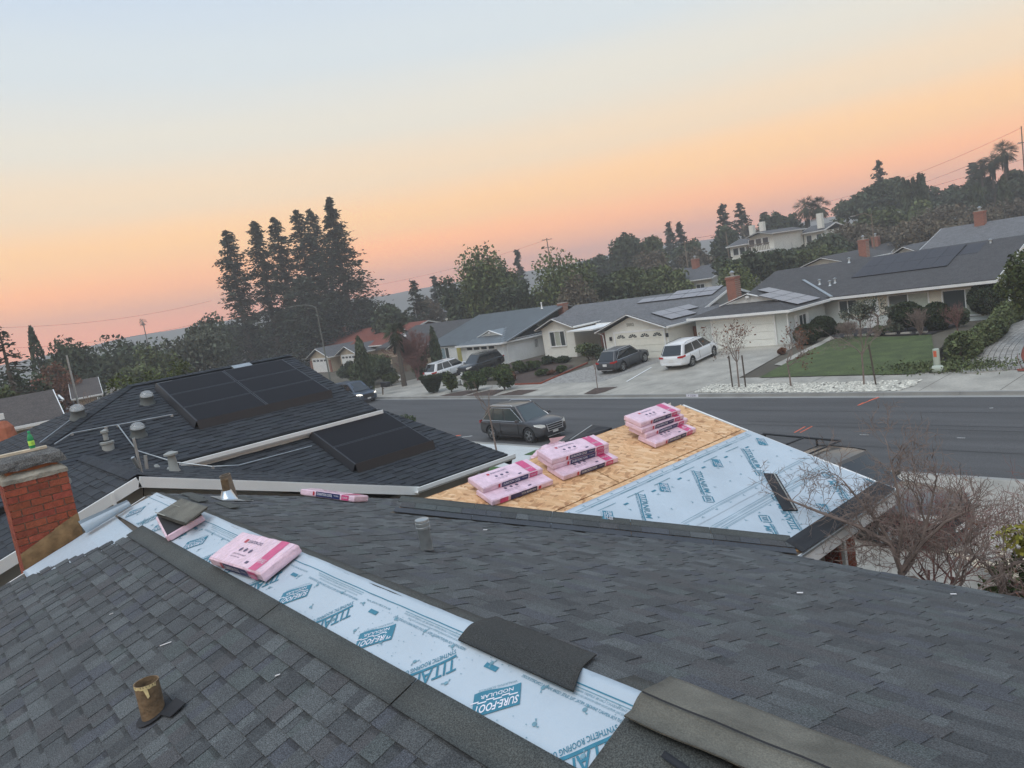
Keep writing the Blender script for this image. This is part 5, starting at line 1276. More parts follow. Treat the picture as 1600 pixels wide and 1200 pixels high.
bal = MB().box(((a.x+3*b_.x)/4, Y-1.4, a.z-.9), ((b_.x-a.x)/2-.5, 1.5, .2)).obj('balcony', m_white, hw)
for i in range(14): MB().box(((a.x+b_.x)/2+.6+i*((b_.x-a.x)/2-1)/13, Y-2.1, a.z-.3), (.08, .08, 1.0)).obj('baluster', m_wood, bal)
MB().box(((a.x+3*b_.x)/4, Y-2.1, a.z+.22), ((b_.x-a.x)/2-.5, .1, .1)).obj('balcony_rail', m_wood, bal)
Y = 116; a = Yp(1250, 372, Y); b_ = Yp(1288, 360, Y)
hw2 = thing('house', 'small white hillside house with a square chimney beneath the twin headed palm', 'house')
ro, zr = groof(hw2, a.x, b_.x, Y, Y+8, (a.z+b_.z)/2+.4, 'x', .25, m_rmid); gwalls(hw2, a.x+.4, b_.x-.4, Y+.5, Y+7.5, a.z-4, (a.z+b_.z)/2+.3, 'x', None, m_cream)
MB().box((b_.x-1, Y+1, a.z+2.2), (.8, .8, 2.4)).obj('chimney', m_cream, hw2)
for i in range(3): frame_win(hw2, (a.x+.8+i*1.7, Y+.47, a.z-1.0), 1.0, 1.2, 'y', 1)
# --- near left: roofs beyond the neighbour
def at_house(label, pa, pb, D, depth, rm, wm, ridge, pt, z_lift=0, ch=False, door=False):
    a = Dp(*pa, D); b_ = Dp(*pb, D); h = thing('house', label, 'house', (a.x, a.y, 0), math.atan2(b_.y-a.y, b_.x-a.x)); W_ = math.hypot(b_.x-a.x, b_.y-a.y); ze = (a.z+b_.z)/2
    ro, zr = groof(h, 0, W_, 0, depth, ze, ridge, pt, rm); gwalls(h, .5, W_-.5, .5, depth-.5, -3, ze-.06, ridge, zr-.2, wm)
    if door: garage_door(h, (W_*.42, .45, ze-2.4), W_*.42, 2.0, lights=(4, 'sq'))
    if ch: chimney(h, W_*.6, depth*.5, ze, zr+1.2, .8, .7)
    return h
at_house('stone fronted bungalow with blue grey roof and white doors at the far left', (18, 640), (96, 622), 62, 10, m_rblue, M('stone_wall', (.26, .20, .14), .9, .35, 3), 'y', .30, door=True, ch=True)
at_house('blue grey roof cut by the left edge of the picture', (-30, 655), (20, 640), 58, 9, m_rblue, m_tan, 'x', .28)
at_house('long brown grey roof behind the chimney at the left edge', (-60, 690), (100, 645), 36, 9, m_rbrown, m_tan, 'x', .24)
at_house('pale roofed house behind the slender pole, left of the citrus tree', (112, 626), (160, 612), 75, 10, m_rbrown, m_tan, 'x', .28)
red = thing('terracotta_chimney', 'terracotta ridge end with white cap at the left edge beyond the chimney', 'chimney', (0, 0, 0))
p = Dp(6, 668, 30); MB().lathe([(.36, -.5), (.28, 0), (.14, .2), (.0, .24)], 10, p).obj('cone', M('terracotta', (.38, .12, .06), .8, .2, 6), red); MB().box(p+Vector((0, 0, .38)), (.16, .16, .2)).obj('cap', m_white, red)
# ================================================================ shingle bundles in pink wrap
def bundle(label, FL, FR, plane, h0, name='shingle_bundle', wid=.335, hgt=.082, length=None, side=1, style=0, seed=0, sag=0, group='pink wrapped shingle bundles'):
    nrm = {'C': nC, 'A': nA, 'B': nB}[plane]; hit = {'C': C_, 'A': A_, 'B': B_}[plane]
    a = hit(*FL, h0); b_ = hit(*FR, h0); U = (b_-a).normalized(); Lb = length or min(1.02, max(.90, (b_-a).length)); V = nrm.cross(U).normalized()*side
    if side > 0: pass
    root = thing(name, label, 'bundle', group=group)
    root.matrix_world = Matrix(((U.x, V.x, nrm.x, a.x), (U.y, V.y, nrm.y, a.y), (U.z, V.z, nrm.z, a.z), (0, 0, 0, 1)))
    # local: x along, y away from viewer, z up.  wrapped body with soft edges
    def dz(x, y): return .005*noise.noise(Vector((x*9+seed, y*7, seed)))+sag*(-(x/Lb)**2 if sag > 0 else 0)+(.004*math.sin(x*40+seed)*max(0, abs(y/wid-.5)*2-.6))
    nx_, ny_ = 22, 8; top = MB(); r = .014
    def ring(z, ins, k):
        pts = []
        for i in range(nx_): pts.append((Lb*i/nx_, 0))
        for i in range(ny_): pts.append((Lb, wid*i/ny_))
        for i in range(nx_): pts.append((Lb*(1-i/nx_), wid))
        for i in range(ny_): pts.append((0, wid*(1-i/ny_)))
        out = []
        for x, y in pts:
            cx = min(max(x, ins), Lb-ins); cy = min(max(y, ins), wid-ins)
            n_ = noise.noise(Vector((x*14+seed*3, y*14, z*22+k)))*.0035
            ox = (-1 if x < .001 else 1 if x > Lb-.001 else 0)*n_; oy = (-1 if y < .001 else 1 if y > wid-.001 else 0)*n_
            out.append((cx+ox, cy+oy, z+dz(x, y)*(z/hgt)))
        return out
    rings = [ring(.0, .012, 0), ring(.012, .002, 1), ring(hgt*.35, 0, 2), ring(hgt*.5, .003, 3), ring(hgt*.7, 0, 4), ring(hgt-.010, .003, 5), ring(hgt-.001, .014, 6)]
    n = len(rings[0])
    for r_ in rings: top.v += r_
    for i in range(len(rings)-1):
        for j in range(n): top.f.append((i*n+j, i*n+(j+1) % n, (i+1)*n+(j+1) % n, (i+1)*n+j)); top.m.append(0); top.t.append(1)
    k = len(top.v)
    for j in range(ny_+1):
        for i in range(nx_+1):
            x = .014+(Lb-.028)*i/nx_; y = .014+(wid-.028)*j/ny_; top.v.append((x, y, hgt+dz(x, y)))
    for j in range(ny_):
        for i in range(nx_): q = k+j*(nx_+1)+i; top.f.append((q, q+1, q+nx_+2, q+nx_+1)); top.m.append(0); top.t.append(1)
    body = top.obj('wrap', m_pink, root, smooth=True)
    # printing on the near long side
    pr_ = MB(); rev = style == 1; D = lambda q: 0
    S = Flat((0, 0, 0), (1, 0, 0), (0, 0, 1), (0, -1, 0), .0045)
    def R(x0, x1, z0, z1, mi): S.rect(pr_, x0, z0, x1, z1, mi)
    zlo, zhi = .010, hgt-.006
    sg = lambda x: dz(x, 0)
    if not rev:
        R(Lb*.24, Lb*.27, zlo+.008, zhi-.006, 3); R(Lb*.30, Lb*.74, zlo, zhi, 2); R(Lb*.77, Lb*.90, zlo, zhi, 1)
        S.l = .006; S.text(pr_, 'DURATION COOL', Lb*.32, zlo+.018, Lb*.28, hgt*.42, 4, .15, .02); S.text(pr_, 'TruDefinition', Lb*.63, zlo+.03, Lb*.09, hgt*.22, 4)
        S.text(pr_, 'SHINGLES', Lb*.79, zlo+.02, Lb*.09, hgt*.30, 4)
    else:
        R(Lb*.12, Lb*.25, zlo, zhi, 1); R(Lb*.29, Lb*.72, zlo, zhi, 2); R(Lb*.75, Lb*.79, zlo+.01, zhi-.01, 3)
        S.l = .006; S.text(pr_, 'TOTAL PROTECTION', Lb*.46, zlo+.018, Lb*.24, hgt*.34, 4, .15, .02)
    # printing on top
    T = Flat((0, 0, hgt), (1, 0, 0), (0, 1, 0), (0, 0, 1), .002, lambda q: dz(q.x, q.y))
    sx_ = (.77, .90) if style != 1 else (.06, .12)
    if style in (0, 3):
        for j in range(6): T.rect(pr_, Lb*sx_[0], .012+(wid-.024)*j/6, Lb*sx_[1], .012+(wid-.024)*(j+1)/6, 1)
        T.l = .0035; T.text(pr_, 'PREMIUM SHINGLES', Lb*.78, wid*.25, Lb*.10, wid*.12, 4); T.l = .002
    T.text(pr_, 'DURATION COOL', Lb*.30, wid*.70, Lb*.26, .030, 2, .1, .01); T.rect(pr_, Lb*.24, wid*.68, Lb*.28, wid*.80, 3)
    for i in range(3): cx = Lb*(.33+.09*i); pr_.face([T.p(cx+.022*math.cos(t*.7), wid*.48+.022*math.sin(t*.7)) for t in range(9)], 5)
    T.text(pr_, 'LIFETIME LIMITED WARRANTY', Lb*.28, wid*.30, Lb*.24, .014, 5); T.text(pr_, 'BEND WITH CARE', Lb*.30, wid*.22, Lb*.16, .012, 5); T.rect(pr_, Lb*.62, wid*.14, Lb*.67, wid*.22, 5)
    pr_.obj('printed_label', [m_pink, m_pinkd, m_navy, m_redp, m_letw, m_ink], root)
    return root
bh = .084
G_ = {'lo': 'of the left stack on the bare boards'}
bundle('lower pink shingle bundle of the pair nearest the grey neighbouring eave', (769, 792), (864, 758), 'C', .006, style=1, seed=1)
bundle('upper pink shingle bundle of the pair nearest the grey neighbouring eave', (755, 772), (848, 740), 'C', .006+bh, style=0, seed=2)
bundle('bottom pink shingle bundle of the three layer stack on the plywood', (880, 752), (966, 722), 'C', .006, style=0, seed=3)
bundle('middle pink shingle bundle of the three layer stack on the plywood', (864, 735), (952, 707), 'C', .006+bh, style=3, seed=4)
bundle('top pink shingle bundle of the three layer stack on the plywood', (862, 727), (953, 700), 'C', .006+2*bh, style=0, seed=5)
bundle('lowest pink shingle bundle of the four layer stack near the plywood apex', (1024, 701), (1087, 676), 'C', .006, style=0, seed=6)
bundle('second lowest pink bundle of the four layer stack near the plywood apex', (1009, 686), (1074, 661), 'C', .006+bh, style=0, seed=7)
bundle('second from top pink bundle of the four layer stack near the plywood apex', (1003, 678), (1068, 655), 'C', .006+2*bh, style=3, seed=8)
bundle('topmost pink bundle of the four layer stack near the plywood apex', (1001, 669), (1063, 647), 'C', .006+3*bh, style=0, seed=9)
bundle('lone pink shingle bundle on the grey slope below the neighbouring gable', (469, 773), (553, 785), 'B', .02, style=0, seed=10, wid=.30)
bundle('pink shingle bundle with magenta stripe lying on the white underlayment strip', (333, 884), (415, 911), 'A', .025, style=0, seed=11)
# opened bundle with olive backed shingles slipped over it
ob_ = thing('opened_bundle', 'torn open pink bundle with olive backed shingles sliding off it on the white underlayment', 'bundle', group='pink wrapped shingle bundles')
z = .03
P0, P1, P2 = A_(250, 813, z), A_(266, 843, z), A_(320, 811, z)
wr = MB()
for a, b_ in ((P0, P1), (P1, P2)):
    wr.bar(a+nA*.02, b_+nA*.02, .045, .06, upv=nA)
wr.obj('wrap', m_pink, ob_, bev=.008)
P3 = A_(283, 786, z)
MB().slab([P0+nA*.05, P1+nA*.055, P2+nA*.05, P3+nA*.04], nA, .055).obj('shingle_stack', m_black, ob_)
qs = [A_(245, 806, .12), A_(290, 822, .13), A_(324, 796, .12), A_(283, 782, .10)]
for k in range(3):
    o_ = nA*(.012*k); dx = Vector((.012*k, .006*k, 0))
    sh_ = sheet('olive_shingle', m_oldf, [qs[0]+o_+dx, qs[1]+o_+dx, qs[2]+o_+dx, qs[3]+o_+dx], nA, None, None, 8, 8, .006, disp=lambda q: .006*noise.noise(q*4), parent=ob_)
mk = Flat(qs[0]+nA*.036, qs[1]-qs[0], qs[3]-qs[0], nA, .004); lm = MB(); mk.rect(lm, .0, .0, .32, .012); mk.rect(lm, .02, .16, .34, .166); lm.obj('tape_line', M('pale_dash', (.30, .29, .24), .8, .2, 20), ob_)
# torn wrapper and loose black shingles standing over the wing ridge
def LW(px, py, x, o=0): return Xp(px, py, x)
tw = thing('torn_wrapper', 'crumpled pink plastic wrapper heaped behind the plywood ridge', 'wrapper')
pk = MB(); rr = random.Random(3)
for (px, py, r, asp) in ((851, 706, .17, 2.2), (868, 696, .12, 2.6), (856, 698, .11, 2.4), (842, 712, .13, 2.0)):
    c = Xp(px, py, XW-.22); 
    n1_, n2_ = 8, 12; k = len(pk.v)
    for i in range(n1_+1):
        for j in range(n2_):
            th_ = math.pi*i/n1_; ph = 2*math.pi*j/n2_; rr_ = r*(1+.35*noise.noise(Vector((i*.8, j*.7, px))))
            pk.v.append(tuple(c+Vector((math.sin(th_)*math.cos(ph)*rr_*.7, math.sin(th_)*math.sin(ph)*rr_*asp*.6, math.cos(th_)*rr_*.32))))
    for i in range(n1_):
        for j in range(n2_): pk.f.append((k+i*n2_+j, k+(i+1)*n2_+j, k+(i+1)*n2_+(j+1) % n2_, k+i*n2_+(j+1) % n2_)); pk.m.append(0); pk.t.append(1)
a = Xp(862, 694, XW-.2); b_ = Xp(884, 681, XW-.2); pk.face([a, a+Vector((0, .10, .0)), b_, a+Vector((0.02, -.05, .10))]); pk.face([a+Vector((.01, 0, .05)), b_, b_+Vector((0, -.1, -.03)), a+Vector((0, -.1, 0))])
pk.obj('wrapper_film', m_pink, tw, smooth='all')
ls_ = thing('loose_shingles', 'stack of loose black shingle panels with a pale seal line standing above the plywood ridge', 'shingles')
TT = [Xp(864, 698, XW-.25), Xp(897, 700, XW-.12), Xp(956, 668, XW-.10), Xp(927, 664, XW-.95)]
for k in range(4):
    o_ = Vector((-.02*k, 0, -.045*k)); MB().slab([p+o_ for p in (TT[0], TT[1], TT[2], TT[3])], (0, 0, 1), .035).obj('shingle_panel', m_black, ls_)
a, b_ = Xp(891, 688, XW-.25)+Vector((0, 0, .01)), Xp(925, 665, XW-.25)+Vector((0, 0, .01)); MB().bar(a, b_, .018, .006).obj('seal_strip', m_galv, ls_)
MB().slab([TT[1]+Vector((0, 0, .0)), TT[2], TT[2]-Vector((0, 0, .25)), TT[1]-Vector((0, 0, .25))], (1, 0, 0), .3).obj('under_stack', m_black, ls_)
for (q, lb) in ((((1029, 639), (1048, 629), (1049, 636)), 'white paper corner sticking up behind the plywood apex'), (((976, 658), (977, 661), (992, 657)), 'white paper edge beside the four layer bundle stack')):
    MB().slab([Xp(*c, XW-.05) for c in q], (1, 0, 0), .004).obj('paper_flap', lit, label=lb, cat='paper')
# ================================================================ vehicles
m_tyre = M('tyre_rubber', (.018, .018, .019), .85, .1, 20); m_rim = M('alloy_rim', (.50, .51, .52), .3, .05, 20, metal=.85); m_dkrim = M('dark_rim', (.06, .06, .065), .35, 0, metal=.6)
m_cglass = M('car_glass', (.015, .018, .02), .05, 0, spec=.9); m_cglass2 = M('car_glass_reflecting', (.045, .06, .06), .06, 0, spec=.9)
m_cplas = M('black_plastic', (.02, .02, .022), .6, 0); m_chrome = M('chrome', (.72, .73, .74), .28, 0, metal=.8)
m_tail = M('tail_lamp', (.42, .02, .02), .2, 0); m_head = M('head_lamp', (.62, .62, .58), .12, .1, 20, spec=.8); m_plate = M('number_plate', (.70, .70, .68), .4, 0)
m_well = M('wheel_well', (.01, .01, .01), .95, 0)
def paint(n, c, metal=.2, rough=.34): return M('paint_'+n, c, rough, .0, metal=metal, coat=.35)
def car(label, cat, loc, heading, paintm, L=4.78, Wd=1.92, H=1.74, wb=2.85, wr=.36, rim=None, kind='suv', lights_on=False, name='parked_car', spokes=5, plate='', tilt=0.0, rails=True, chrome=True, group=None, glassm=None, slope=0.0):
    root = thing(name, label, cat, group=group)
    cz = zg(loc[0], loc[1]) if len(loc) < 3 else loc[2]
    root.location = (loc[0], loc[1], cz); root.rotation_euler = (0, 0, heading)
    if slope: root.rotation_mode = 'XYZ'; root.rotation_euler = (0, -slope, heading)
    x0, x1 = -L/2, L/2; fo = L/2-(L-wb)*.47; ax_f = fo; ax_r = fo-wb; w = Wd/2
    zb = .24; zbelt = H*.575; hood = H*.615 if kind != 'van' else H*.56
    # stations: x, half width, bottom, belt z, deck z, deck half width
    if kind == 'van': ws_base, ws_top, rw_top, rw_base = x1-.95, x1-2.05, x0+.62, x0+.12
    elif kind == 'pickup': ws_base, ws_top, rw_top, rw_base = x1-1.55, x1-2.25, x1-3.45, x1-3.75
    else: ws_base, ws_top, rw_top, rw_base = x1-1.18, x1-2.02, x0+.62, x0+.16
    hd = hood
    st = [(x0, w*.78, .42, zbelt*.80, zbelt*.86, .70), (x0+.06, w*.90, .34, zbelt*.90, zbelt*.97, .80), (x0+.22, w*.97, .28, zbelt*.97, zbelt+.02, .86), (x0+.7, w, zb, zbelt, zbelt+.03, .88),
          (-.3, w, zb, zbelt*.985, zbelt+.02, .88), (ws_base-.25, w, zb, zbelt*.97, zbelt+.02, .88), (ws_base, w*.995, zb, zbelt*.96, hd, .84), (x1-.75, w*.985, zb, zbelt*.93, hd*.985, .82), (x1-.32, w*.95, .26, zbelt*.86, hd*.94, .80),
          (x1-.12, w*.88, .28, zbelt*.78, hd*.87, .78), (x1-.02, w*.78, .34, zbelt*.66, hd*.76, .74), (x1, w*.70, .40, zbelt*.58, hd*.66, .7)]
    mb = MB(); m_ = 7
    for (x, hw, z0, z1, z2, dk) in st:
        half = [(hw*.80, z0), (hw*.97, z0+.06), (hw, z0+(z1-z0)*.42), (hw*.985, z0+(z1-z0)*.80), (hw*.965, z1), (hw*dk*1.0, z2-.015), (hw*dk*.55, z2+.012)]
        ring = [(x, 0, z0)]+[(x, y, z) for y, z in half]+[(x, 0, z2+.02)]+[(x, -y, z) for y, z in reversed(half)]
        mb.v += ring
    n = len(ring)
    for i in range(len(st)-1):
        for j in range(n): mb.f.append((i*n+j, i*n+(j+1) % n, (i+1)*n+(j+1) % n, (i+1)*n+j)); mb.m.append(0); mb.t.append(1)
    mb.f.append(tuple(range(n))); mb.m.append(0); mb.t.append(1); mb.f.append(tuple(reversed(range((len(st)-1)*n, len(st)*n)))); mb.m.append(0); mb.t.append(1)
    body = mb.obj('body', [paintm, m_well], None, smooth=True)
    bm = bmesh.new(); bm.from_mesh(body.data); bmesh.ops.recalc_face_normals(bm, faces=bm.faces[:]); bm.to_mesh(body.data); bm.free()
    sub_ = body.modifiers.new('s', 'SUBSURF'); sub_.levels = 1; sub_.render_levels = 1
    cut = MB()
    for ax in (ax_f, ax_r):
        for s in (1, -1):
            k = len(cut.v); N_ = 22; R0 = wr+.055
            for yy in (s*(w-.30), s*(w+.3)):
                for t in range(N_): a = 2*math.pi*t/N_; cut.v.append((ax+R0*math.cos(a), yy, wr+R0*math.sin(a)))
            for t in range(N_): cut.f.append((k+t, k+(t+1) % N_, k+N_+(t+1) % N_, k+N_+t)); cut.m.append(0); cut.t.append(1)
            cut.f.append(tuple(k+t for t in range(N_))); cut.m.append(0); cut.t.append(1); cut.f.append(tuple(k+N_+t for t in range(N_))); cut.m.append(0); cut.t.append(1)
    co = cut.obj('cut', [m_well], None)
    bm = bmesh.new(); bm.from_mesh(co.data); bmesh.ops.recalc_face_normals(bm, faces=bm.faces[:]); bm.to_mesh(co.data); bm.free()
    bo = body.modifiers.new('c', 'BOOLEAN'); bo.operation = 'DIFFERENCE'; bo.object = co; bo.solver = 'EXACT'
    bpy.context.view_layer.update(); dg = bpy.context.evaluated_depsgraph_get()
    me = bpy.data.meshes.new_from_object(body.evaluated_get(dg)); body.modifiers.clear(); old = body.data; body.data = me; bpy.data.meshes.remove(old)
    mats_ = [m.name if m else '' for m in me.materials]
    bpy.data.objects.remove(co)
    try: me.set_sharp_from_angle(angle=math.radians(40))
    except Exception: pass
    body.parent = root
    # glasshouse
    gw0, gw1 = w*.90, w*.70 if kind != 'van' else w*.76; zt = H
    gb_ = zbelt-.02
    B4 = [(ws_base+.03, gw0*.93), (ws_base-.45, gw0), (rw_base+.40, gw0), (rw_base, gw0*.86)]
    T4 = [(ws_top+.02, gw1*.86), (ws_top-.32, gw1), (rw_top+.30, gw1*.98), (rw_top, gw1*.86)]
    fz = [(0, 0), (.55, .50), (.90, .88), (.97, .965)]
    gm_ = MB(); rings = []
    for tz, f in fz:
        z_ = gb_+(zt-.045-gb_)*tz if tz < .97 else zt-.04
        rg = [(b[0]+(t[0]-b[0])*f, b[1]+(t[1]-b[1])*f) for b, t in zip(B4, T4)]
        ringp = [(x, y, z_+(.02 if f > .8 and abs(x) < L*.25 else 0)) for x, y in rg]+[(x, -y, z_+(.02 if f > .8 and abs(x) < L*.25 else 0)) for x, y in reversed(rg)]
        rings.append(ringp)
    n = 8
    for r_ in rings: gm_.v += r_
    for i in range(len(rings)-1):
        for j in range(n): gm_.f.append((i*n+j, i*n+(j+1) % n, (i+1)*n+(j+1) % n, (i+1)*n+j)); gm_.m.append(0); gm_.t.append(1)
    # domed roof skin
    k = len(gm_.v); last = rings[-1]; nu = 5
    xs_ = [last[i][0] for i in range(4)]
    for i, x in enumerate([last[0][0], last[1][0], (last[1][0]+last[2][0])/2, last[2][0], last[3][0]]):
        hwid = [last[0][1], last[1][1], last[1][1], last[2][1], last[3][1]][i]
        for j in range(nu): y = hwid*(1-2*j/(nu-1)); gm_.v.append((x, y, zt-.04+.045*(1-(y/hwid)**2*.9)*(1 if 0 < i < 4 else .25)))
    for i in range(4):
        for j in range(nu-1): q = k+i*nu+j; gm_.f.append((q, q+nu, q+nu+1, q+1)); gm_.m.append(0); gm_.t.append(1)
    cabin = gm_.obj('cabin', paintm, root, smooth=True, bev=.045)
    gl = glassm or m_cglass
    def side(s, u, v):     # u 0 front .. 1 rear along the side, v 0 belt .. 1 roof
        b0, b1 = B4[1], B4[2]; t0, t1 = T4[1], T4[2]
        xb = b0[0]+(b1[0]-b0[0])*u; xt = t0[0]+(t1[0]-t0[0])*u; f = v*.90
        return Vector((xb+(xt-xb)*f, s*((b0[1]+(t0[1]-b0[1])*f)+.012), gb_+(zt-.045-gb_)*v*.93+.03))
    def quadgrid(P, mat, name, n=3):
        g = MB(); k = 0
        for i in range(n+1):
            for j in range(n+1): g.v.append(tuple(P(i/n, j/n)))
        for i in range(n):
            for j in range(n): q = i*(n+1)+j; g.f.append((q, q+n+1, q+n+2, q+1)); g.m.append(0); g.t.append(1)
        return g.obj(name, mat, cabin, smooth='all')
    if kind == 'pickup': wins = [(-.12, .42), (.50, 1.0)]
    elif kind == 'van': wins = [(-.10, .26), (.29, .64), (.67, 1.06)]
    else: wins = [(-.13, .36), (.39, .76), (.79, 1.06)]
    for s in (1, -1):
        for u0, u1 in wins:
            quadgrid(lambda a, b: side(s, u0+(u1-u0)*a, .06+.86*b) if True else None, gl, 'side_window', 4)
        if chrome:
            c = MB(); c.tube([side(s, -.14, .03), side(s, 1.07, .03)], .010, 4); c.tube([side(s, -.14, .03), side(s, .0, .95), side(s, .9, .96), side(s, 1.09, .05)], .008, 4); c.obj('window_trim', m_chrome, cabin)
    def ends(B, T, off):
        def P(a, b):
            f = .05+.88*b; y = -1+2*a
            x = B[0]+(T[0]-B[0])*f; hw = (B[1]+(T[1]-B[1])*f)*.93
            return Vector((x+off+(.035 if off > 0 else -.03)*(1-y*y), y*hw, gb_+(zt-.045-gb_)*f+.02))
        return P
    quadgrid(ends(B4[0], T4[0], .012), gl if not glassm else glassm, 'windshield', 6); quadgrid(ends(B4[3], T4[3], -.012), m_cglass, 'rear_window', 6)
    # wheels
    for ax in (ax_f, ax_r):
        for s in (1, -1):
            wl = bpy.data.objects.new('wheel', None); 
            tyr = MB().lathe([(wr*.64, -.105), (wr*.90, -.115), (wr*.985, -.09), (wr, -.05), (wr, .05), (wr*.985, .09), (wr*.90, .115), (wr*.64, .105)], 28, (0, 0, 0), Matrix.Rotation(math.pi/2, 3, 'X')).obj('wheel', m_tyre, root, smooth=True)
            tyr.location = (ax, s*(w-.135), wr)
            rm = MB(); Rm = Matrix.Rotation(math.pi/2, 3, 'X')
            rm.lathe([(wr*.66, -.10), (wr*.66, .10)], 24, (0, 0, 0), Rm)
            for i in range(spokes):
                a = 2*math.pi*i/spokes
                for da in (-.13, .13):
                    p = Vector((math.cos(a)*wr*.1, s*.075, math.sin(a)*wr*.1)); q = Vector((math.cos(a+da)*wr*.63, s*.085, math.sin(a+da)*wr*.63)); rm.bar(p, q, .035, .02, upv=(0, 1, 0))
            rm.lathe([(0, .0), (wr*.18, 0), (wr*.18, .02), (0, .03)], 12, (0, s*.08, 0), Matrix.Rotation(-s*math.pi/2, 3, 'X'))
            rm.lathe([(wr*.60, 0), (wr*.68, 0), (wr*.68, .012), (wr*.60, .012)], 24, (0, s*.092, 0), Matrix.Rotation(-s*math.pi/2, 3, 'X'))
            rm.obj('rim', rim or m_rim, tyr); MB().lathe([(0, 0), (wr*.62, 0)], 20, (0, s*.02, 0), Rm).obj('brake_disc', m_cplas, tyr)
    F = lambda z: x1-.02
    fr = MB()
    # nose: grille, lamps, plate, bumper
    gz0, gz1 = hd*.50, hd*.80; gwid = w*.54
    gx_ = lambda z: x1+.03-.025*(z-gz0)/(gz1-gz0)
    g = MB().slab([(gx_(gz0), -gwid*.86, gz0), (gx_(gz0), gwid*.86, gz0), (gx_(gz1), gwid, gz1), (gx_(gz1), -gwid, gz1)], (1, 0, .1), .07); g.obj('grille', m_cplas, body)
    if chrome:
        c = MB()
        for z in np.linspace(gz0+.01, gz1-.01, 4): c.box((gx_(z)+.006, 0, z), (.03, gwid*1.9, .030))
        [c.bar((gx_(gz0)+.008, q_*gwid*.86, gz0-.02), (gx_(gz1)+.008, q_*gwid, gz1+.02), .03, .035) for q_ in (1, -1)]; c.obj('grille_bar', m_chrome, body)
    for s in (1, -1):
        a = (x1-.07, s*gwid*1.04, hd*.80); hl = MB().add([(x1-.035, s*gwid*1.06, hd*.70), (x1-.10, s*w*.80, hd*.70), (x1-.42, s*w*.965, hd*.80), (x1-.46, s*w*.955, hd*.86), (x1-.14, s*w*.80, hd*.87), (x1-.07, s*gwid*1.06, hd*.80)], [(0, 1, 4, 5), (1, 2, 3, 4)]); 
        hl.v = [(x+.012, y+s*.014, z) for x, y, z in hl.v]; hl.obj('headlight', m_head if not lights_on else M('lit_head_lamp', (1, .93, .78), .3, 0, emis=1.6), body)
        MB().add([(x1-.03, s*w*.62, .40), (x1-.13, s*w*.86, .42), (x1-.14, s*w*.86, .52), (x1-.04, s*w*.62, .48)], [(0, 1, 2, 3)]).obj('fog_lamp', m_cplas, body)
        MB().box((ws_base-.30, s*(w+.10), zbelt+.10), (.12, .22, .15), taper=.8).obj('mirror', paintm, body, bev=.03)
        # tail lamps
        tz = zbelt*.86
        tl = MB().add([(x0-.005, s*w*.52, tz), (x0+.03, s*w*.86, tz), (x0+.30, s*w*.985, tz+.05), (x0+.30, s*w*.975, tz+.17), (x0+.03, s*w*.86, tz+.14), (x0+.0, s*w*.52, tz+.11)], [(0, 1, 4, 5), (1, 2, 3, 4)]); tl.v = [(x-.018, y+s*.012, z) for x, y, z in tl.v]; tl.obj('tail_light', m_tail, body)
        # door seams, handles, sill
        d = MB()
        for xx in (ws_base-.42, (ws_base+rw_base)/2-.05, rw_base+.80):
            if kind == 'pickup' and xx < rw_base: continue
            d.bar((xx, s*(w+.003), zb+.16), (xx, s*(w*.985+.004), zbelt-.03), .012, .012)
        d.obj('door_seam', m_well, body)
        hn = MB()
        for xx in ((ws_base+rw_base)/2+.12, rw_base+.95 if kind != 'pickup' else rw_base+.2): hn.box((xx, s*(w+.014), zbelt*.86), (.17, .03, .03))
        hn.obj('door_handle', paintm, body)
        MB().bar((ax_f-wr-.09, s*(w+.004), zb+.09), (ax_r+wr+.09, s*(w+.004), zb+.09), .02, .10).obj('sill_trim', m_cplas if kind == 'suv' else paintm, body)
        if rails: MB().tube([(ws_top-.15, s*gw1*.93, H-.02), (ws_top-.25, s*gw1*.93, H+.035), (rw_top+.5, s*gw1*.93, H+.035), (rw_top+.3, s*gw1*.93, H-.02)], .014, 5).obj('roof_rail', m_chrome if chrome else m_cplas, cabin)
    MB().box((x0-.005, 0, .44), (.05, w*1.5, .14)).obj('rear_bumper', m_cplas if kind == 'suv' else paintm, body, bev=.02)
    MB().box((x0-.015, 0, .70), (.03, .34, .17)).obj('number_plate', m_plate, body)
    MB().box((x1+.0, 0, .50), (.03, .34, .17)).obj('number_plate', m_plate, body)
    MB().box((x1-.03, 0, .36), (.08, w*1.2, .12)).obj('front_bumper', m_cplas, body, bev=.02)
    if chrome: MB().box((x0-.02, 0, .34), (.04, w*1.3, .03)).box((x1+.01, 0, .29), (.03, w*1.1, .025)).obj('bumper_trim', m_chrome, body)
    return root
gray = paint('charcoal', (.050, .050, .054)); white = paint('white', (.76, .77, .77), 0, .25); blk = paint('black', (.015, .016, .018), .2, .2); merc = paint('graphite', (.055, .06, .068)); blue = paint('slate_blue', (.05, .07, .10))
pA = Gd(767, 690, .0); pB = Gd(828, 692, .0)
car('charcoal five door SUV with chrome grille bars parked by the near kerb', 'car', (-27.95, 23.02), .0, gray, L=4.78, Wd=1.93, H=1.74, wb=2.85, wr=.385, glassm=m_cglass2)
car('white minivan with dark glass standing on the driveway across the street', 'minivan', (-31.25, 41.6), math.radians(97), white, L=5.18, Wd=2.02, H=1.70, wb=3.09, wr=.36, kind='van', chrome=False, rails=True, slope=.05)
car('graphite crossover parked left of the white minivan', 'car', (-36.75, 40.9), math.radians(96), merc, L=4.66, Wd=1.89, H=1.62, wb=2.87, wr=.37, slope=.05)
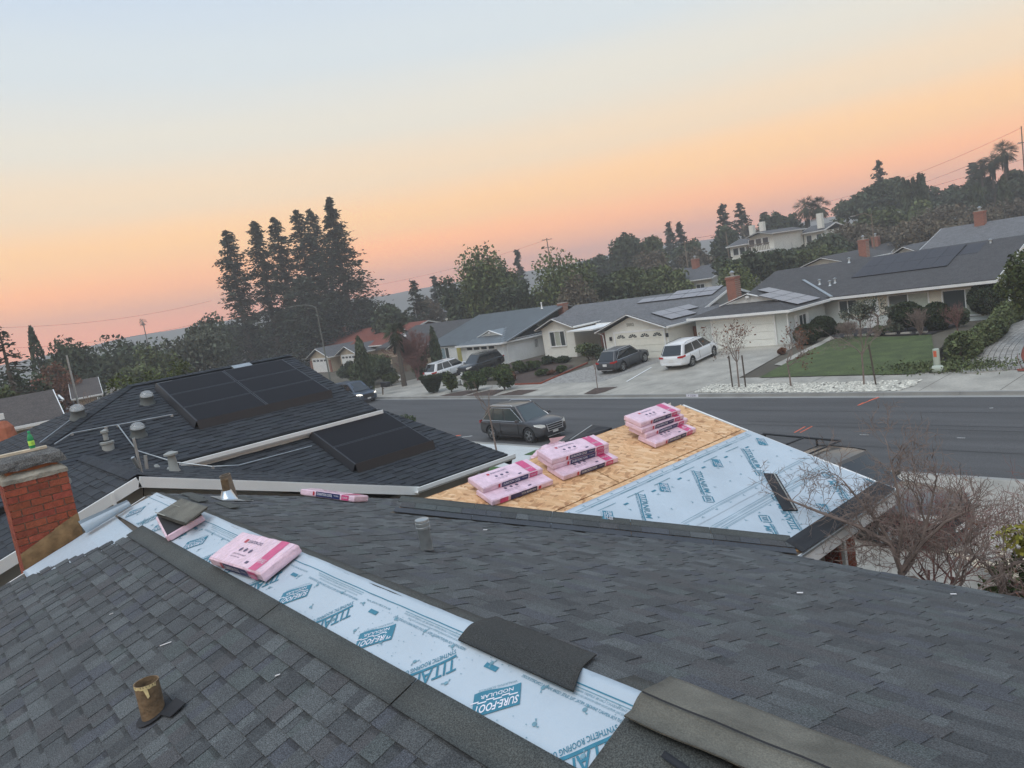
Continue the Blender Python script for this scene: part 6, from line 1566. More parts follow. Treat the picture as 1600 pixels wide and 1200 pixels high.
car('white large SUV with black roof rails facing the metal roofed house', 'car', (-58.7, 40.4), math.radians(84+10), white, L=5.0, Wd=2.0, H=1.78, wb=3.02, wr=.39, rim=m_dkrim, chrome=False, slope=.05)
car('glossy black SUV pointing at the street beside the white one', 'car', (-55.9, 42.2), math.radians(-84), blk, L=5.0, Wd=2.0, H=1.78, wb=3.02, wr=.39, rim=m_dkrim, chrome=False, slope=-.05)
car('slate blue van with a lit headlamp half hidden by the dark neighbouring roof', 'van', (-60.0, 30.6), math.radians(2), blue, L=5.3, Wd=2.0, H=1.95, wb=3.3, wr=.37, kind='van', lights_on=True, chrome=False, rails=False)
# pickup with ladder rack behind the wing
pt_ = paint('grey_brown', (.085, .078, .07), .4, .35)
pu = car('dusty grey brown pickup with a black ladder rack behind the wing roof', 'pickup', (-8.45, 16.0), -.12, pt_, L=5.5, Wd=1.9, H=1.75, wb=3.4, wr=.38, kind='pickup', chrome=False, rails=False)
rk = MB()
for s in (1, -1):
    rk.tube([(-.30, s*.86, 1.80), (-2.55, s*.86, 1.80)], .028, 6)
    for x in (-.95, -2.5): rk.tube([(x, s*.88, .95), (x, s*.86, 1.80)], .028, 6)
for x in (-.30, -1.3, -2.5): rk.tube([(x, -.86, 1.80), (x, .86, 1.80)], .024, 6)
rk.obj('ladder_rack', m_cplas, pu, smooth=True)
b_ = MB(); b_.box((-1.95, 0, 1.10), (1.9, 1.7, .30)); b_.obj('bed_box', m_cplas, pu)
# ================================================================ street things
# sapling with stake on the near verge
def pole_tag(name, pts, r, mat, label, cat, parent=None, n=8, group=None):
    return MB().tube(pts, r, n).obj(name, mat, parent, smooth=True, label=label, cat=cat, group=group)
m_lampm = M('lamp_pole_paint', (.15, .16, .14), .6, .1, 5)
st_ = thing('street_lamp', 'tall street lamp with a curved arm over the far kerb beside the redwoods', 'street lamp')
bz = Yp(514, 584, 33.0); tp_ = Yp(492.5, 478.5, 33.0); am = Yp(451, 478, 33.0)
MB().tube([(bz.x, 33, zg(bz.x, 33)), (bz.x, 33, tp_.z)], [.09, .045], 10).obj('pole', m_lampm, st_, smooth=True)
arm = [Vector((bz.x, 33, tp_.z-.2)), Vector((bz.x-.4, 32.8, tp_.z+.12)), Vector((bz.x-1.2, 32.3, tp_.z+.32)), Vector((bz.x-2.1, 31.7, tp_.z+.36))]
MB().tube(arm, .035, 6).obj('arm', m_lampm, st_, smooth=True); MB().box(arm[-1]+Vector((-.3, -.2, -.03)), (.55, .22, .10), rz=.6).obj('lamp_head', m_lampm, st_, bev=.04)
def lamp_far(label, top, base_px, D, armv=None, cross=False, name='utility_pole', cat='utility pole', mat=m_wood, r=.14):
    t = Dp(*top, D); o = thing(name, label, cat); z0 = zg(t.x, t.y)
    MB().tube([(t.x, t.y, z0-.2), (t.x, t.y, t.z)], [r, r*.65], 8).obj('pole', mat, o, smooth=True)
    if cross:
        for dz_ in cross: MB().box((t.x, t.y, t.z-dz_), (2.2, .12, .12), rz=YAW+.3).obj('crossarm', mat, o)
        for dz_ in cross: 
            for s in (-.9, -.3, .9): MB().lathe([(.03, 0), (.06, .06), (.03, .14)], 6, (t.x+s*math.cos(YAW+.3), t.y+s*math.sin(YAW+.3), t.z-dz_+.06)).obj('insulator', m_galv, o)
    if armv:
        MB().tube([(t.x, t.y, t.z-.3), (t.x+armv[0]*.4, t.y+armv[1]*.4, t.z+.2), (t.x+armv[0], t.y+armv[1], t.z+.1)], .05, 6).obj('arm', mat, o); MB().box((t.x+armv[0]*1.1, t.y+armv[1]*1.1, t.z+.08), (.6, .25, .12)).obj('lamp_head', m_galv, o)
    return o, t
poles = []
_, t1 = lamp_far('wooden utility pole with crossarms above the green willow', (854, 372), None, 150, cross=(.3, 1.9)); poles.append(t1)
_, t2 = lamp_far('utility pole standing in front of the hillside trees', (1069, 376), None, 130, cross=(.4,)); poles.append(t2)
lamp_far('thin bare pole just left of the hillside house', (1134, 362), None, 135)
lamp_far('street light on a slim pole above the brown thicket', (1361, 334), None, 105, armv=(-1.6, -1.0), name='street_lamp', cat='street lamp', mat=m_wood, r=.10)
_, t3 = lamp_far('tall utility pole at the right edge of the picture', (1595.5, 197), None, 160, cross=(2.8,)); poles.append(t3)
lamp_far('slender grey pole beyond the dark ridge at the left', (104, 555), None, 60, mat=m_galv, r=.09)
lamp_far('short thin pole between the trees left of the small conifer', (640, 436), None, 120, mat=m_galv, r=.07)
# overhead wires
def wire(a, b, sag, label, r=.022):
    a = Vector(a); b = Vector(b); pts = []
    for i in range(25): t = i/24; p = a.lerp(b, t); p.z -= sag*4*t*(1-t); pts.append(p)
    MB().tube(pts, r, 3).obj('power_line', m_black, label=label, cat='power line', group='overhead lines')
P3 = poles[2]; P2 = poles[1]; P1 = poles[0]
wire(P3+Vector((0, 0, -.3)), Dp(1250, 325, 190), 1.5, 'highest power line running left from the pole at the right edge', .03)
wire(P3+Vector((0, 0, -2.8)), Dp(1230, 345, 190), 1.5, 'second power line running left from the pole at the right edge', .03)
wire(P3+Vector((.6, 0, -5.5)), P2+Vector((0, 0, .1)), 1.2, 'power line from the right edge down to the hillside pole', .03)
wire(P2+Vector((0, 0, -.4)), Dp(905, 418, 125), .8, 'cable running left from the hillside pole past the brown pines', .04)
wire(P1+Vector((0, 0, -.3)), Dp(560, 450, 190), 1.0, 'faint power line left of the crossarm pole', .022)
wire(Dp(-20, 512, 150), Dp(330, 470, 150), 1.2, 'faint upper power line over the trees at the left', .025)
wire(Dp(-20, 545, 150), Dp(330, 500, 150), 1.2, 'faint lower power line over the trees at the left', .025)
# utility pedestals on the far verge
q = pxg([(1457, 583)])[0]; ped = thing('utility_pedestal', 'pale green utility pedestal with an orange sticker at the corner of the lawn', 'pedestal', (q[0]+.1, q[1]+.35, zg(*q)))
MB().lathe([(.15, 0), (.145, .5), (.14, 1.05), (.13, 1.08), (0, 1.09)], 16).obj('post', M('pedestal_green', (.42, .46, .38), .6, .06, 5), ped, smooth=True)
MB().add([(-.07, -.148, .72), (.07, -.148, .72), (.07, -.148, 1.0), (-.07, -.148, 1.0)], [(0, 1, 2, 3)]).obj('sticker', M('orange_sticker', (.62, .12, .05), .6, .3, 30), ped)
cn = thing('backflow_valve', 'rounded pale green valve cover beside the utility pedestal', 'valve', (q[0]+.25, q[1]+.02, zg(*q)+.18))
MB().lathe([(0, -.22), (.17, -.22), (.18, -.1), (.18, .16), (.12, .24), (0, .25)], 16, axis=Matrix.Rotation(math.pi/2, 3, 'Y')).obj('cover', MATS['pedestal_green'], cn, smooth=True)
MB().tube([(-.35, 0, -.18), (-.35, 0, .05), (-.2, 0, .05)], .05, 8).obj('pipe', m_cplas, cn, smooth=True)
# mailbox, cone and bin near the bare red tree
q = Yp(598, 618, 33.2); mbx = thing('mailbox', 'black mailbox on a crooked post on the far verge left of the topiary', 'mailbox', (q.x, 33.4, zg(q.x, 33.4)))
MB().box((.5, 0, .95), (1.0, .5, .45)).obj('box', m_cplas, mbx, bev=.05); MB().bar((-.3, 0, 0), (-.1, 0, .7), .1, .1).bar((-.6, 0, .85), (.1, 0, .55), .06, .06).obj('post', m_wood, mbx)
q = pxg([(1095, 0+617)])[0]
q = Yp(626, 596, 39); sg_ = thing('yard_sign', 'small white yard sign on the grass under the bare red tree', 'sign', (q.x, 39, zg(q.x, 39)))
MB().box((0, 0, .45), (.7, .04, .6)).obj('board', m_white, sg_); MB().box((0, -.03, .5), (.2, .02, .25)).obj('emblem', m_cplas, sg_); MB().box((-.2, 0, .1), (.03, .03, .4)).box((.2, 0, .1), (.03, .03, .4)).obj('stakes', m_galv, sg_)
q = Yp(723, 596, 37.0); 
wp_ = thing('white_bollard', 'short white bollard between the black SUV and the round bushes', 'bollard', (q.x, 37, zg(q.x, 37))); MB().lathe([(.12, 0), (.12, .85), (.09, .92), (0, .93)], 12).obj('post', m_white, wp_, smooth=True); MB().box((-.45, .0, .2), (.35, .3, .35)).obj('valve_box', m_gpaint, wp_)
# fences
def fence(label, a, b, z0, h, mat, bw=.14, name='fence', gap=.012, top=True):
    f = thing(name, label, 'fence'); a = Vector(a); b = Vector(b); d = (b-a); L_ = d.length; d.normalize(); n = int(L_/bw); first = None
    for i in range(n):
        p = a+d*((i+.5)*bw); z = zg(p.x, p.y)
        if first is None: first = MB().box((0, 0, h/2), (bw-gap, .025, h)).obj('board', mat, f); o = first
        else: o = first.copy(); COL.objects.link(o)
        o.location = (p.x, p.y, z+z0+R_.uniform(-.02, .02)); o.rotation_euler = (0, 0, math.atan2(d.y, d.x))
    for hh in ((.25, h-.3) if h > 1 else (h*.3, h*.8)): MB().bar(Vector((a.x, a.y, zg(a.x, a.y)+hh))+Vector((0, .03, 0)), Vector((b.x, b.y, zg(b.x, b.y)+hh))+Vector((0, .03, 0)), .05, .08).obj('rail', mat, f)
    return f
fa = Yp(640, 600, 44); fb_ = Yp(672, 594, 44)
fence('weathered board fence between the bare red tree and the metal roofed house', (-76, 44.5, 0), (-70.4, 44.5, 0), 0, 1.8, m_wood)
fence('grey plank gate between the metal roofed house and the cream house', (-55.2, 50.5, 0), (-53.0, 50.5, 0), 0, 1.8, m_wood)
fence('brown plank fence behind the minivan between two houses', (-34.9, 47.2, 0), (-33.2, 47.2, 0), 0, 1.7, M('redwood_fence', (.20, .085, .05), .85, .2, 6))
g0, g1 = pxg([(1466, 572)])[0], pxg([(1494, 545)])[0]
fence('low dark picket fence at the right side of the lawn', (*g0, 0), (*g1, 0), 0, .75, M('dark_picket', (.09, .085, .07), .9, .2, 5), bw=.13, gap=.06)
# white cobbles round the street trees and stone edging
cb = MB(); rr = random.Random(77); poly = pxg([(1083, 614), (1112, 601), (1200, 600), (1440, 594.5), (1428, 603), (1405, 611), (1300, 613.5)])
ico = [(0, 0, 1), (.9, 0, .3), (.28, .85, .3), (-.73, .53, .3), (-.73, -.53, .3), (.28, -.85, .3)]; icf = [(0, 1, 2), (0, 2, 3), (0, 3, 4), (0, 4, 5), (0, 5, 1)]
xa = min(p[0] for p in poly); xb_ = max(p[0] for p in poly); ya = min(p[1] for p in poly); yb = max(p[1] for p in poly)
def inpoly(x, y, P):
    c = False; j = len(P)-1
    for i in range(len(P)):
        if (P[i][1] > y) != (P[j][1] > y) and x < (P[j][0]-P[i][0])*(y-P[i][1])/(P[j][1]-P[i][1])+P[i][0]: c = not c
        j = i
    return c
for i in range(3600):
    x = rr.uniform(xa, xb_); y = rr.uniform(ya, yb)
    if not inpoly(x, y, poly): continue
    s = rr.uniform(.05, .12); a = rr.uniform(0, 6.3); t = rr.uniform(.55, 1.2); z = zg(x, y)+.01
    cb.add([(x+s*(p[0]*math.cos(a)-p[1]*math.sin(a)*rr.uniform(.6, 1)), y+s*(p[0]*math.sin(a)+p[1]*math.cos(a)), z+s*.55*p[2]) for p in ico], icf, 0, (t, t*.99, t*.94))
m_cob = M('white_cobble', (.62, .60, .54), .8, .2, 10, tone=True)
cb.obj('white_cobbles', m_cob, kind='stuff'); patch('gravel_bed', poly, .012, M('gravel_dark', (.16, .15, .13), .95, .3, 10))
# curved walk of concrete pavers at the right
walk = []
cl_ = pxg([(1552, 581), (1548, 560), (1562, 538), (1590, 518), (1640, 500)]); 
pm = M('paver_stone', (.34, .325, .30), .9, .12, 8, .3, 40, tone=True); pv_ = MB(); rr = random.Random(5)
def cat(P, t):
    n = len(P)-1; i = min(int(t*n), n-1); u = t*n-i; g = lambda k: Vector((*P[max(0, min(n, k))], 0))
    a, b, c, d = g(i-1), g(i), g(i+1), g(i+2)
    return .5*((2*b)+(c-a)*u+(2*a-5*b+4*c-d)*u*u+(-a+3*b-3*c+d)*u**3)
N_ = 64
for i in range(N_):
    a = cat(cl_, i/N_); b = cat(cl_, (i+1)/N_); d = (b-a).normalized(); sd = Vector((d.y, -d.x, 0)); W_ = 1.05
    k = 9
    for j in range(k):
        o = .5 if i % 2 else 0
        u0 = -W_+2*W_*(j+o*.0)/k+.012; u1 = -W_+2*W_*(j+1)/k-.012; t = rr.uniform(.75, 1.2)
        P = [a+d*.01+sd*u0, a+d*.01+sd*u1, b-d*.01+sd*u1, b-d*.01+sd*u0]; P = [Vector((p.x, p.y, zg(p.x, p.y)+.055)) for p in P]
        pv_.slab(P, (0, 0, 1), .05, 0, (t, t*.99, t*.97))
pv_.obj('garden_walk', pm, kind='stuff'); 
ew = MB()
for s in (-1.12, 1.12):
    pts = [cat(cl_, i/30)+Vector((0, 0, 0)) for i in range(31)]
    for a, b in zip(pts, pts[1:]):
        d = (b-a).normalized(); sd = Vector((d.y, -d.x, 0))*s; p = a+sd; q_ = b+sd; ew.bar((p.x, p.y, zg(p.x, p.y)+.04), (q_.x, q_.y, zg(q_.x, q_.y)+.04), .12, .12)
ew.obj('walk_edging', m_gut, kind='structure')
bx = MB()
for q in ((1236, 512, 1300, 510), (1355, 524, 1372, 523), (1380, 524, 1392, 523), (1425, 521, 1450, 519), (1460, 518, 1500, 512)):
    pass
sb = pxg([(1318, 527), (1455, 521)])
for i in range(6):
    a = Vector((*sb[0], 0)).lerp(Vector((*sb[1], 0)), (i+.1)/6); b = Vector((*sb[0], 0)).lerp(Vector((*sb[1], 0)), (i+.75)/6)
    MB().bar((a.x, a.y, zg(a.x, a.y)+.1), (b.x, b.y, zg(b.x, b.y)+.1), .18, .10).obj('stone_edging', m_conc, kind='structure')
# ================================================================ vegetation
def leafmat(name, col, var=.45, scale=.9): return M(name, col, .8, var, scale, tone=True, spec=.2)
LG = dict(oak=leafmat('oak_leaves', (.092, .112, .050)), dark=leafmat('dark_leaves', (.070, .088, .052)), willow=leafmat('willow_leaves', (.120, .145, .060)), olive=leafmat('olive_leaves', (.105, .118, .088)),
          citrus=leafmat('citrus_leaves', (.075, .095, .032)), con=leafmat('conifer_needles', (.056, .068, .050)), box=leafmat('clipped_leaves', (.038, .052, .024), .35, 3), rust=leafmat('rust_leaves', (.16, .075, .045)),
          brown=leafmat('brown_thicket', (.135, .115, .085)), grn=leafmat('garden_leaves', (.060, .085, .030), .4, 2), yel=leafmat('yellow_leaves', (.22, .20, .035)), palm=leafmat('palm_fronds', (.055, .065, .035)))
def quads(name, mat, pos, size, parent, rs, tones, flat=None, elong=1.0, dirs=None, kind=None):
    """many leaf clumps at pos (n,3); vectorised"""
    n = len(pos); rs = np.random.RandomState(rs)
    a = rs.normal(size=(n, 3)); 
    if dirs is not None: a = dirs+a*.35
    a /= np.linalg.norm(a, axis=1)[:, None]+1e-9; b = rs.normal(size=(n, 3)); b -= a*(a*b).sum(1)[:, None]; b /= np.linalg.norm(b, axis=1)[:, None]+1e-9
    s = (size*rs.uniform(.6, 1.4, n))[:, None] if np.isscalar(size) else (size*rs.uniform(.7, 1.3, n))[:, None]
    A = a*s*elong; B = b*s*.62
    V = np.stack([pos-A, pos-B*.9+A*.1, pos+A, pos+B+A*.05], 1).reshape(-1, 3)
    me = bpy.data.meshes.new(name); me.vertices.add(4*n); me.vertices.foreach_set('co', V.astype(np.float32).ravel())
    me.loops.add(4*n); me.loops.foreach_set('vertex_index', np.arange(4*n, dtype=np.int32)); me.polygons.add(n); me.polygons.foreach_set('loop_start', np.arange(0, 4*n, 4, dtype=np.int32)); me.polygons.foreach_set('loop_total', np.full(n, 4, np.int32))
    me.materials.append(mat); me.update(calc_edges=True)
    ca = me.color_attributes.new('tone', 'FLOAT_COLOR', 'CORNER'); c = np.ones((n, 4, 4), np.float32); t = rs.uniform(tones[0], tones[1], n); c[:, :, 0] = t[:, None]*rs.uniform(.92, 1.1, n)[:, None]; c[:, :, 1] = t[:, None]; c[:, :, 2] = t[:, None]*.95; ca.data.foreach_set('color', c.ravel())
    o = bpy.data.objects.new(name, me); COL.objects.link(o); o.parent = parent
    if kind: o['kind'] = kind
    return o
def crown(rs, c, R, n, lobes=9, shell=.55, drop=0, ylo=-.6):
    """leaf positions spread through a lumpy crown made of lobes with gaps between"""
    r = np.random.RandomState(rs); c = np.array(c, float); R = np.array(R, float); L_ = []
    for i in range(lobes):
        d = r.normal(size=3); d /= np.linalg.norm(d); d[2] = max(ylo, d[2]); L_.append((c+d*R*r.uniform(.35, .72), R*r.uniform(.30, .52)))
    L_.append((c, R*.55))
    out = []
    w = np.array([l[1].prod() for l in L_]); w = w/w.sum()
    for (lc, lr), k in zip(L_, (w*n).astype(int)+1):
        d = r.normal(size=(k, 3)); d /= np.linalg.norm(d, axis=1)[:, None]; rad = r.uniform(shell, 1.05, k)**.8
        p = lc+d*lr*rad[:, None]; 
        if drop: p[:, 2] -= np.abs(r.normal(size=k))*drop
        out.append(p)
    return np.concatenate(out)
def limbs(mb, b, top, R, rs, n=7, r0=.2):
    rr = random.Random(rs); b = Vector(b); top = Vector(top)
    mid = b.lerp(top, .45); mb.tube([b, b.lerp(mid, .5)+Vector((rr.uniform(-.1, .1), rr.uniform(-.1, .1), 0))*R, mid, top], [r0, r0*.8, r0*.65, r0*.2], 8)
    for i in range(n):
        s = b.lerp(top, rr.uniform(.3, .7)); a = rr.uniform(0, 6.28); e = s+Vector((math.cos(a)*R*.7, math.sin(a)*R*.7, rr.uniform(.2, .8)*R)); mb.tube([s, s.lerp(e, .5)+Vector((0, 0, -.05*R)), e], [r0*.4, r0*.25, r0*.08], 5)
def tree(label, topx, topy, wpx, D, mat='oak', name='tree', n=2600, hfrac=.62, group=None, lobes=10, leaf=None, drop=0, trunkr=None, shell=.55, zbot=None):
    t = Dp(topx, topy, D); z0 = zg(t.x, t.y); H = t.z-z0; Rw = wpx/F_PX*D*.5*1.02
    o = thing(name, label, 'tree', (t.x, t.y, z0), group=group); sd = int(topx*7+topy) % 9999
    ch = H*hfrac; c = (0, 0, H-ch*.5); lf = leaf or max(.10, D*.0017)
    p = crown(sd, c, (Rw, Rw, ch*.52), n, lobes, shell, drop)
    p[:, 2] = np.maximum(p[:, 2], .2)
    p[:, 2] *= H/(p[:, 2].max()+lf*.5)
    tk = MB(); limbs(tk, (0, 0, -.2), (0, 0, H*.85), Rw*.8, sd, 7, trunkr or max(.12, H*.025)); tk.obj('trunk', m_bark, o, smooth=True)
    quads('crown', LG[mat], p, lf, o, sd, (.68, 1.28)); return o
def conifer(label, topx, topy, wpx, D, n_br=120, dens=26, mat='con', bare=.12, droop=.25, name='conifer_tree', prof=None, seed=0, leaf=None, group=None, lean=0, irregular=.35):
    t = Dp(topx, topy, D); z0 = zg(t.x, t.y); H = t.z-z0; R = wpx/F_PX*D*.5; o = thing(name, label, 'tree', (t.x, t.y, z0), group=group); rs = np.random.RandomState(int(topx*13+topy+seed) % 9999)
    tk = MB(); tk.tube([(0, 0, -.2), (0, 0, H*.5), (0, 0, H)], [H*.02+.08, H*.012+.05, .03], 8)
    pos = []; dr = []; sz = []
    lf = leaf or D*.0019
    for i in range(n_br):
        f = bare+(1-bare)*(i/n_br)**.85; z = H*f; a = rs.uniform(0, 6.283); pr = (prof(f) if prof else (1-f)**.75); L_ = R*pr*rs.uniform(1-irregular, 1.12)+.15
        tip = np.array([math.cos(a)*L_, math.sin(a)*L_, -droop*L_+.12*L_*math.sin(f*3)])
        if i % 2 == 0: tk.tube([(0, 0, z), (tip[0]*.9, tip[1]*.9, z+tip[2]*.9)], [.05+.004*H*(1-f), .02], 4)
        k = max(3, int(dens*(.35+pr))); s = rs.uniform(.12, 1.03, k)**.8
        p = np.array([0, 0, z])+tip*s[:, None]; sp = (L_*.13+lf*.5); p += rs.normal(size=(k, 3))*np.array([sp, sp, sp*.45])
        pos.append(p); d_ = tip/np.linalg.norm(tip); dr.append(np.repeat(d_[None], k, 0))
    pos = np.concatenate(pos); pos[:, 2] = np.minimum(pos[:, 2], H)
    tk.obj('trunk', m_bark, o, smooth=True)
    quads('crown', LG[mat], pos, lf, o, 5, (.5, 1.4), dirs=np.concatenate(dr), elong=1.5); return o
def cypress(label, topx, topy, wpx, D, base_h=None, mat='dark', n=1300, name='cypress_tree', group=None, hpx=None):
    t = Dp(topx, topy, D); z0 = zg(t.x, t.y); H = t.z-z0; R = wpx/F_PX*D*.5; o = thing(name, label, 'tree', (t.x, t.y, z0), group=group); rs = np.random.RandomState(int(topx+topy))
    f = rs.uniform(0.03, 1, n); a = rs.uniform(0, 6.283, n); r = R*np.minimum(1, (1-f)*2.2)**.6*np.minimum(1, .45+f*3)*rs.uniform(.6, 1.08, n)
    p = np.stack([np.cos(a)*r, np.sin(a)*r, f*H], 1); MB().tube([(0, 0, -.2), (0, 0, H*.9)], [.18, .03], 6).obj('trunk', m_bark, o, smooth=True)
    quads('crown', LG[mat], p, max(.12, D*.0018), o, 3, (.6, 1.3), dirs=np.tile([[0, 0, 1.]], (n, 1)), elong=1.6); return o
def palm(label, topx, topy, wpx, D, name='palm_tree', skirt=True, group=None, n=60):
    t = Dp(topx, topy, D); z0 = zg(t.x, t.y); R = wpx/F_PX*D*.5; H = t.z-z0-R*.55; o = thing(name, label, 'tree', (t.x, t.y, z0), group=group); rr = random.Random(int(topx))
    MB().tube([(0, 0, -.2), (.1, 0, H*.5), (0, 0, H)], [.28, .2, .18], 8).obj('trunk', m_bark, o, smooth=True)
    first = None
    cr = MB()
    for i in range(n):
        a = rr.uniform(0, 6.283); e = rr.uniform(-1.1, 1.25); L_ = R*rr.uniform(.8, 1.05); d = Vector((math.cos(a)*math.cos(e), math.sin(a)*math.cos(e), math.sin(e))); c = Vector((0, 0, H))+d*L_*.5; 
        sd = d.cross(Vector((0, 0, 1))).normalized()
        stem = Vector((0, 0, H))+d*L_*.45
        for k in range(9):
            q = (k-4)/4; dd = (d*math.cos(q*1.15)+sd*math.sin(q*1.15)).normalized(); tip = stem+dd*L_*.52+Vector((0, 0, -.16*L_*(1+abs(q)))); w_ = sd*.05*L_*.5+Vector((0, 0, .02))
            cr.face([stem-w_*.5, stem+w_*.5, tip.lerp(stem, .4)+w_*.8, tip, tip.lerp(stem, .4)-w_*.8], 0, rr.uniform(.6, 1.4))
        cr.bar(Vector((0, 0, H)), stem, .04, .03)
    if skirt:
        for i in range(60):
            a = rr.uniform(0, 6.28); z = H-rr.uniform(0, R*1.1); d = Vector((math.cos(a), math.sin(a), 0)); cr.face([d*.2+Vector((0, 0, z)), d*.55+Vector((.06, 0, z-.5)), d*.5+Vector((0, .1, z-R*.5))], 0, .8)
    cr.obj('crown', LG['palm'], o); return o
def twigs(mb, p, d, L_, r, depth, rr, nb=3, spread=.6, up=.15, leaves=None, wob=.25, mi=0, minr=.002, ratio=.68):
    pts = [Vector(p)]; dd = Vector(d).normalized(); k = 3
    for i in range(k):
        dd = (dd+Vector((rr.gauss(0, wob), rr.gauss(0, wob), rr.gauss(0, wob)+up))).normalized(); pts.append(pts[-1]+dd*L_/k)
    mb.tube(pts, [r, r*.85, r*.7, r*.55], 4 if r > .01 else 3, mi, cap=False)
    if depth <= 0:
        if leaves is not None: leaves.append(pts[-1])
        return
    for i in range(nb):
        s = pts[rr.choice((1, 2, 3))] if i else pts[-1]; a = rr.uniform(0, 6.28); ax = dd.orthogonal().normalized(); ax = Matrix.Rotation(a, 3, dd) @ ax
        nd = (dd*math.cos(spread)+ax*math.sin(spread)*rr.uniform(.7, 1.3)).normalized()
        twigs(mb, s, nd, L_*ratio*rr.uniform(.75, 1.15), max(minr, r*.6), depth-1, rr, nb, spread, up, leaves, wob, mi, minr, ratio)
def baretree(label, x, y, H, mat=m_twig, depth=5, nb=3, stems=1, seed=0, r=.05, name='bare_tree', trunk=.35, spread=.6, leafm=None, nleaf=0, lsize=.05, group=None, cat='tree', up=.12, z=None, minr=.002, ratio=.68, lt=(.7, 1.3)):
    z0 = zg(x, y) if z is None else z; o = thing(name, label, cat, (x, y, z0), group=group); rr = random.Random(seed); mb = MB(); lv = []
    for s in range(stems):
        a = rr.uniform(0, 6.28); d = Vector((math.cos(a)*(.35 if stems > 1 else .04), math.sin(a)*(.35 if stems > 1 else .04), 1)); b = Vector((rr.uniform(-.08, .08), rr.uniform(-.08, .08), -.1)) if stems > 1 else Vector((0, 0, -.1))
        tl = H*trunk; e = b+d.normalized()*tl; mb.tube([b, b.lerp(e, .5)+Vector((rr.uniform(-.02, .02), rr.uniform(-.02, .02), 0)), e], [r, r*.85, r*.75], 7)
        for i in range(nb+1):
            a = rr.uniform(0, 6.28); nd = Vector((math.cos(a)*math.sin(spread), math.sin(a)*math.sin(spread), math.cos(spread))); twigs(mb, b.lerp(e, rr.uniform(.75, 1)), nd, (H-tl)*(1-ratio)*1.35, r*.6, depth-1, rr, nb, spread, up, lv, minr=minr, ratio=ratio)
    mb.obj('branches', mat, o)
    if leafm and lv:
        P = np.array([tuple(v) for v in lv]); rs = np.random.RandomState(seed); P = P[rs.randint(0, len(P), nleaf)]+rs.normal(size=(nleaf, 3))*lsize*1.5; quads('leaves', LG[leafm], P, lsize, o, seed, lt)
    return o
def shrub(label, x, y, R, H, mat='grn', n=900, leaf=.06, name='shrub', z=None, shell=.7, group=None, clipped=False, trunk=0, ry=None):
    z0 = (zg(x, y) if z is None else z); o = thing(name, label, 'shrub', (x, y, z0), group=group); rs = np.random.RandomState(int(abs(x*31+y*17)) % 9999)
    if clipped:
        d = rs.normal(size=(n, 3)); d /= np.linalg.norm(d, axis=1)[:, None]; p = d*np.array([R, ry or R, (H-trunk)*.5])*rs.uniform(.90, 1.02, n)[:, None]; p[:, 2] += trunk+(H-trunk)*.5
    else: p = crown(int(abs(x*7+y*3)), (0, 0, trunk+(H-trunk)*.5), (R, ry or R, (H-trunk)*.52), n, 7, .5); p[:, 2] = np.maximum(p[:, 2], .03)
    mb = MB(); mb.tube([(0, 0, -.1), (0, 0, trunk+(H-trunk)*.5)], [.06, .03], 6)
    for i in range(5): a = i*1.3; mb.tube([(0, 0, trunk+.1), (R*.6*math.cos(a), R*.6*math.sin(a), trunk+(H-trunk)*.7)], [.03, .01], 4)
    mb.obj('stem', m_bark, o); quads('foliage', LG[mat], p, leaf, o, 3, (.6, 1.35)); return o
# ---- tall redwood group left of centre
RW = [(352, 360, 50, 128, 'leftmost redwood of the tall group with a rounded top'), (396, 346, 50, 126, 'second redwood from the left of the tall group'), (427, 340, 46, 132, 'third redwood from the left of the tall group, slim and ragged'),
      (462, 328, 58, 130, 'fourth redwood from the left, its top close to its taller neighbours'), (484, 327, 54, 136, 'slender redwood squeezed in left of the tallest one')]
for i, (x, y, w, D, lab) in enumerate(RW):
    conifer(lab, x, y, w*1.15, D, n_br=300, dens=24, bare=.05, droop=.22, name='redwood_tree', prof=lambda f: min(1, (1-f)*3.0)**.6*(1-.35*math.sin(f*23)**2), seed=i, group='tall redwoods left of the centre', irregular=.55, leaf=.19)
conifer('tallest redwood at the right of the group with long boughs', 513, 308, 118, 128, n_br=420, dens=34, bare=.04, droop=.25, name='redwood_tree', prof=lambda f: min(1, (1-f)*1.35)**.9, seed=5, group='tall redwoods left of the centre', irregular=.5, leaf=.20)
conifer('shorter redwood filling the foot of the group below the tallest one', 470, 432, 90, 124, n_br=200, dens=30, bare=.02, droop=.2, name='redwood_tree', prof=lambda f: min(1, (1-f)*2)**.5, seed=9, group='tall redwoods left of the centre', leaf=.21)
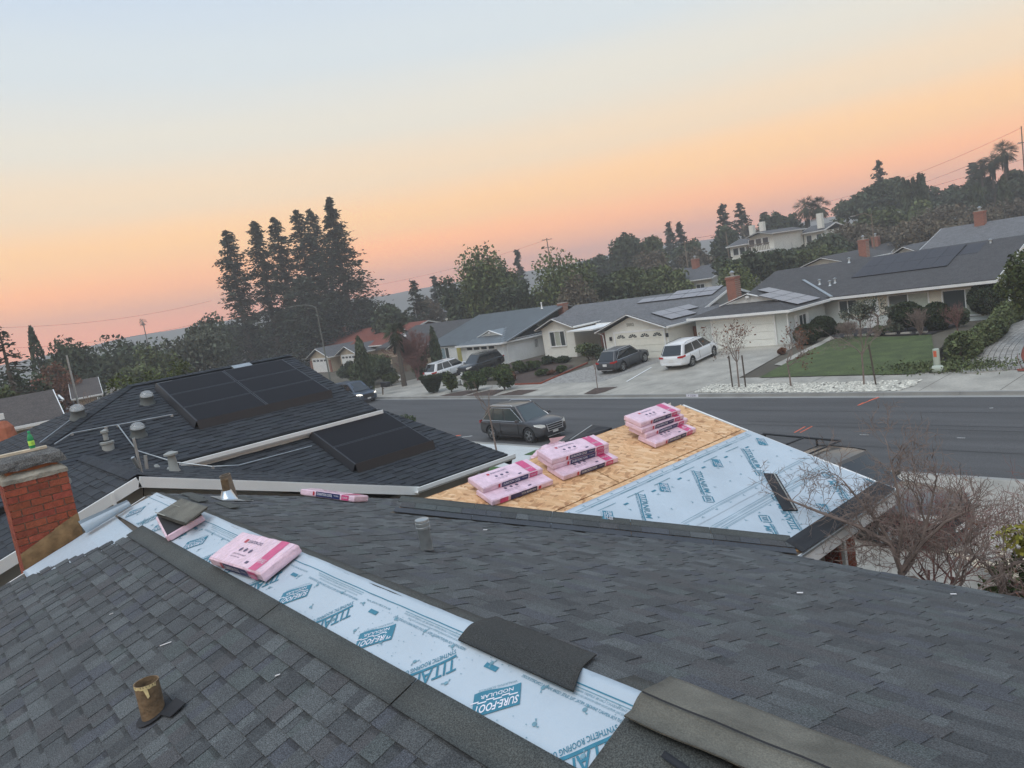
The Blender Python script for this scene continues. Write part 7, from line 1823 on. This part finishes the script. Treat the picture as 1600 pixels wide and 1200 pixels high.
# ---- other trees: label, top x, top y, width px, distance, foliage
T = [('round dark oak just left of the redwoods', 318, 488, 60, 120, 'dark'), ('grey green olive tree left of the redwoods', 292, 508, 110, 95, 'olive'), ('dark leafy oak with a broken top in the middle of the left treeline', 195, 518, 130, 100, 'dark'),
     ('feathery dark oak beside the cypress', 98, 523, 75, 92, 'dark'), ('mid green leafy tree below the far palm', 222, 540, 90, 85, 'oak'), ('dark tree filling the treeline behind the pole at the left', 130, 548, 90, 110, 'dark'),
     ('bushy dark tree at the left edge below the pine', 18, 570, 70, 60, 'dark'), ('low green tree at the extreme left edge', -10, 600, 60, 50, 'oak'),
     ('round dark tree right of the redwoods against the blue hill', 601, 470, 66, 115, 'dark'), ('dark green oak left of the tall poplar like tree', 706, 428, 66, 105, 'dark'),
     ('grey brown leafless looking tree between two dark oaks', 660, 462, 50, 130, 'brown'),
     ('dark undergrowth tree below the tall green tree', 800, 440, 70, 100, 'dark'),
     ('dark leafy tree left of the hillside poles', 975, 362, 62, 150, 'dark'), ('second dark crown close behind it, further right', 1008, 368, 48, 155, 'oak'), ('grey brown bare looking crown in front of the pines', 1020, 388, 70, 130, 'brown'),
     ('low green tree below the cable', 985, 415, 90, 100, 'oak'), ('green tree directly behind the metal roofed house chimney', 1040, 412, 80, 105, 'willow'),
     ('thin grey tree beside the thin bare pole', 1090, 385, 60, 140, 'brown'), ('round headed pine left of the twin palm', 1206, 329, 42, 165, 'dark'), ('flat topped pine just right of the round headed pine', 1232, 332, 46, 170, 'dark'),
     ('dark oak below the hillside houses', 1240, 385, 110, 120, 'dark'), ('dark oak in front of the hill, right of the twin palm', 1295, 342, 60, 140, 'oak'), ('dense dark shrubby tree low on the slope', 1195, 395, 80, 112, 'dark'),
     ('brown leafless thicket tree under the umbrella pine', 1330, 345, 90, 125, 'brown'), ('olive brown tree right of the street light', 1400, 345, 100, 118, 'brown'), ('leafy green tree with a pale trunk beneath the cypresses', 1432, 312, 50, 150, 'willow'),
     ('dark oak behind the row of cypresses', 1472, 284, 60, 180, 'dark'), ('grey thicket tree below the dark oak', 1480, 318, 90, 140, 'brown'), ('dark rounded oak left of the tall dark conifer', 1508, 278, 70, 170, 'dark'),
     ('round dark tree beside the tallest palm at the right', 1592, 262, 46, 170, 'dark'), ('brown tree mass at the right edge below the palms', 1600, 302, 90, 150, 'brown'), ('low brown tree right of the grey gable', 1540, 320, 80, 130, 'brown'),
     ('dark tree filling the gap behind the palm trunks', 1555, 290, 60, 175, 'dark'), ('olive green tree between the brown thickets', 1370, 322, 60, 135, 'oak'), ('dark green tree at the left foot of the umbrella pine', 1300, 362, 70, 118, 'dark'),
     ('brown hedge like tree above the long solar roof', 1440, 345, 90, 112, 'brown'), ('dark tree behind the pink roofed house', 925, 398, 50, 160, 'dark'), ('tree behind the pink roof to its right', 960, 400, 50, 165, 'oak'),
     ('dark tree below the redwoods on their right', 560, 468, 60, 140, 'dark'), ('brown thicket tree under the blue hill', 580, 490, 80, 142, 'brown'), ('second brown thicket tree under the blue hill', 620, 490, 60, 142, 'brown'), ('dark tree at the foot of the redwoods', 400, 500, 110, 138, 'dark'),
     ('dark spreading tree at the right foot of the redwoods', 470, 488, 120, 136, 'dark'), ('dark tree below the leftmost redwood', 345, 506, 70, 135, 'dark'),
     ('dark tree low behind the long grey roof', 880, 440, 80, 100, 'dark'), ('dark bush like tree right below the hillside balcony house', 1150, 392, 70, 98, 'dark'), ('second dark bush like tree below the hillside house, to its right', 1215, 388, 80, 100, 'dark'), ('dark bush like tree under the small white hillside house', 1270, 384, 80, 102, 'oak'),
 ('dark oak low behind the white gable', 945, 428, 70, 98, 'dark'), ('dark tree right of the poplar like tree', 790, 415, 46, 130, 'dark'),
     ('dark tree in front of the hillside pines', 1075, 372, 50, 160, 'dark'), ('dark tree under the pair of tall conifers', 1135, 350, 60, 150, 'dark'), ('pale bare looking tree by the hillside house', 1178, 345, 40, 160, 'brown')]
for (lab, x, y, w, D, m) in T:
    tree(lab, x, y, w*1.1, D, m, n=4200 if m != 'brown' else 3600, name='oak_tree' if m in ('dark', 'oak') else 'tree', hfrac=.80, leaf=D*.0026 if m != 'brown' else D*.0019, lobes=13, shell=.35, group='trees beyond the houses')
tree('tall bright green poplar like tree in the centre of the treeline', 757, 375, 118, 105, 'willow', n=11000, hfrac=.92, lobes=22, leaf=.25, drop=1.4, shell=.3, group='trees beyond the houses')
tree('broad green weeping tree behind the metal roofed house', 868, 382, 140, 98, 'willow', n=12000, hfrac=.88, lobes=22, leaf=.24, drop=1.8, shell=.3, group='trees beyond the houses')
tree('brown tipped weeping tree overlapping the green one on its right', 905, 420, 80, 92, 'brown', n=5000, hfrac=.9, lobes=12, leaf=.2, drop=1.2, shell=.3, group='trees beyond the houses')
tree('broad umbrella pine with a flat dense crown at the upper right', 1371, 281, 104, 165, 'dark', n=13000, hfrac=.58, lobes=20, leaf=.42, shell=.2, group='trees beyond the houses')
tree('citrus tree just over the dark ridge', 200, 577, 105, 34, 'citrus', n=5200, hfrac=.85, leaf=.075, lobes=12, name='citrus_tree')
tree('second citrus tree right of the first over the dark ridge', 272, 558, 85, 40, 'citrus', n=4200, hfrac=.85, leaf=.08, lobes=12, name='citrus_tree')
tree('rust coloured tree behind the bungalow at the far left', 72, 566, 70, 80, 'rust', n=2600, hfrac=.7, leaf=.15, lobes=10)
tree('green yellow willow behind the brick chimney', 1148, 405, 76, 76, 'willow', n=3800, hfrac=.9, leaf=.12, drop=.9, lobes=12, name='willow_tree')
tree('leafy tree with pale blossom leaning in from the right edge', 1606, 388, 92, 43, 'citrus', n=5200, hfrac=.75, leaf=.09, lobes=12)
for (lab, x, y, w, D) in [('small dark fir right of the poplar like tree', 807, 390, 22, 170), ('slim conifer against the blue hill', 645, 438, 44, 120), ('tiny conifer top right of the slim conifer', 677, 431, 20, 160), ('left one of the pair of dark conifers on the hillside', 1127, 318, 42, 170), ('right one of the pair of dark conifers on the hillside', 1155, 317, 42, 175),
      ('small pointed conifer left of the hillside cable', 1044, 347, 22, 180), ('small pointed conifer right of its twin above the cable', 1061, 347, 22, 180), ('conifer rising above the umbrella pine', 1373, 250, 36, 185), ('tall dark conifer between the oaks at the upper right', 1519, 254, 36, 175), ('conifer beside the round headed pine', 1193, 333, 24, 175), ('dark conifer with drooping boughs cut by the left edge', -4, 508, 100, 55)]:
    conifer(lab, x, y, w*1.3, D, n_br=90, dens=16, bare=.1, droop=.15 if x > 0 else .3, leaf=D*.0018, group='conifers beyond the houses')
for (lab, x, y, w, D) in [('leftmost of the five thin cypresses', 1411, 280, 10, 152), ('second of the five thin cypresses', 1419, 284, 10, 152), ('middle one of the five thin cypresses', 1426, 279, 12, 152), ('fourth and tallest of the five thin cypresses', 1435, 272, 10, 152), ('rightmost of the five thin cypresses', 1441, 273, 10, 152),
      ('tall leaning cypress at the far left', 47, 511, 19, 90), ('dark columnar cypress in front of the palms', 1567, 278, 15, 150), ('second dark columnar cypress left of the palm trunks', 1527, 288, 17, 150), ('dark green cypress beside the peach gabled house', 559, 527, 22, 70), ('thin dark cypress behind the bare red tree', 674, 512, 14, 75)]:
    cypress(lab, x, y, w*1.15, D, group='cypresses')
palm('tallest fan palm at the right', 1567, 222, 40, 165, group='palms'); palm('fan palm just left of the tallest one', 1548, 242, 32, 168, group='palms'); palm('shorter fan palm left of the other two', 1532, 250, 30, 168, group='palms')
palm('lone small fan palm far away above the left treeline', 222, 498, 15, 300, skirt=False, n=26); palm('left head of the twin fan palms on the hillside', 1257, 309, 46, 165); palm('right head of the twin fan palms on the hillside', 1277, 309, 44, 166)
palm('brown drooping palm in front of the dark roofs down the street', 614, 505, 46, 72)
# ---- street and garden planting across the road
def at(px, py, off=.15): return pxg([(px, py)], off)[0]
for i, (px, py, h, sd, lab) in enumerate(((1155, 606, 3.9, 3, 'young street tree held between two stakes in the white cobbles'), (1236, 604, 3.4, 5, 'young street tree with a low forked crown in the white cobbles'), (1350, 602, 3.9, 8, 'slender street tree with one dark stake at the lawn edge'))):
    x, y = at(px, py); baretree(lab, x, y, h, m_twig, depth=5, nb=3, seed=sd, r=.045, trunk=.42, spread=.62, leafm='rust' if i < 2 else 'olive', nleaf=260 if i < 2 else 60, lsize=.06, name='street_tree', group='young street trees', minr=.006)
x, y = at(1155, 606)
for dx in (-.40, .40): pole_tag('tree_stake', [(x+dx, y, zg(x, y)), (x+dx, y, zg(x, y)+1.75)], .04, M('dark_stake', (.085, .065, .05), .9), ('left' if dx < 0 else 'right')+' wooden stake beside the double staked street tree', 'stake', group='tree stakes')
x, y = at(1350, 602); pole_tag('tree_stake', [(x+.55, y, zg(x, y)), (x+.40, y, zg(x, y)+1.9)], .04, MATS['dark_stake'], 'single leaning stake beside the slender street tree', 'stake', group='tree stakes')
x, y = at(934, 610); baretree('thin leafless sapling in the mulch square by the driveway', x, y, 2.9, m_twig, depth=3, nb=2, seed=3, r=.03, trunk=.6, spread=.35, name='sapling', minr=.006)
x, y = pxg([(776, 706)])[0]; baretree('tall thin leafless sapling in front of the charcoal SUV', x, y, 4.3, m_twig, depth=4, nb=2, seed=6, r=.045, trunk=.5, spread=.28, name='sapling', minr=.004)
# topiary and shrubs on the far verge
x, y = at(678, 614); tt = thing('topiary', 'dark clipped bush shaped like an upturned cone on the far verge', 'shrub', (x, y, zg(x, y)), group='verge shrubs')
rs = np.random.RandomState(4); n = 2600; f = rs.uniform(0, 1, n); a = rs.uniform(0, 6.283, n); rad = (.40+.68*f)*rs.uniform(.93, 1.02, n); P = np.stack([np.cos(a)*rad, np.sin(a)*rad, .12+f*1.35], 1); k = n//3; P[:k, 2] = 1.46+rs.normal(size=k)*.03; P[:k, :2] = (rs.uniform(0, 1, k)**.5*1.05)[:, None]*np.stack([np.cos(a[:k]), np.sin(a[:k])], 1)
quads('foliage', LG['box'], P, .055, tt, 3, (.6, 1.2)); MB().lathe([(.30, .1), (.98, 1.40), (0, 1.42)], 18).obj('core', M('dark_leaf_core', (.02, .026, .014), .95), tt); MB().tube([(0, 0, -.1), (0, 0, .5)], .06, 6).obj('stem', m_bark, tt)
for (px, py, R, H, m, lab) in ((706, 613, .75, 1.6, 'citrus', 'yellow green shrub right of the cone topiary'), (747, 611, .95, 1.7, 'grn', 'round green shrub in the second mulch square'), (789, 610, 1.1, 2.0, 'grn', 'loose green shrub in the third mulch square')):
    x, y = at(px, py); shrub(lab, x, y, R, H, m, 1900, .09, group='verge shrubs')
for i, (px, py, R, H, m, lab) in enumerate(((738, 598, 1.1, 1.1, 'grn', 'low spreading green bush beside the white bollard'), (762, 594, 1.2, 1.2, 'grn', 'low green bush in front of the black SUV'), (785, 590, 1.2, 1.2, 'citrus', 'bright green low bush at the driveway edge'), (812, 583, 1.1, 1.0, 'grn', 'low green bush under the metal roofed garage'),
      (835, 578, 1.0, .9, 'grn', 'dark low hedge plant left of the cream gable window'), (858, 569, 1.0, .7, 'box', 'clipped low hedge under the cream gable window'), (880, 566, 1.0, .7, 'box', 'short clipped hedge at the right of the cream gable window'), (848, 588, .6, .6, 'grn', 'small round plant alone in the mulch bed'), (862, 586, .4, .4, 'rust', 'small orange plant in the mulch bed'), (875, 583, .6, .55, 'grn', 'small green plant at the right of the mulch bed'),
      (800, 596, .7, .8, 'rust', 'reddish low shrub near the mulch bed edge'), (920, 563, 1.1, 1.5, 'oak', 'dark bush at the corner of the cream garage'), (935, 560, 1.0, 1.2, 'dark', 'dark bush left of the graphite crossover'))):
    x, y = at(px, py); shrub(lab, x, y, R, H, m, 1600, .09, group='bushes in the gardens across the street')
def by_house(px, py, D): return Dp(px, py, D)
for (px, py, R, H, m, cl, lab, tr) in ((1262, 537, 1.15, 1.6, 'box', True, 'left clipped round shrub by the pale green garage', 0), (1287, 525, 1.2, 1.7, 'box', True, 'right clipped round shrub by the pale green garage', 0), (1418, 518, 1.35, 2.3, 'box', True, 'clipped ball shrub under the dark window', .3), (1438, 516, .8, 1.8, 'box', True, 'smaller clipped shrub tucked between two balls', .2),
      (1465, 516, 1.1, 2.1, 'box', True, 'clipped dome shrub left of the broad window', 0), (1498, 511, 1.0, 1.6, 'dark', False, 'dark loose shrub under the broad window', 0), (1400, 522, .9, 1.3, 'olive', False, 'grey green shrub left of the clipped balls', 0), (1312, 520, .9, 1.0, 'dark', False, 'dark low shrub by the front door', 0), (1545, 498, 1.5, 2.9, 'box', True, 'large clipped oval shrub at the house corner', .3),
      (1375, 524, .8, .9, 'grn', False, 'low green plant in the dark bed', 0), (1222, 553, .5, .5, 'rust', False, 'small dark red plant at the driveway corner', 0)):
    x, y = at(px, py); shrub(lab, x, y, R*.70, H*.80, m, 4200 if cl else 2200, .10 if cl else .085, clipped=cl, trunk=tr, group='shrubs by the pale green house')
for (px, py, h, lab) in ((1345, 527, 2.7, 'small leafy tree with a pale trunk left in the dark bed'), (1373, 525, 2.9, 'small leafy tree with a pale trunk beside its twin in the dark bed')):
    x, y = at(px, py); baretree(lab, x, y, h, m_twig, depth=4, nb=3, seed=int(px), r=.06, trunk=.5, leafm='olive', nleaf=900, lsize=.07, name='garden_tree', minr=.006)
x, y = at(1437, 523); baretree('grey fan shaped leafless shrub at the back of the lawn', x, y, 2.0, m_twig, depth=3, nb=3, stems=9, seed=2, r=.03, trunk=.3, spread=.35, name='bare_shrub', cat='shrub', minr=.008)
x, y = at(1497, 520); baretree('rose bush with pale stems before the broad window', x, y, 2.1, m_rtwig, depth=4, nb=3, stems=3, seed=4, r=.02, name='bare_shrub', cat='shrub', minr=.006)
x, y = at(1326, 532); baretree('twiggy brown shrub at the end of the garden path', x, y, 1.5, m_twig, depth=4, nb=4, stems=5, seed=9, r=.02, name='bare_shrub', cat='shrub', minr=.006)
# hedge beside the curved walk
hd_ = thing('hedge', 'thick dark green hedge between the lawn fence and the curved walk', 'hedge'); P = []
rs = np.random.RandomState(8); hp = [at(1500, 566), at(1522, 548), at(1560, 520), at(1595, 492)]
for i in range(9000):
    t = rs.uniform(0, 2.999); k = int(t); a = np.array(hp[k])*(1-(t-k))+np.array(hp[k+1])*(t-k); w_ = .60+.15*math.sin(t*5); d = rs.normal(size=3); d /= np.linalg.norm(d); hh = .50+.15*math.sin(t*3+1)+.10*math.sin(t*9)
    P.append((a[0]+d[0]*w_, a[1]+d[1]*w_, zg(*a)+max(.05, hh*.9+d[2]*hh)))
quads('foliage', LG['oak'], np.array(P), .10, hd_, 5, (.6, 1.5))
st = MB(); [st.tube([(hp[i][0], hp[i][1], zg(*hp[i])), (hp[i][0]+.1, hp[i][1], zg(*hp[i])+1)], .05, 5) for i in range(4)]; st.obj('stem', m_bark, hd_)
gc = []
for i in range(2600):
    a = np.array(at(1480, 577))+rs.normal(size=2)*np.array([1.4, .55]); gc.append((a[0], a[1], zg(*a)+rs.uniform(.03, .30)))
gcv = quads('ground_cover', LG['oak'], np.array(gc), .06, None, 5, (.6, 1.5), kind='stuff')
# dense bushes down the street, beside the van
for (px, py, R, H, m, lab) in ((575, 602, 1.9, 3.0, 'oak', 'big rounded green bush left of the bare red tree'), (548, 597, 1.6, 2.4, 'dark', 'grey green bush below the peach gabled house'), (600, 598, 1.6, 2.8, 'dark', 'dark bush in front of the tan gable'), (612, 603, 1.0, 1.5, 'oak', 'low dark bush left of the white yard sign'), (660, 589, 1.5, 4.0, 'oak', 'leafy tree like bush at the side of the metal roofed house'), (590, 592, 2.0, 3.6, 'citrus', 'yellow green bush behind the big rounded one')):
    x, y = at(px, py); shrub(lab, x, y, R, H, m, 3200, .12, group='bushes down the street')
x, y = at(634, 600); baretree('bare reddish tree fanning out beside the board fence', x, y+1.5, 5.2, m_rtwig, depth=6, nb=3, stems=4, seed=12, r=.10, trunk=.22, spread=.42, minr=.014, ratio=.72, leafm='rust', nleaf=500, lsize=.07)
p = Dp(55, 650, 48)
for i in range(5): baretree(('first', 'second', 'third', 'fourth', 'fifth')[i]+' of the bare grey shrubs over the brown roof, counted from the left', p.x+(i-2)*1.6, p.y+(i-2)*2.6, 4.6+.4*(i % 2), m_twig, depth=5, nb=3, stems=3, seed=40+i, r=.05, trunk=.3, spread=.35, minr=.012, name='bare_shrub', cat='shrub', group='bare shrubs over the brown roof')
p = pxg([(643, 668)])[0]; shrub('small round bush at the near kerb behind the solar roof edge', p[0], p[1], .7, 1.0, 'grn', 900, .05)
p = pxg([(668, 702)])[0]
rk_ = thing('rock_pile', 'pile of brown boulders at the near verge behind the dark roof', 'rocks', (p[0], p[1], zg(*p)+.1)); rr = random.Random(3)
for i in range(7):
    m = MB(); m.add([(q[0]*.42*rr.uniform(.7, 1.2), q[1]*.34*rr.uniform(.7, 1.2), q[2]*.34-.1) for q in ico], icf); o = m.obj('boulder', M('boulder', (.24, .19, .14), .9, .3, 3), rk_); o.location = (rr.uniform(-1.1, .9), rr.uniform(-.5, .5), 0)
# ---- bare shrubs in our own front garden, close to the camera
for (x, y, H, sd, stems, r, m, lab, tr, nb_) in ((-3.8, 8.75, 4.5, 5, 1, .045, m_twig, 'bare grey crape myrtle reaching over the wing eave', .52, 3), (-3.0, 9.6, 4.2, 9, 1, .042, m_twig, 'bare grey crape myrtle in the middle of the front garden', .52, 3), (-4.6, 10.9, 3.7, 14, 3, .024, m_rtwig, 'reddish bare shrub right behind the wing corner', .35, 4),
      (-2.55, 8.5, 3.0, 22, 2, .022, m_rtwig, 'tangled red stemmed shrub close to the street slope', .4, 3), (-3.7, 13.4, 3.2, 36, 2, .026, m_rtwig, 'rusty bare tree by the sidewalk at the right edge', .3, 3), (-2.3, 9.3, 4.2, 44, 1, .034, m_twig, 'third bare grey crape myrtle, cut by the right edge', .45, 3)):
    baretree(lab, x, y, H, m, depth=5, nb=3, stems=stems, seed=sd, r=r, trunk=tr, spread=.62, up=.04, minr=.0032, ratio=.78, name='bare_shrub', cat='shrub', leafm='rust', nleaf=50, lsize=.018, group='bare shrubs in the front garden')
# limbs of the front crape myrtle that cross the wing roof in the view
mt = thing('bare_shrub', 'wide spreading bare branches crossing the corner of the wing roof', 'shrub', (0, 0, 0), group='bare shrubs in the front garden')
mm = MB(); rr = random.Random(17)
def limb(pts, y0, y1, r0, r1, dep=4):
    n = len(pts); P = [Yp(px, py, y0+(y1-y0)*i/(n-1)) for i, (px, py) in enumerate(pts)]; R = [r0+(r1-r0)*i/(n-1) for i in range(n)]
    mm.tube(P, R, 6, cap=False)
    for a, b in zip(P, P[1:]):
        for k in range(5):
            s_ = a.lerp(b, rr.random()); d = (b-a).normalized(); q = Vector((rr.gauss(0, 1), rr.gauss(0, .6), rr.gauss(.25, 1))).normalized(); twigs(mm, s_, (d*.6+q).normalized(), rr.uniform(.20, .34), .0055, dep-1, rr, 3, .6, .03, None, .28, 0, .0028, .74)
    twigs(mm, P[-1], (P[-1]-P[-2]).normalized(),   .3, .007, dep, rr, 3, .55, .02, None, .25, 0, .0028, .74)
g0_ = Yp(1408, 893, 8.5); mm.tube([(g0_.x+.12, 8.5, zg(g0_.x, 8.5)-.1), (g0_.x+.03, 8.5, 1.9), g0_], [.06, .045, .04], 7, cap=False)
limb([(1408, 893), (1392, 850), (1340, 822), (1280, 800), (1225, 778)], 8.5, 8.2, .034, .012); limb([(1398, 862), (1372, 815), (1345, 785), (1318, 752)], 8.5, 8.35, .028, .010); limb([(1402, 875), (1410, 820), (1402, 765), (1392, 722)], 8.5, 8.6, .026, .009)
limb([(1408, 893), (1440, 850), (1478, 815), (1530, 790)], 8.5, 8.6, .028, .010); limb([(1440, 850), (1452, 800), (1462, 755)], 8.55, 8.7, .022, .008); limb([(1392, 850), (1350, 852), (1310, 862)], 8.5, 8.2, .018, .007)
mm.obj('branches', m_twig, mt)
shrub('yellow flowering leafy shrub at the right edge of the front garden', -2.75, 9.9, .5, 2.75, 'yel', 500, .04, trunk=1.9); shrub('dark green leafy shrub under the yellow flowers', -2.6, 9.9, .7, 2.3, 'grn', 1500, .05, trunk=1.0)
pl2 = thing('plywood_scrap', 'pile of broken pale boards among the bare shrubs at the right edge', 'boards', (-4.4, 13.9, zg(-4.4, 13.9)+.1)); rr = random.Random(6)
for i in range(12): a = rr.uniform(0, 3.1); MB().bar((rr.uniform(-.6, .6), rr.uniform(-.4, .4), rr.uniform(0, .35)), (rr.uniform(-.6, .6)+.7*math.cos(a), rr.uniform(-.4, .4)+.7*math.sin(a), rr.uniform(0, .35)), .14, .02).obj('board', MATS['pale_board'], pl2)
lt_ = []
rs = np.random.RandomState(99)
for i in range(5200): x = rs.uniform(-5.2, 3.5); y = rs.uniform(7.9, 12.5); lt_.append((x, y, zg(x, y)+.08+abs(rs.normal())*.05))
quads('leaf_litter', LG['rust'], np.array(lt_), .045, None, 7, (.4, 1.2), kind='stuff')
# ---------------------------------------------------------------- haze
hz = MB(); X0, X1, Y0, Y1, Z0, Z1 = -1210, 1210, -1210, 1210, -19, 66
hz.box(((X0+X1)/2, (Y0+Y1)/2, (Z0+Z1)/2), (X1-X0, Y1-Y0, Z1-Z0))
hmz = bpy.data.materials.new('haze'); hmz.use_nodes = True; t = hmz.node_tree; t.nodes.clear(); ou = t.nodes.new('ShaderNodeOutputMaterial'); vp_n = t.nodes.new('ShaderNodeVolumePrincipled')
vp_n.inputs['Color'].default_value = (.90, .90, .90, 1); vp_n.inputs['Density'].default_value = .0014; vp_n.inputs['Anisotropy'].default_value = 0; t.links.new(vp_n.outputs[0], ou.inputs['Volume'])
hz.obj('haze', hmz, kind='stuff')
